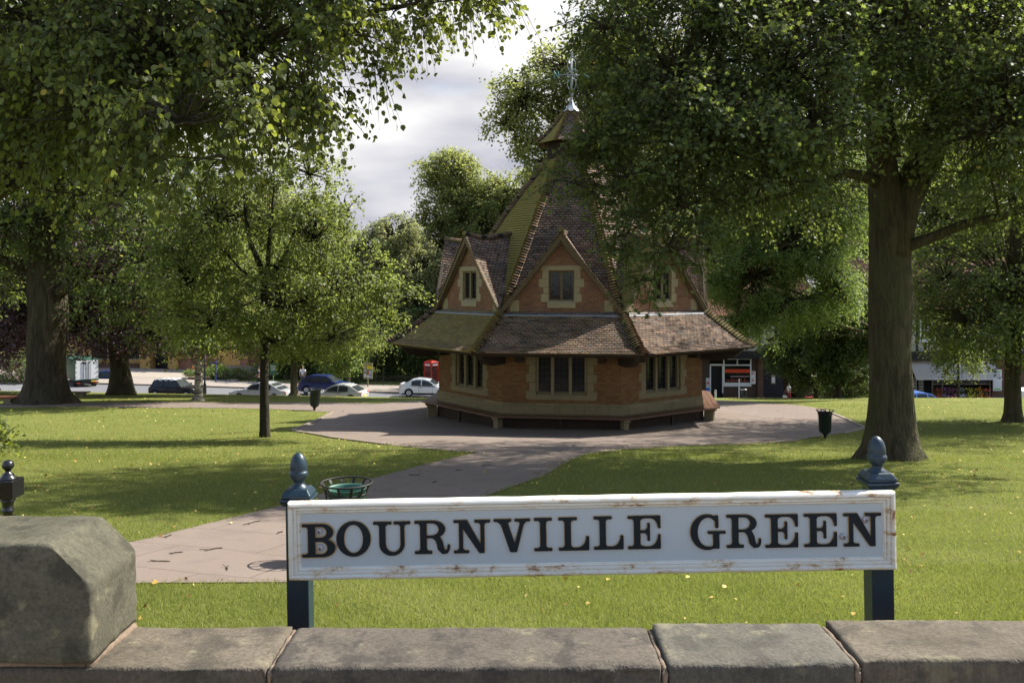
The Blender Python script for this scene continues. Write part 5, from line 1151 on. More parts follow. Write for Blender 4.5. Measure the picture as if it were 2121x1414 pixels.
# ================================================================ litter bins
def litter_bin(loc, label, dark, sc=1.0, tilt=0):
    root = empty('litter_bin', loc, random.uniform(0, 3), label, 'litter bin', 'strap iron litter bins on the green'); root.scale = (sc, sc, sc); root.rotation_euler.x = tilt
    b = MB(); n = 32; b.tube([(.25 * math.cos(2 * math.pi * i / n), .25 * math.sin(2 * math.pi * i / n), .80) for i in range(n + 1)], .009, 6, False); b.tube([(.20 * math.cos(2 * math.pi * i / n), .20 * math.sin(2 * math.pi * i / n), .70) for i in range(n + 1)], .008, 6, False); b.build('rim', M['iron_dull'], root, smooth=True)
    b = MB()
    for k in range(12):
        a = 2 * math.pi * k / 12; c, s_ = math.cos(a), math.sin(a); pr = [(.25, .80), (.222, .76), (.203, .70), (.196, .62), (.165, .24), (.15, .19), (.045, .10), (.035, .02)]
        for (r0, z0), (r1, z1) in zip(pr, pr[1:]): b.bar((r0 * c, r0 * s_, z0), (r1 * c, r1 * s_, z1), .026, .006, (c, s_, 0))
    b.build('strap', M['iron_dull'], root)
    b = MB(); m_ = 28; pr = [(.15, .17), (.157, .2), (.188, .745), (.193, .75), (.186, .75), (.180, .735), (.15, .21)]
    b.lathe(pr, n=m_, caps=False); b.slab([(.152 * math.cos(2 * math.pi * i / m_), .152 * math.sin(2 * math.pi * i / m_)) for i in range(m_)], .17, .19); b.build('liner', M['bin_dark' if dark else 'bin_green'], root, smooth=True)
    b = MB(); b.lathe([(.04, -.15), (.04, .12), (.06, .13), (.06, .15)], n=12); b.build('pedestal', M['iron_dull'], root)
    return root
x = (717.5 - CX) / F * 8.5; litter_bin((x, 8.5, -1.965 - .80), 'litter bin with pale green liner close behind the name sign, by its left post', False)
g = G(1709, 907); litter_bin(g, 'dark litter bin on the right of the plaza beside the big oak trunk', True, g.y / 24.5 * .98)
g = G(651, 850); litter_bin(g, 'leaning dark green litter bin at the fork of the paths left of the rest house', True, .56 * g.y * 45 / F * 1.0 / .5 * .5 / .56 / .8, .06)
# ================================================================ vehicles
def car(name, label, cat, x, y, rz, L, H, Wd, col, prof, sill=.20, belt=.86, wheels=(.17, .80), wr=.31, roofmat=None, glassx=None, group='cars parked and driving on the road round the green', van=False, chequer=False, plate=True, zoff=0, spoiler=False):
    """prof: side outline of hood/cabin as (fraction of length, fraction of height); front at +x"""
    z = Z(x, y) + zoff; root = empty(name, (x, y, z), rz, label, cat, group); mm = paintcar('paint_' + label[:12].replace(' ', '_'), col)
    X = lambda f: (f - .5) * L; Hh = lambda f: f * H
    belt = H * min(h for f, h in prof if h >= .605) - .0005
    def w(zz): return Wd / 2 * (1 - .30 * max(0, (zz - belt) / (H - belt)) ** 1.1 * (H - belt) / .55)
    # lower body outline with wheel arches (front at +x)
    top = [(X(f), Hh(h)) for f, h in prof if Hh(h) <= belt + .02]
    front = [(X(f), Hh(h)) for f, h in prof]
    arc = []
    for wf in wheels:
        cx_ = X(wf); R = wr + .055; arc += [(cx_ + R * math.cos(a), wr + R * math.sin(a)) for a in [math.pi - math.pi * i / 8 for i in range(9)] if wr + R * math.sin(a) >= sill]
    low = [p for p in front if p[1] <= belt + .004]
    rear_ = [p for p in low if p[0] < 0]; fr_ = [p for p in low if p[0] >= 0]
    cab = [p for p in front if p[1] > belt - 1e-6]
    # body ring: rear bottom -> arches -> front bottom -> up the front -> along the belt -> rear
    ring = [(X(.0) + .06, sill)] + arc + [(X(1) - .06, sill)] + fr_[::-1] + rear_[::-1]
    ring2 = []
    for p in ring:
        if not ring2 or math.dist(p, ring2[-1]) > .01: ring2.append(p)
    b = MB(); n = len(ring2)
    tap = lambda xx: 1 - .10 * max(0, abs(xx) / (L / 2) - .62) / .38
    vs = [(px, -Wd / 2 * tap(px) * (.965 if pz < .45 else 1), pz) for px, pz in ring2] + [(px, Wd / 2 * tap(px) * (.965 if pz < .45 else 1), pz) for px, pz in ring2]
    tri = tessellate_polygon([[Vector((p[0], p[1], 0)) for p in ring2]])
    b.add(vs, [tuple(t) for t in tri] + [tuple(q + n for q in t[::-1]) for t in tri] + [(i, (i + 1) % n, (i + 1) % n + n, i + n) for i in range(n)])
    bo = b.build('body', mm, root)
    bm = bmesh.new(); bm.from_mesh(bo.data); bmesh.ops.recalc_face_normals(bm, faces=bm.faces); bm.to_mesh(bo.data); bm.free()
    if not van:
        b = MB(); m = len(cab); vs = [(px, -w(pz) * (1 if pz > belt + .03 else 1) * tap(px), pz - (.0 if pz > belt + .03 else .004)) for px, pz in cab] + [(px, w(pz) * tap(px), pz - (.0 if pz > belt + .03 else .004)) for px, pz in cab]
        b.add(vs, [list(range(m)), list(range(2 * m - 1, m - 1, -1))] + [(i, i + m, (i + 1) % m + m, (i + 1) % m) for i in range(m)])
        co_ = b.build('cabin', mm, root); bm = bmesh.new(); bm.from_mesh(co_.data); bmesh.ops.recalc_face_normals(bm, faces=bm.faces); bm.to_mesh(co_.data); bm.free()
        # side glass: inset copies of the cabin side between the pillars
        xs = [p[0] for p in cab]; zt = max(p[1] for p in cab)
        def top_at(xx):
            best = belt
            for (a, c) in zip(cab, cab[1:]):
                if min(a[0], c[0]) <= xx <= max(a[0], c[0]) and abs(a[0] - c[0]) > 1e-6: best = max(best, a[1] + (c[1] - a[1]) * (xx - a[0]) / (c[0] - a[0]))
            return best
        segs = glassx or [(.2, .5), (.52, .75)]
        for (g0, g1) in segs:
            x0, x1 = X(g0), X(g1); K = 8
            for s in (-1, 1):
                b = MB(); q = []
                for k in range(K + 1):
                    xx = x0 + (x1 - x0) * k / K; q.append((xx, belt + .035, max(belt + .05, top_at(xx) - .085)))
                vs = [(xx, s * (w(z0) * tap(xx) + .006), z0) for xx, z0, z1 in q] + [(xx, s * (w(z1) * tap(xx) + .006), z1) for xx, z0, z1 in q]
                b.add(vs, [(k, k + 1, k + K + 2, k + K + 1) if s < 0 else (k + 1, k, k + K + 1, k + K + 2) for k in range(K)]); b.build('side_window', M['glass_car'], root)
        # windscreen and rear window on the sloping ends
        for (a, c) in zip(cab, cab[1:]):
            if abs(c[1] - a[1]) > .22:
                A_, C_ = Vector((a[0], 0, a[1])), Vector((c[0], 0, c[1])); d = C_ - A_; nrm = Vector((-d.z, 0, d.x)).normalized(); nrm = nrm if nrm.z > 0 else -nrm
                lo, hi = (A_, C_) if a[1] < c[1] else (C_, A_); p0, p1 = lo.lerp(hi, .10) + nrm * .008, lo.lerp(hi, .90) + nrm * .008
                b = MB(); b.quad((p0.x, -w(p0.z) * tap(p0.x) + .07, p0.z), (p0.x, w(p0.z) * tap(p0.x) - .07, p0.z), (p1.x, w(p1.z) * tap(p1.x) - .07, p1.z), (p1.x, -w(p1.z) * tap(p1.x) + .07, p1.z)); b.build('windscreen' if lo.x > 0 else 'rear_window', M['glass_car'], root)
        if chequer:
            b = MB(); r0 = min(p[0] for p in cab if p[1] > H - .06); r1 = max(p[0] for p in cab if p[1] > H - .06); nn = 8; mmm = 6
            for i in range(nn):
                for j in range(mmm):
                    if (i + j) % 2:
                        xa, xb = r0 + (r1 - r0) * i / nn, r0 + (r1 - r0) * (i + 1) / nn; ya, yb = -w(H) + 2 * w(H) * j / mmm, -w(H) + 2 * w(H) * (j + 1) / mmm
                        b.quad(*[(xx, yy, top_at(xx) + .008) for xx, yy in ((xa, ya), (xb, ya), (xb, yb), (xa, yb))])
            for s in (-1, 1):
                for i in range(0, nn, 2):
                    xa, xb = r0 + (r1 - r0) * i / nn, r0 + (r1 - r0) * (i + 1) / nn; z1 = H - .015; z0 = H - .085; b.quad((xa, s * (w(z0) + .008), z0), (xb, s * (w(z0) + .008), z0), (xb, s * (w(z1) + .008), z1), (xa, s * (w(z1) + .008), z1))
            b.build('chequered_roof', M['white_paint'], root)
        if spoiler:
            b = MB(); xs0 = X(.01); b.box(xs0, xs0 + .22, -Wd * .38, Wd * .38, belt + .10, belt + .13); b.box(xs0 + .05, xs0 + .12, -Wd * .3, -Wd * .26, belt - .02, belt + .10); b.box(xs0 + .05, xs0 + .12, Wd * .26, Wd * .3, belt - .02, belt + .10); b.build('spoiler', mm, root, bevel=.01)
    for wf in wheels:
        for s in (-1, 1):
            wx, wy = X(wf), s * (Wd / 2 - .11); n = 20
            b = MB(); pr = [(wr * .62, -.09), (wr * .95, -.10), (wr, -.07), (wr, .07), (wr * .95, .10), (wr * .62, .09)]
            vs = [(wx + r * math.cos(2 * math.pi * i / n), wy + s * o, wr + r * math.sin(2 * math.pi * i / n)) for r, o in pr for i in range(n)]
            b.add(vs, [(k * n + i, k * n + (i + 1) % n, (k + 1) * n + (i + 1) % n, (k + 1) * n + i) for k in range(len(pr) - 1) for i in range(n)]); wo2 = b.build('wheel', M['tyre'], root, smooth=True)
            b = MB(); pr = [(.03, .06), (.05, .085), (wr * .5, .075), (wr * .6, .095), (wr * .66, .085)]
            vs = [(wx + r * math.cos(2 * math.pi * i / n), wy + s * o, wr + r * math.sin(2 * math.pi * i / n)) for r, o in pr for i in range(n)]
            b.add(vs, [(k * n + i, k * n + (i + 1) % n, (k + 1) * n + (i + 1) % n, (k + 1) * n + i) for k in range(len(pr) - 1) for i in range(n)] + [list(range(n))])
            for k in range(5):
                a = 2 * math.pi * k / 5; b.bar((wx + .04 * math.cos(a), wy + s * .098, wr + .04 * math.sin(a)), (wx + wr * .58 * math.cos(a), wy + s * .098, wr + wr * .58 * math.sin(a)), .03, .01, (0, 1, 0))
            b.build('hub_cap', M['alloy'], wo2)
    for s in (-1, 1):
        yb = s * Wd / 2 * .90
        b = MB(); b.box(X(1) - .30, X(1) - .015, min(yb, yb - s * .30), max(yb, yb - s * .30), .58, .72); b.build('headlight', M['lamp_clear'], root, bevel=.03)
        b = MB(); yb2 = s * (Wd / 2 * .905); b.box(X(0) - .004 if van else X(0) + .012, X(0) + .20, min(yb2, yb2 - s * .26), max(yb2, yb2 - s * .26), .62 if not van else .7, .80 if not van else .82); b.build('tail_light', M['lamp_red'], root, bevel=.02)
        if not van:
            b = MB(); ym = s * (Wd / 2 + .03); xm = X(.68); b.box(xm, xm + .1, min(ym, ym + s * .16), max(ym, ym + s * .16), belt + .02, belt + .15); b.build('wing_mirror', mm, root, bevel=.03)
            b = MB(); yh = s * (Wd / 2 + .008); b.box(X(.40), X(.40) + .16, yh - .012, yh + .012, belt - .13, belt - .10); b.build('door_handle', mm if sum(col) < 1 else M['iron_dull'], root)
            b = MB()
            for f in (.38, .645): b.box(X(f) - .004, X(f) + .004, s * Wd / 2 - .002, s * Wd / 2 + .003, .3, belt - .005)
            b.build('door_seam', M['iron_dull'], root)
    b = MB(); b.box(X(0) - .008, X(0) + .02, -.26, .26, .46, .57); b.build('number_plate', M['plate_yellow'], root); b = MB(); b.box(X(1) - .02, X(1) + .008, -.26, .26, .36, .46); b.build('number_plate', M['plate_white'], root)
    b = MB(); b.box(X(.05), X(.95), -Wd * .44, Wd * .44, sill - .03, sill + .06); b.build('underbody', M['tyre'], root)
    return root
M['white_paint'] = plain('white_paint', (.75, .75, .74), .4, 0, .05)
M['tyre'] = plain('tyre', (.012, .012, .012), .85)
M['alloy'] = plain('alloy', (.45, .46, .48), .35, .6, .1)
M['lamp_clear'] = plain('lamp_clear', (.55, .57, .6), .12, .2, .1, 4, .6)
M['lamp_red'] = plain('lamp_red', (.45, .02, .015), .2, 0, .1, 4, .6)
M['plate_yellow'] = plain('plate_yellow', (.75, .55, .05), .5); M['plate_white'] = plain('plate_white', (.7, .7, .7), .5)
HATCH = [(0, .28), (.0, .50), (.02, .60), (.05, .618), (.10, .80), (.17, .955), (.24, .995), (.45, 1.0), (.56, .965), (.735, .618), (.90, .55), (.985, .46), (1.0, .36), (1.0, .24)]
SALOON = [(0, .28), (0, .50), (.02, .60), (.10, .625), (.20, .80), (.30, .955), (.40, 1.0), (.52, .985), (.60, .93), (.74, .625), (.90, .55), (.985, .46), (1.0, .36), (1.0, .24)]
COUPE = [(0, .28), (0, .52), (.02, .62), (.05, .635), (.22, .93), (.34, 1.0), (.48, .99), (.56, .93), (.72, .635), (.90, .54), (.985, .44), (1, .34), (1, .24)]
MINI = [(0, .26), (0, .46), (.015, .58), (.04, .612), (.10, .96), (.14, .995), (.45, 1.0), (.58, .97), (.73, .612), (.90, .59), (.975, .50), (1.0, .38), (1, .22)]
px2x = lambda px, d: (px - CX) / F * d
def cart(name, label, pxc, d, yaw, ztop_px=None, **k):
    H = k['H']; x = px2x(pxc, d); zo = 0
    if ztop_px is not None: zo = (-(ztop_px - HZ) / F * d - H) - Z(x, d)
    return car(name, label, 'car', x, d, yaw, zoff=zo, **k)
cart('small_hatchback', 'small black hatchback with black and white chequered roof behind the birch trunk', 365, 66, -.12, 784, L=3.65, H=1.40, Wd=1.69, col=(.008, .008, .010), prof=MINI, belt=.86, wr=.30, wheels=(.155, .83), chequer=True, glassx=[(.13, .32), (.345, .62)])
cart('saloon_car', 'silver saloon car behind the young lime trunk, nose to the left', 543, 65, math.pi - .18, 790, L=4.55, H=1.43, Wd=1.80, col=(.42, .43, .43), prof=SALOON, belt=.90, wheels=(.20, .81), glassx=[(.27, .45), (.47, .66)])
cart('coupe_car', 'silver coupe with sloping rear window beside the leaning litter bin', 701, 63, math.pi - .20, 794, L=4.1, H=1.32, Wd=1.70, col=(.46, .46, .44), prof=COUPE, belt=.82, wheels=(.19, .81), glassx=[(.25, .42), (.44, .64)])
cart('hatchback_car', 'dark blue five door hatchback beside the person in the white shirt', 676, 68.8, -.10, 776, L=4.1, H=1.42, Wd=1.70, col=(.012, .025, .11), prof=HATCH, belt=.87, wheels=(.17, .81), glassx=[(.12, .22), (.24, .42), (.44, .65)])
cart('hatchback_car', 'white three door hatchback with small rear spoiler by the telephone box', 884, 68.8, -.08, 783, L=4.15, H=1.38, Wd=1.68, col=(.72, .73, .73), prof=COUPE, belt=.86, wheels=(.19, .81), glassx=[(.24, .42), (.44, .64)], spoiler=True)
cart('estate_car', 'blue estate car at the left seen between the delivery lorry and the beech trunk', 216, 76.5, math.pi + .15, 767, L=4.2, H=1.40, Wd=1.68, col=(.012, .03, .14), prof=HATCH, belt=.85, wheels=(.17, .81), glassx=[(.12, .22), (.24, .42), (.44, .65)])
cart('saloon_car', 'light blue saloon whose roof shows above the grass right of the big oak', 1905, 58.5, .10, 810, L=4.3, H=1.38, Wd=1.70, col=(.10, .19, .50), prof=SALOON, belt=.90, wheels=(.2, .81), glassx=[(.22, .34), (.36, .52), (.54, .68)])
# delivery lorry
lrx, lry = px2x(180, 70), 70; la_ = math.radians(128)
lr = empty('delivery_lorry', (lrx + 2.95 * math.cos(la_) * .78, lry + 2.95 * math.sin(la_) * .78, Z(lrx, lry) - .12), la_, 'green box lorry with white double rear doors half hidden by the old oak', 'lorry'); lr.scale = (.78, .78, .80)
b = MB(); b.box(-2.9, 2.6, -1.12, 1.12, .78, 2.95); b.build('box_body', plain('lorry_green', (.015, .07, .045), .4), lr, bevel=.02)
b = MB(); b.box(-2.95, -2.915, -1.08, -.01, .95, 2.85); b.box(-2.95, -2.915, .01, 1.08, .95, 2.85); b.build('rear_door', M['white_paint'], lr)
b = MB()
for y in (-.14, .14, -.35, .35): b.tube([(-2.98, y, .9), (-2.98, y, 2.88)], .016, 6)
for y in (-1.06, 1.06):
    for z in (1.2, 1.7, 2.2, 2.6): b.box(-2.985, -2.94, y - .12, y + .12, z - .02, z + .02)
b.build('door_bar', M['iron_dull'], lr)
b = MB(); b.box(-2.95, 2.7, -.45, .45, .5, .78); b.box(-3.0, -2.85, -1.1, 1.1, .55, .66); b.box(-3.02, -2.9, -.95, .95, .35, .42); b.build('chassis', M['tyre'], lr)
b = MB(); b.box(2.75, 4.2, -1.0, 1.0, .5, 2.25); b.build('cab', plain('lorry_cab', (.02, .06, .05), .4), lr, bevel=.12)
for x in (-1.9, 3.4):
    for s in (-1, 1):
        b = MB(); b.tube([(x, s * .72, .42), (x, s * 1.06, .42)], .42, 20); b.build('wheel', M['tyre'], lr)
for s in (-1, 1): b = MB(); b.box(-3.03, -2.99, s * .8 - .15, s * .8 + .15, .55, .65); b.build('tail_light', M['lamp_red'], lr)
b = MB(); b.box(-3.03, -3.005, -.9, -.4, .68, .8); b.build('number_plate', M['plate_yellow'], lr)
# ================================================================ buildings at the left
def zb(d, py): return -(py - HZ) / F * d
D1 = 85.0
hall = empty('village_hall', (px2x(330, D1), D1, zb(D1, 775)), 0, 'ochre and red brick building with dark arched doorway beyond the forecourt', 'building'); hx, hz_ = hall.location.x, hall.location.z
def hb(b, x0, x1, y0, y1, pz0, pz1): b.box(px2x(x0, D1) - hx, px2x(x1, D1) - hx, y0, y1, zb(D1, pz0) - hz_, zb(D1, pz1) - hz_)
M['ochre'] = plain('ochre', (.48, .30, .09), .9, 0, .2, 2)
M['roof_red'] = brickmat('roof_red', (.22, .09, .06), (.3, .13, .08), (.1, .06, .05), .3, .2, .02)
b = MB(); hb(b, 120, 300, .1, 8, 790, 640); b.build('wall', M['ochre'], hall)
b = MB(); hb(b, 120, 297, 0, .12, 790, 752); b.build('wall', M['brick_brown'], hall)
for x0, x1 in ((190, 222), (262, 288)):
    b = MB(); hb(b, x0 - 3, x1 + 3, .0, .14, 746, 743); hb(b, x0 - 3, x0, .02, .14, 743, 705); hb(b, x1, x1 + 3, .02, .14, 743, 705); wo3 = b.build('window', M['limestone'], hall); b = MB(); hb(b, x0, x1, .03, .09, 743, 705); b.build('pane', M['glass'], wo3)
b = MB(); hb(b, 297, 317, -.8, 1, 776, 660); hb(b, 355, 374, -.8, 1, 776, 660); hb(b, 317, 355, -.8, 1, 706, 660); b.build('porch', M['ochre'], hall)
b = MB(); hb(b, 317, 355, .6, .9, 776, 706); b.build('door', M['timber_black'], hall)
b = MB(); hb(b, 303, 309, -.86, -.8, 741, 728); b.build('lantern', M['iron'], hall)
b = MB(); hb(b, 374, 520, -.4, 6, 790, 660); b.build('wall', M['brick_red'], hall)
b = MB(); hb(b, 374, 520, -.46, -.4, 742, 735); hb(b, 455, 500, -.44, -.4, 755, 715); b.build('band', M['ochre'], hall)
b = MB(); p0, p1 = px2x(110, D1) - hx, px2x(530, D1) - hx; zr = zb(D1, 655) - hz_
b.add([(p0, -1, zr), (p1, -1, zr), (p1, 9, zr), (p0, 9, zr), (p0 + 2, 4, zr + 5), (p1 - 2, 4, zr + 5)], [(0, 1, 5, 4), (1, 2, 5), (2, 3, 4, 5), (3, 0, 4), (3, 2, 1, 0)]); b.build('roof', M['roof_red'], hall)
M['forecourt'] = plain('forecourt', (.27, .235, .19), .9, 0, .2, 1.5)
b = MB(); pts = [(px2x(225, 79), 77.5), (px2x(400, 79), 77.5), (px2x(378, 84), 84.2), (px2x(250, 84), 84.2)]
b.add([(x, y, Z(x, y) + .125 + (0.0 if y < 80 else .12)) for x, y in pts], [(0, 1, 2, 3)]); tag(b.build('forecourt', M['forecourt']), kind='structure')
def box_thing(name, label, cat, px0, px1, d, y0, y1, pz0, pz1, m, group=None, bev=0):
    x0, x1 = px2x(px0, d), px2x(px1, d); b = MB(); zc_ = zb(d, pz0); b.box(-(x1 - x0) / 2, (x1 - x0) / 2, y0, y1, 0, zb(d, pz1) - zc_); o = b.build(name, m, None, bevel=bev); o.location = ((x0 + x1) / 2, d, zc_); tag(o, label, cat, group); return o
pw = empty('planter_wall', (px2x(412, 77), 77, zb(77, 798)), 0, 'low brick planter wall with small shrubs beside the forecourt', 'planter')
b = MB(); w_ = px2x(437, 77) - px2x(393, 77); b.box(-w_ / 2, w_ / 2, 0, 1.6, -.2, .70); b.build('wall', M['brick_brown'], pw); b = MB(); b.box(-w_ / 2 - .04, w_ / 2 + .04, -.04, 1.64, .702, .78); b.build('coping', M['limestone'], pw)
rng = np.random.default_rng(5)
def shrub(name, label, cat, x, y, z, rx, ry, rz, n, lm, size, seed, shape='kite', group=None, stems=6):
    r = np.random.default_rng(seed); root = empty(name, (x, y, z), 0, label, cat, group); c, _, o = blob_points([(0, 0, rz * .9, rx, ry, rz)], n, r, .4, .3); c = c[c[:, 2] > .05]; o = unit(c - np.array([0, 0, rz * .5]))
    p, nr, dr, sz, cv, sh = spray(c, o, r, 3, .3 + .15 * rz, 5, size, .0, .1, .9, .2, .6, None, .25); leaves('foliage', p, nr, dr, sz, shape, cv, M[lm], root)
    PL = np.stack([np.zeros((stems, 3)) + r.normal(size=(stems, 3)) * [rx * .2, ry * .2, 0], r.normal(size=(stems, 3)) * [rx * .4, ry * .4, 0] + [0, 0, rz * .8], r.normal(size=(stems, 3)) * [rx * .5, ry * .5, 0] + [0, 0, rz * 1.4]], 1)
    tubes('stem', PL, np.broadcast_to(np.array([.03, .02, .008]), (stems, 3)).copy(), M['bark'], root, 4); return root
shrub('sucker_shoots', 'leafy shoots at the foot of the lime trunk at the left edge of the frame', 'shrub', px2x(-22, 18.4), 18.4, Z(-10.7, 18.4), .38, .3, .5, 60, 'lime_leaf', .09, 70, 'ovate')
shrub('flowering_shrub', 'small yellow green shrub growing in the brick planter', 'shrub', px2x(402, 77.8), 77.8, zb(77, 780), .8, .5, .25, 90, 'bright_leaf', .12, 71)
shrub('garden_bush', 'tall green bush beside the blue finger post', 'shrub', px2x(452, 78), 78, zb(78, 798), 1.1, .9, .95, 260, 'bright_leaf', .15, 72)
shrub('garden_bush', 'loose green bush in front of the pale board fence', 'shrub', px2x(492, 79), 79, zb(79, 798), 1.5, .8, .75, 260, 'young_leaf', .15, 73)
shrub('garden_bush', 'dark bush behind the left end of the road by the lorry', 'shrub', px2x(28, 72), 72, zb(72, 812), 2.6, 1.6, 1.7, 520, 'dark_leaf', .17, 74)
shrub('garden_bush', 'low green bush beside the old oak on the far left', 'shrub', px2x(110, 78), 80, zb(80, 806), 2.0, 1.6, 1.9, 420, 'dark_leaf', .17, 78)
shrub('yew_bush', 'yellow green yew bush behind the blue hatchback', 'shrub', px2x(712, 78), 78.5, zb(78, 800), 1.6, 1.2, 1.1, 420, 'bright_leaf', .12, 75)
for i, (px, lab) in enumerate(((585, 'dark hedge behind the green park sign'), (640, 'dark hedge behind the person in the white shirt'), (770, 'dark hedge behind the notice board'), (850, 'dark hedge between the pale trunk and the telephone box'), (925, 'dark hedge behind the telephone box and rest house'))):
    shrub('hedge', lab, 'hedge', px2x(px, 80), 80.5 + .3 * i, zb(80, 803), 2.4, 1.0, 1.35, 480, 'dark_leaf', .15, 80 + i)
shrub('rose_bush', 'dark bush at the foot of the evergreen beside the oak trunk', 'shrub', px2x(1760, 57), 57.5, zb(57, 826), 1.9, 1.2, .95, 420, 'dark_leaf', .13, 76)
# pale board fence
fe = empty('board_fence', (px2x(500, 81), 81, zb(81, 797)), 0, 'weathered pale vertical board fence behind the bushes', 'fence'); w_ = px2x(538, 81) - px2x(462, 81); b = MB()
for i in range(24): x = -w_ / 2 + w_ * i / 24; b.box(x, x + w_ / 24 - .015, 0, .03, 0, 1.82 + .03 * math.sin(i * 2.3))
b.build('boards', plain('old_boards', (.30, .26, .19), .9, 0, .3, 3), fe); b = MB(); b.box(-w_ / 2, w_ / 2, .035, .09, .3, .4); b.box(-w_ / 2, w_ / 2, .035, .09, 1.4, 1.5); b.build('rail', plain('old_boards', (.3, .26, .19)), fe)
def railing(name, label, px0, px1, d, hgt, step, pz, group=None, arch=False):
    x0, x1 = px2x(px0, d), px2x(px1, d); root = empty(name, (x0, d, pz), 0, label, 'railings', group); L = x1 - x0
    b = MB(); b.bar((0, 0, hgt - .12), (L, 0, hgt - .12), .04, .03); b.bar((0, 0, .12), (L, 0, .12), .04, .03); b.build('rail', M['iron'], root); b = MB(); n = int(L / step)
    for i in range(n + 1): b.bar((L * i / n, 0, .0), (L * i / n, 0, hgt), .018)
    b.build('bars', M['iron'], root); b = MB()
    for i in range(max(2, int(L / 2.6) + 1)): x = L * i / max(1, int(L / 2.6)); b.box(x - .03, x + .03, -.03, .03, -.1, hgt + .06)
    b.build('post', M['iron'], root)
railing('pedestrian_barrier', 'black metal barrier in front of the bushes, left of the gap', 468, 509, 76.5, 1.12, .2, zb(76.5, 797)); railing('pedestrian_barrier', 'shorter black metal barrier beside the walker in the dark coat', 515, 560, 76.8, 1.05, .2, zb(76.8, 798))
railing('park_railing', 'long low black park railing behind the cars and notice board', 590, 1000, 76.5, 1.15, .13, zb(76.5, 804))
# blue finger post
fp = empty('finger_post', (px2x(447, 75.5), 75.5, zb(75.5, 798)), 0, 'blue finger post at the end of the planter', 'signpost'); m_ = plain('blue_paint', (.03, .04, .22), .5)
b = MB(); b.tube([(0, 0, 0), (0, 0, 2.15)], .05, 10); b.lathe([(.05, 2.15), (.07, 2.2), (.04, 2.26), (.0, 2.28)], n=10); b.build('post', m_, fp); b = MB(); b.box(-.72, -.04, -.015, .015, 1.85, 2.0); b.build('finger', m_, fp); b = MB(); b.box(.04, .35, -.015, .015, 1.87, 1.99); b.build('finger', m_, fp)
# green park sign
ps = empty('park_sign', (px2x(566, 74), 74, zb(74, 800)), 0, 'small green board sign with pale lettering on a green post', 'sign'); m_ = plain('sign_green', (.02, .09, .05), .5)
b = MB(); b.box(-.03, .03, -.03, .03, -.1, 1.5); b.build('post', plain('post_green', (.10, .22, .08), .6), ps); b = MB(); b.box(-.30, .30, -.045, -.031, .98, 1.98); bb_ = b.build('board', m_, ps)
b = MB()
for z, L in ((1.72, .42), (1.55, .40), (1.40, .30)):
    x = -L / 2
    while x < L / 2 - .02: w_ = random.uniform(.02, .045); b.box(x, x + w_, -.051, -.0455, z - .035, z + .035); x += w_ + .016
b.build('lettering', M['white_paint'], bb_)
# notice board
nb = empty('notice_board', (px2x(762, 75), 75, zb(75, 803)), 0, 'glazed notice board full of posters on a single post', 'notice board')
m_ = plain('board_frame', (.22, .22, .13), .7); b = MB(); b.box(-.05, .05, -.04, .04, -.1, .8); b.build('post', m_, nb); b = MB(); b.box(-.40, .40, -.05, .05, .76, 2.02); b.box(-.42, .42, -.09, .09, 2.022, 2.10); b.build('case', m_, nb)
for i, (x, z, w_, h, c) in enumerate(((-.34, 1.72, .18, .24, (.6, .5, .3)), (-.08, 1.62, .2, .36, (.75, .55, .05)), (.14, 1.62, .22, .34, (.8, .62, .04)), (-.34, 1.35, .22, .3, (.4, .42, .45)), (-.08, 1.18, .16, .26, (.5, .07, .05)), (.1, 1.2, .24, .34, (.45, .47, .6)), (-.34, .92, .22, .34, (.6, .6, .6)), (-.06, .88, .2, .24, (.62, .6, .62)), (.16, .88, .18, .26, (.35, .38, .6)))):
    b = MB(); b.box(x, x + w_, -.056 - .0004 * i, -.052, z, z + h * .92); b.build('poster', plain('poster_%d' % i, c, .7, 0, .15, 25), nb)
# telephone box
tb = empty('telephone_box', (px2x(893, 75.5), 75.5, zb(75.5, 806)), math.radians(-38), 'red cast iron telephone box beside the white hatchback', 'telephone box'); rm = plain('post_box_red', (.50, .025, .012), .4, 0, .12, 4)
b = MB(); h = .45
for sx in (-1, 1):
    for sy in (-1, 1): b.box(min(sx * h, sx * (h - .09)), max(sx * h, sx * (h - .09)), min(sy * h, sy * (h - .09)), max(sy * h, sy * (h - .09)), 0, 2.15)
b.box(-h - .03, h + .03, -h - .03, h + .03, -.1, .12); b.box(-h - .01, h + .01, -h - .01, h + .01, 2.0, 2.32); b.build('frame', rm, tb, bevel=.01)
b = MB(); n = 8
for i in range(n):
    t0, t1 = i / n * math.pi / 2, (i + 1) / n * math.pi / 2; w0, w1 = (h + .02) * math.cos(t0) * .98 + .0, (h + .02) * math.cos(t1) * .98; z0, z1 = 2.32 + .2 * math.sin(t0), 2.32 + .2 * math.sin(t1)
    for s in range(4): c4 = [(-1, -1), (1, -1), (1, 1), (-1, 1)]; p, q = c4[s], c4[(s + 1) % 4]; b.quad((p[0] * w0, p[1] * w0, z0), (q[0] * w0, q[1] * w0, z0), (q[0] * w1, q[1] * w1, z1), (p[0] * w1, p[1] * w1, z1))
b.build('roof', rm, tb)
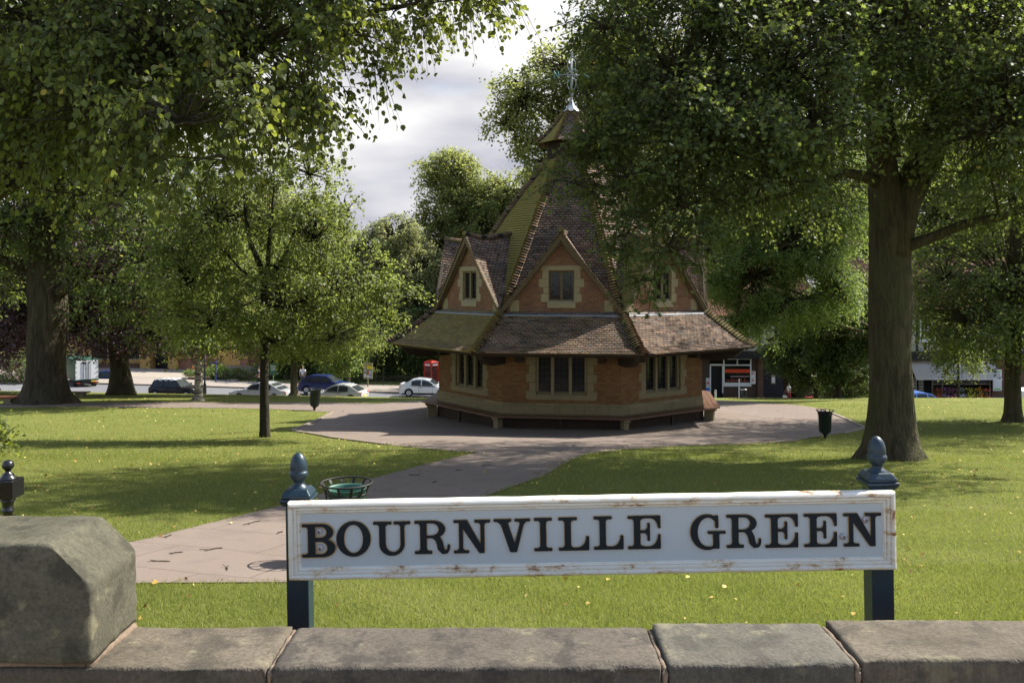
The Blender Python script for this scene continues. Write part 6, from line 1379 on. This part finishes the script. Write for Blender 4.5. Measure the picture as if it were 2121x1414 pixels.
for s in range(4):
    a = s * math.pi / 2; b = MB(); b.M = Matrix.Rotation(a, 4, 'Z')
    for i in range(1, 8): b.box(-h + .09, h - .09, -h + .03, -h + .055, .25 + i * .215, .275 + i * .215)
    for x in (-.2, .2): b.box(x - .012, x + .012, -h + .028, -h + .057, .3, 2.0)
    b.box(-h + .09, h - .09, -h + .02, -h + .06, .12, .45); o = b.build('glazing_bars', rm, tb); b = MB(); b.M = Matrix.Rotation(a, 4, 'Z'); b.box(-h + .09, h - .09, -h + .038, -h + .046, .45, 2.0); b.build('pane', M['glass_car'], o)
    b = MB(); b.M = Matrix.Rotation(a, 4, 'Z'); b.box(-.30, .30, -h - .016, -h - .0105, 2.08, 2.22); b.build('sign_panel', M['white_paint'], tb)
# lamp post, cone
lp_ = empty('lamp_post', (px2x(424, 61), 61, zb(61, 824)), 0, 'black street lamp post behind the birch trunk', 'lamp post'); b = MB(); b.lathe([(.12, -.1), (.12, .9), (.09, 1.0), (.06, 1.1), (.05, 4.6)], n=14); b.build('post', M['iron'], lp_, smooth=True); b = MB(); b.lathe([(.06, 4.6), (.2, 4.7), (.25, 5.1), (.1, 5.3), (.02, 5.4)], n=8); b.build('lantern', M['iron'], lp_)
cn = empty('traffic_cone', (px2x(399, 80), 80, zb(80, 776.5)), 0, 'orange and white traffic cone on the forecourt', 'traffic cone'); m_ = plain('cone_orange', (.7, .12, .03), .5)
b = MB(); b.box(-.19, .19, -.19, .19, 0, .04); b.lathe([(.14, .04), (.105, .28)], n=16); b.lathe([(.075, .48), (.03, .76)], n=16); b.build('cone', m_, cn); b = MB(); b.lathe([(.106, .281), (.076, .479)], n=16); b.build('reflective_band', M['white_paint'], cn)
# stone benches by the old oak
def stone_bench(px0, px1, d, pytop, label, red):
    x0, x1 = px2x(px0, d), px2x(px1, d); z = zb(d, pytop); g_ = Z((x0 + x1) / 2, d); root = empty('stone_bench', ((x0 + x1) / 2, d, g_), 0, label, 'bench', 'benches round the old oak'); L = (x1 - x0) / 2; h = z - g_
    b = MB(); b.box(-L, L, -.24, .24, h - .06, h); b.build('seat', M['bench_wood'] if not red else plain('red_wood', (.32, .10, .05), .6), root, bevel=.01)
    for s in (-1, 1):
        b = MB(); c = s * (L - .45); b.prism([(c - .28, h - .062), (c + .28, h - .062), (c + .24, h - .14), (c + .14, h - .2), (c + .16, .12), (c + .24, .06), (c + .24, -.1), (c - .24, -.1), (c - .24, .06), (c - .16, .12), (c - .14, h - .2), (c - .24, h - .14)], -.17, .17); b.build('support', M['limestone_dark'], root, bevel=.015, seg=1)
stone_bench(-70, 37, 44, 820.5, 'long wooden topped stone bench left of the old oak trunk', True); stone_bench(100, 184, 50, 811, 'stone bench in shade right of the old oak trunk', False)
# ================================================================ shops at the right
D2 = 68.0
sh1 = empty('corner_shop', (px2x(1530, D2), D2, zb(D2, 824)), 0, 'brown brick shop with white framed window and orange stripe', 'building'); sx_, sz_ = sh1.location.x, sh1.location.z
def s1(b, x0, x1, y0, y1, p0, p1): b.box(px2x(x0, D2) - sx_, px2x(x1, D2) - sx_, y0, y1, zb(D2, p0) - sz_, zb(D2, p1) - sz_)
b = MB(); s1(b, 1400, 1470, 0, 6, 830, 742); s1(b, 1556, 1582, 0, 6, 830, 742); s1(b, 1498, 1556, 0, 6, 830, 800); s1(b, 1400, 1582, .8, 6, 830, 700); b.build('wall', M['brick_dark'], sh1)
b = MB(); s1(b, 1566, 1580, -.03, 0, 826, 744); b.build('pier', M['brick_brown'], sh1)
b = MB(); s1(b, 1400, 1680, -.5, .3, 742, 726); b.build('fascia', M['timber_black'], sh1)
m_ = plain('cream_plaster', (.50, .46, .38), .9, 0, .12, 2)
b = MB(); s1(b, 1400, 1680, -.2, 6, 726, 650); b.build('upper_wall', m_, sh1)
b = MB()
for x in (1420, 1450, 1480, 1510, 1542, 1568, 1603, 1634, 1662): s1(b, x, x + 5, -.24, -.2, 724, 652)
b.build('timber_frame', M['timber_black'], sh1)
wf_ = MB()
for x0, x1, p0, p1 in ((1498, 1500.5, 800, 742), (1553.5, 1556, 800, 742), (1500.5, 1553.5, 800, 792), (1500.5, 1553.5, 757, 754.5), (1500.5, 1553.5, 744, 742), (1526, 1528, 754.5, 744)): s1(wf_, x0, x1, -.06, .06, p0, p1)
wf_ = wf_.build('window', M['white_paint'], sh1); b = MB(); s1(b, 1500.5, 1553.5, .0, .02, 792, 744); b.build('pane', M['glass'], wf_)
b = MB(); s1(b, 1500.8, 1553.2, -.035, -.004, 771.5, 764.5); b.build('orange_stripe', plain('orange_band', (.70, .07, .02), .5), wf_)
b = MB(); s1(b, 1513, 1552, -.03, -.01, 780, 778.8); b.build('strip_light', plain('pink_tube', (.75, .45, .5), .5), wf_)
b = MB()
for i in range(14): x = 1504 + i * 3.4; s1(b, x, x + 2.2, -.02, -.004, 790, 790 - random.uniform(2, 7))
b.build('display_goods', plain('red_goods', (.25, .05, .03), .7, 0, .5, 30), wf_)
b = MB(); s1(b, 1470, 1472.5, -.05, .1, 814, 755); s1(b, 1496, 1498, -.05, .1, 814, 755); s1(b, 1470, 1498, -.05, .1, 757, 753.5); do_ = b.build('door_frame', M['white_paint'], sh1); b = MB(); s1(b, 1472.5, 1496, .3, .34, 824, 757); b.build('doorway', M['timber_black'], do_)
po = box_thing('poster_board', 'tall white poster with red lettering on the shop corner', 'poster', 1554.5, 1565, D2 - .12, 0, .04, 795, 768.5, M['white_paint'])
b = MB(); w_ = px2x(1565, D2) - px2x(1554.5, D2)
for z, L in ((.93, .22), (.84, .28), (.76, .24), (.42, .14), (.34, .20), (.27, .18), (.2, .2)):
    x = -L / 2
    while x < L / 2 - .02: q_ = random.uniform(.02, .04); b.box(x, x + q_, -.006, -.001, z - .025, z + .025); x += q_ + .012
b.build('lettering', plain('red_ink', (.5, .05, .06), .7), po)
b = MB(); s1(b, 1567, 1568.2, -.14, -.06, 822, 742); b.build('drainpipe', M['iron'], sh1)
b = MB(); s1(b, 1580, 1623, .15, .3, 830, 742); b.build('dark_panel', plain('dark_door', (.015, .014, .02), .6), sh1); b = MB(); s1(b, 1598, 1607, .10, .149, 795, 776); b.build('notice', plain('notice_frame', (.30, .22, .12), .7), sh1); b = MB(); s1(b, 1599.5, 1605.5, .085, .099, 793, 781); b.build('notice', M['white_paint'], sh1)
b = MB(); s1(b, 1623, 1672, .2, 6, 780, 742); b.build('passage_lintel', M['brick_brown'], sh1); b = MB(); s1(b, 1668, 1700, 0, 6, 830, 742); b.build('wall', M['brick_brown'], sh1)
b = MB(); s1(b, 1615, 1680, 7.5, 7.6, 812, 770); b.build('passage_yard', plain('yard_wall', (.35, .35, .38), .9), sh1)
b = MB(); x0, x1 = px2x(1395, D2) - sx_, px2x(1710, D2) - sx_; zr = zb(D2, 652) - sz_; b.add([(x0, -.8, zr), (x1, -.8, zr), (x1, 7, zr), (x0, 7, zr), (x0 + 1, 3, zr + 3.6), (x1 - 1, 3, zr + 3.6)], [(0, 1, 5, 4), (1, 2, 5), (2, 3, 4, 5), (3, 0, 4), (3, 2, 1, 0)]); b.build('roof', M['roof_red'], sh1)
D3 = 70.0
sh2 = empty('half_timbered_shop', (px2x(1965, D3), D3, zb(D3, 830)), 0, 'black and white half timbered shop with long pale awning over flower displays', 'building'); tx_, tz_ = sh2.location.x, sh2.location.z
def s2(b, x0, x1, y0, y1, p0, p1): b.box(px2x(x0, D3) - tx_, px2x(x1, D3) - tx_, y0, y1, zb(D3, p0) - tz_, zb(D3, p1) - tz_)
b = MB(); s2(b, 1760, 2220, 0, 7, 745, 640); b.build('upper_wall', m_, sh2); b = MB(); s2(b, 1700, 1872, 0, 6, 835, 745); s2(b, 2052, 2080, -.2, 6, 835, 745); s2(b, 2095, 2220, 0, 6, 835, 745); s2(b, 1872, 2052, 2.5, 6, 835, 745); b.build('wall', M['brick_brown'], sh2)
b = MB()
for x in (1786, 1830, 1872, 1897, 1914, 1934, 1962, 1990, 2020, 2050, 2085, 2120): s2(b, x, x + 5, -.05, 0, 727, 642)
s2(b, 1760, 2220, -.5, 0, 745, 727); s2(b, 1895, 2060, -.06, 0, 709, 706); s2(b, 1760, 2220, -.055, 0, 682, 677); b.build('timber_frame', M['timber_black'], sh2)
for x0 in (1904, 1935, 1966):
    b = MB(); s2(b, x0, x0 + 2.5, -.14, -.055, 705, 662); s2(b, x0 + 23, x0 + 25.5, -.14, -.055, 705, 662); s2(b, x0 + 2.5, x0 + 23, -.14, -.055, 705, 702); s2(b, x0 + 2.5, x0 + 23, -.14, -.055, 664, 661); s2(b, x0 + 2.5, x0 + 23, -.135, -.06, 685, 683); s2(b, x0 + 8.5, x0 + 10, -.13, -.06, 702, 664); s2(b, x0 + 16, x0 + 17.5, -.13, -.06, 702, 664)
    s2(b, x0 - 2, x0 + 27, -.2, -.055, 708, 705.2); wo4 = b.build('window', M['white_paint'], sh2); b = MB(); s2(b, x0 + 2, x0 + 24, -.07, -.056, 704, 662); b.build('pane', M['glass'], wo4)
b = MB(); x0, x1 = px2x(1880, D3) - tx_, px2x(2054, D3) - tx_; za, zb_ = zb(D3, 745) - tz_, zb(D3, 780) - tz_ + .02; b.add([(x0, -.05, za), (x1, -.05, za), (x1, -1.5, zb_), (x0, -1.5, zb_), (x0, -.05, za - .03), (x1, -.05, za - .03), (x1, -1.5, zb_ - .03), (x0, -1.5, zb_ - .03)], [(3, 2, 1, 0), (4, 5, 6, 7), (0, 1, 5, 4), (1, 2, 6, 5), (2, 3, 7, 6), (3, 0, 4, 7)]); aw = b.build('awning', plain('canvas', (.42, .38, .34), .9, 0, .15, 3), sh2)
b = MB(); b.box(x0 - .02, x1 + .02, -1.55, -1.47, zb_ - .09, zb_ - .032); b.build('awning_bar', M['white_paint'], aw)
b = MB(); s2(b, 1882, 2050, 1.6, 1.7, 835, 778); b.build('shop_interior', M['timber_black'], sh2)
b = MB()
for x in (1930, 1951, 2049): s2(b, x, x + 2, -.05, .05, 830, 770)
s2(b, 1932, 2049, -.03, .03, 796, 794.5); b.build('shopfront', plain('cream_frame', (.35, .32, .24), .7), sh2)
b = MB(); s2(b, 1932, 2049, .06, .08, 794, 778); b.build('pane', M['glass'], sh2)
b = MB(); x0, x1 = px2x(1750, D3) - tx_, px2x(2230, D3) - tx_; zr = zb(D3, 642) - tz_; b.add([(x0, -.8, zr), (x1, -.8, zr), (x1, 8, zr), (x0, 8, zr), (x0 + 1, 3.5, zr + 4.2), (x1 - 1, 3.5, zr + 4.2)], [(0, 1, 5, 4), (1, 2, 5), (2, 3, 4, 5), (3, 0, 4), (3, 2, 1, 0)]); b.build('roof', M['roof_red'], sh2)
box_thing('shop_blind', 'small white canopy left of the big oak trunk', 'canopy', 1782, 1806, D3 - 1.2, 0, 1.1, 764, 757, M['white_paint'])
am = empty('cash_machine_panel', (px2x(2061, D3), D3 - .35, zb(D3, 808)), 0, 'white and green cash machine panel at the right end of the awning', 'cash machine'); b = MB(); b.box(-.35, .35, 0, .1, 0, 1.7); b.build('panel', M['white_paint'], am); b = MB(); b.box(-.22, .22, -.01, -.002, .95, 1.3); b.build('screen', plain('screen_blue', (.15, .3, .35), .3), am); b = MB(); b.box(-.25, .25, -.01, -.002, .08, .2); b.box(-.25, .25, -.01, -.002, 1.45, 1.6); b.build('stripe', plain('lime_green', (.25, .5, .08), .5), am)
# racks of goods left of the shop door, flower stands
fl_m = [plain('flower_%d' % i, c, .6, 0, .3, 30) for i, c in enumerate(((.6, .08, .05), (.7, .35, .04), (.7, .6, .05), (.65, .6, .6), (.5, .12, .25), (.35, .15, .45)))]
rr = random.Random(4)
for i, (px, lab) in enumerate(((1893, 'left rack of packets outside the flower shop door'), (1907, 'right rack of packets beside the flower shop door'))):
    rk = empty('goods_rack', (px2x(px, D3 - .6), D3 - .6, zb(D3, 830)), 0, lab, 'display rack', 'racks at the shop door'); b = MB()
    for s in (-.22, .22): b.box(s - .02, s + .02, -.02, .02, 0, 2.0)
    for k in range(8): b.box(-.2, .2, -.1, .02, .2 + k * .23, .22 + k * .23)
    b.build('frame', M['iron_dull'], rk); b = MB()
    for k in range(8):
        for j in range(4): b.box(-.19 + j * .1, -.11 + j * .1, -.09, -.02, .225 + k * .23, .36 + k * .23 + rr.uniform(0, .05))
    b.build('packets', plain('packets', (.4, .38, .34), .7, 0, .5, 20), rk)
rngf = np.random.default_rng(77)
for i in range(14):
    px = 1942 + (i % 7) * 16.5; row = i // 7; d = D3 - .9 - row * .9; z0 = zb(D3, 830); x = px2x(px, d) + rr.uniform(-.1, .1); hgt = .62 - row * .34
    cn_ = ['red', 'orange', 'yellow', 'white', 'pink', 'purple'][(i * 5 + row) % 6]; where = ['far left', 'second from left', 'third from left', 'middle', 'third from right', 'second from right', 'far right'][i % 7]
    pt = empty('flower_bucket', (x, d, z0), 0, '%s flowers in a bucket, %s of the %s row under the awning' % (cn_, where, 'back' if row == 0 else 'front'), 'flowers', 'buckets of flowers outside the shop')
    b = MB(); b.lathe([(.13, 0), (.17, hgt)], n=12); b.build('bucket', M['bin_dark'] if row == 0 else M['iron_dull'], pt)
    c = rngf.normal(size=(60, 3)) * [.2, .16, .12] + [0, 0, hgt + .28]; leaves('foliage', c, rngf.normal(size=(60, 3)), rngf.normal(size=(60, 3)), rngf.uniform(.08, .16, 60), 'kite', rngf.random(60) * .8, M['young_leaf'], pt)
    c = rngf.normal(size=(45, 3)) * [.19, .15, .09] + [0, -.06, hgt + .36]; leaves('blossom', c, rngf.normal(size=(45, 3)) + [0, -1, 1], rngf.normal(size=(45, 3)), rngf.uniform(.07, .12, 45), 'ovate', rngf.random(45), fl_m[(i * 5 + row) % 6], pt)
# street furniture by the shops
wp = box_thing('white_post', 'thin white post in front of the orange striped window', 'post', 1530.2, 1532.3, 63.5, 0, .07, 826, 785, M['white_paint'])
sb = empty('street_bin', (px2x(1540, 64), 64, zb(64, 826)), 0, 'black street litter bin beside the thin white post', 'litter bin'); b = MB(); b.lathe([(.2, 0), (.24, .1), (.25, .68), (.22, .74)], n=16); b.build('drum', M['iron'], sb, smooth=True); b = MB(); b.lathe([(.26, .68), (.26, .72), (.24, .73)], n=16); b.build('rim', M['alloy'], sb)
bd = empty('bollard', (px2x(1482, 60), 60, zb(60, 830)), 0, 'small white topped bollard beyond the end of the octagonal bench', 'bollard'); b = MB(); b.lathe([(.07, -.1), (.07, .62), (.075, .64)], n=12); b.build('shaft', M['white_paint'], bd); b = MB(); b.lathe([(.076, .64), (.076, .70), (.05, .75), (.01, .77)], n=12); b.build('cap', M['alloy'], bd)
fd = empty('freestanding_sign', (px2x(1466, 66), 66, zb(66, 818)), 0, 'upright blue and white advertising sign at the shop door', 'sign'); b = MB(); b.box(-.13, .13, -.03, .03, 0, .55); b.build('base', plain('blue_ad', (.03, .12, .5), .5), fd); b = MB(); b.box(-.13, .13, -.03, .03, .552, 1.3); b.build('panel', plain('grey_ad', (.5, .52, .55), .5), fd); b = MB(); b.box(-.1, .1, -.036, -.0305, .85, 1.0); b.build('badge', plain('red_ad', (.6, .06, .03), .5), fd)
fb = box_thing('red_tray', 'red plastic tray lying near the passage', 'tray', 1671, 1693, 62, 0, .4, 827, 822.5, plain('red_tray', (.45, .05, .04), .5), bev=.02)
wv = box_thing('parked_van', 'white van glimpsed at the far right edge', 'van', 2114, 2190, 60, 0, 1.8, 828, 808, M['white_paint'], bev=.15)
# ================================================================ people
def person(label, x, y, z, H, rz, shirt, trouser, hair, arms, legs, extra=None):
    root = empty('person', (x, y, z), rz, label, 'person'); s = H / 1.75; skin_m = plain('skin', (.45, .27, .19), .6)
    def skel(name, pts, edges, m, sub=2):
        me = bpy.data.meshes.new(name); me.from_pydata([tuple(Vector(p[:3]) * s) for p in pts], edges, []); o = link(bpy.data.objects.new(name, me)); o.parent = root
        md = o.modifiers.new('skin', 'SKIN'); md.use_smooth_shade = True
        for v, p in zip(me.skin_vertices[0].data, pts): v.radius = (p[3] * s, (p[4] if len(p) > 4 else p[3]) * s)
        me.skin_vertices[0].data[0].use_root = True; o.modifiers.new('sub', 'SUBSURF').levels = 1; o.modifiers['sub'].render_levels = 1; me.materials.append(m); return o
    (a1, a2) = arms; (l1, l2) = legs
    body = [(0, 0, .95, .14, .11), (0, 0, 1.15, .13, .10), (0, 0, 1.35, .155, .10), (0, 0, 1.46, .07), (0, -.005, 1.54, .052), (0, -.02, 1.60, .062), (0, -.02, 1.68, .085, .098), (0, -.015, 1.73, .06)]
    ed = [(i, i + 1) for i in range(7)]
    for sd_, ar in ((-1, a1), (1, a2)):
        k = len(body); body += [(sd_ * .19, 0, 1.40, .055), (ar[0][0], ar[0][1], ar[0][2], .042), (ar[1][0], ar[1][1], ar[1][2], .03), (ar[1][0] + .01 * sd_, ar[1][1] - .05, ar[1][2] - .07, .028)]; ed += [(2, k), (k, k + 1), (k + 1, k + 2), (k + 2, k + 3)]
    for sd_, lg in ((-1, l1), (1, l2)):
        k = len(body); body += [(sd_ * .09, 0, .86, .085), (lg[0][0], lg[0][1], .48, .058), (lg[1][0], lg[1][1], .09, .04), (lg[1][0], lg[1][1] - .13, .04, .038)]; ed += [(0, k), (k, k + 1), (k + 1, k + 2), (k + 2, k + 3)]
    skel('body', body, ed, skin_m)
    top = [(0, 0, .92, .155, .125), (0, 0, 1.12, .15, .118), (0, 0, 1.33, .175, .118), (0, 0, 1.44, .10)]; e2 = [(0, 1), (1, 2), (2, 3)]
    for sd_, ar in ((-1, a1), (1, a2)):
        k = len(top); mid = [(a_ * .35 + b_ * .65) for a_, b_ in zip((sd_ * .19, 0, 1.40), ar[0])]; top += [(sd_ * .20, 0, 1.40, .075), (mid[0], mid[1], mid[2], .065)]; e2 += [(2, k), (k, k + 1)]
    skel('shirt', top, e2, shirt)
    tr = [(0, 0, .96, .145, .118)]; e3 = []
    for sd_, lg in ((-1, l1), (1, l2)):
        k = len(tr); tr += [(sd_ * .095, 0, .84, .10), (lg[0][0], lg[0][1], .48, .075), (lg[1][0], lg[1][1], .12, .062)]; e3 += [(0, k), (k, k + 1), (k + 1, k + 2)]
    skel('trousers', tr, e3, trouser)
    skel('hair', [(0, .02, 1.64, .085, .07), (0, .0, 1.74, .085, .09), (0, -.04, 1.77, .05)], [(0, 1), (1, 2)], hair)
    for s2_ in (-1, 1):
        lg = (l1, l2)[s2_ > 0]; b = MB(); b.box((lg[1][0] - .045) * s, (lg[1][0] + .045) * s, (lg[1][1] - .2) * s, (lg[1][1] + .07) * s, 0, .09 * s); b.build('shoe', M['tyre'], root, bevel=.02)
    return root
bl_m = plain('dark_hair', (.03, .018, .012), .6)
d = 73.2; x = px2x(627, d); person('person in a white short sleeved shirt standing behind the blue hatchback', x, d, zb(d, 800), 1.72, 0, plain('white_shirt', (.72, .72, .74), .8), plain('grey_trousers', (.12, .11, .13), .9), bl_m,
       (((-.26, .02, 1.15), (-.2, -.1, .95)), ((.27, .02, 1.15), (.22, -.1, .95))), (((-.1, 0), (-.1, .02)), ((.11, -.02), (.13, 0))))
d = 75.5; x = px2x(536, d); person('person in a dark coat walking past the barrier with papers in one hand', x, d, zb(d, 802), 1.72, math.radians(-80), plain('dark_coat', (.012, .014, .035), .8), plain('dark_trousers', (.012, .012, .02), .9), bl_m,
       (((-.24, -.08, 1.16), (-.2, -.3, 1.0)), ((.24, .05, 1.14), (.22, -.05, .9))), (((-.1, -.12), (-.1, -.2)), ((.1, .08), (.1, .25))))
d = 63.5; x = px2x(1634, d); pr_ = person('person in a white top and dark red trousers carrying a white bag', x, d, zb(d, 831), 1.32, math.radians(-70), plain('white_top', (.72, .72, .72), .8), plain('red_trousers', (.22, .01, .02), .9), bl_m,
       (((-.24, -.05, 1.14), (-.22, -.22, .98)), ((.24, -.02, 1.14), (.24, -.2, .9))), (((-.1, -.1), (-.1, -.16)), ((.1, .06), (.1, .16))))
b = MB(); b.prism([(-.13, 0), (.13, 0), (.15, .26), (-.15, .26)], -.05, .05); b.tube([(-.08, 0, .26), (-.05, 0, .36), (.05, 0, .36), (.08, 0, .26)], .008, 5); o = b.build('carrier_bag', M['white_paint'], bevel=.01); o.location = (x - .30, d - .05, zb(d, 829) + .1); tag(o, 'white carrier bag held by the person in dark red trousers', 'bag')
# ================================================================ grass, fallen leaves, twigs
rng = np.random.default_rng(99)
def scatter(n, y0, y1, power=1.0, marg=.7):
    y = y0 + (y1 - y0) * rng.random(n) ** power; x = (rng.random(n) * 2121 - CX) / F * y * 1.04; return x, y
def off_paving(x, y, grow=0): return ~in_poly(x, y, PAVE) & (np.hypot(x - KX, y - KY) > 6.5)
def grass(n, y0, y1, size, power=1.0, lean=.45):
    x, y = scatter(n, y0, y1, power); k = off_paving(x, y); x, y = x[k], y[k]
    den = np.array([noise.noise(Vector((a * 1.6, b * 1.6, 0))) for a, b in zip(x[::1], y[::1])]) if len(x) < 1 else np.sin(x * 2.1 + np.sin(y * 1.7) * 2) * np.sin(y * 2.7 + np.sin(x * 1.3) * 2)
    pos = np.stack([x, y, zg(x, y) - .004], 1); dr = rng.normal(size=pos.shape) * lean + [0, 0, 1]; nr = rng.normal(size=pos.shape) * [1, 1, .2]
    f2 = np.sin(x * .9 + np.sin(y * 2.2 + x * 1.4) * 1.3 + 1) * np.sin(y * 1.3 + np.sin(x * .8) * 1.9); dry = (rng.random(len(x)) < np.clip(.10 + .42 * np.clip(f2, 0, 1) * (y < 12) + .10 * np.clip(f2, 0, 1), 0, .6))
    cv = np.clip(.38 + .16 * den + rng.normal(size=len(x)) * .18, 0, .8); cv = np.where(dry, rng.uniform(.82, .93, len(x)), cv); return pos, nr, dr, size * rng.uniform(.5, 1.4, len(x)), cv
parts = [grass(230000, 6.0, 8.3, .038, 1, .7), grass(120000, 8.3, 11.5, .042, .9, .6), grass(90000, 11.5, 20, .055, .9), grass(110000, 19, 46, .075, 1.35)]
pos, nr, dr, sz, cv = [np.concatenate(q) for q in zip(*parts)]
tag(leaves('grass', pos, nr, dr, sz, 'blade', cv, M['grass_blade'], None, .11), 'short mown grass of the green', 'grass', kind='stuff')
# longer tufts along the edge of the paving
ed = []
for i in range(len(PAVE)):
    a, c = Vector(PAVE[i]), Vector(PAVE[(i + 1) % len(PAVE)]); L = (c - a).length; n = int(L * 70) if max(a.y, c.y) < 32 else 0
    for _ in range(n): p = a.lerp(c, random.random()); ed.append((p.x + random.gauss(0, .035), p.y + random.gauss(0, .035)))
ed = np.array(ed); pos = np.stack([ed[:, 0], ed[:, 1], zg(ed[:, 0], ed[:, 1])], 1)
tag(leaves('edge_grass', pos, rng.normal(size=pos.shape), rng.normal(size=pos.shape) * .6 + [0, 0, 1], rng.uniform(.03, .075, len(pos)), 'blade', rng.random(len(pos)) * .8, M['grass_blade'], None, .16), 'ragged grass along the path edge', 'grass', kind='stuff')
# fallen leaves
def fallen(n, y0, y1, pw, s, on=False):
    x, y = scatter(n, y0, y1, pw); k = off_paving(x, y) if not on else ~off_paving(x, y) & (np.hypot(x - KX, y - KY) > 6.5)
    x, y = x[k], y[k]; c = np.sin(x * .7 + 2) * np.sin(y * .5) + rng.random(len(x)) * 1.2; k = c > .25; x, y = x[k], y[k]
    pos = np.stack([x, y, zg(x, y) + (.03 if not on else .022)], 1); return pos, rng.normal(size=pos.shape) * .45 + [0, 0, 1], rng.normal(size=pos.shape) * [1, 1, .25], s * rng.uniform(.5, 1.2, len(x)), rng.random(len(x)) ** .8 * .98
parts = [fallen(300, 6.2, 12, 1, .038), fallen(2200, 12, 32, .8, .052), fallen(2400, 32, 57, .9, .07), fallen(400, 8, 45, .7, .045, True)]
pos, nr, dr, sz, cv = [np.concatenate(q) for q in zip(*parts)]
tag(leaves('fallen_leaves', pos, nr, dr, sz, 'ovate', cv, M['dry_leaf']), 'yellow and brown leaves scattered on the lawn', 'fallen leaves', kind='stuff')
# leaf drift along the edges of the paving
ed = []
for i in range(len(PAVE)):
    a, c = Vector(PAVE[i]), Vector(PAVE[(i + 1) % len(PAVE)]); L = (c - a).length; n = int(L * 9) if max(a.y, c.y) < 50 else 0
    for _ in range(n):
        p = a.lerp(c, random.random()); k = .5 + .5 * math.sin(p.x * 1.1 + p.y * .8)
        if random.random() < k: ed.append((p.x + random.gauss(0, .16), p.y + random.gauss(0, .16)))
ed = np.array(ed); pos = np.stack([ed[:, 0], ed[:, 1], zg(ed[:, 0], ed[:, 1]) + .028], 1)
tag(leaves('leaf_drift', pos, rng.normal(size=pos.shape) * .45 + [0, 0, 1], rng.normal(size=pos.shape) * [1, 1, .25], rng.uniform(.025, .06, len(pos)), 'ovate', rng.random(len(pos)) * .8, M['dry_leaf']), 'fallen leaves gathered along the edges of the path', 'fallen leaves', kind='stuff')
# twigs on the path
b = MB(); tw_px = [(345, 1113), (365, 1148), (440, 1140), (520, 1085), (580, 1105), (330, 1165), (620, 1060), (860, 985), (900, 1000), (950, 975), (1130, 940), (1010, 965), (470, 1180), (760, 895), (1300, 925)]
for px, py in tw_px:
    g = G(px, py); a = random.uniform(0, 6.28); L = random.uniform(.12, .35); c, s_ = math.cos(a), math.sin(a)
    pts = [Vector((g.x + c * L * t + random.gauss(0, .012), g.y + s_ * L * t + random.gauss(0, .012), 0)) for t in (-.5, -.2, .15, .5)]
    for p in pts: p.z = Z(p.x, p.y) + .02
    b.tube(pts, [.005, .006, .005, .003], 5); m_ = pts[2]; b.tube([m_, m_ + Vector((c * .06 - s_ * .05, s_ * .06 + c * .05, .008))], [.004, .002], 4)
tag(b.build('fallen_twigs', M['bark']), 'thin broken twigs lying on the path', 'twigs', kind='stuff')
# foot of the lime trunk at the left edge and low leafy shoots at the frame edge
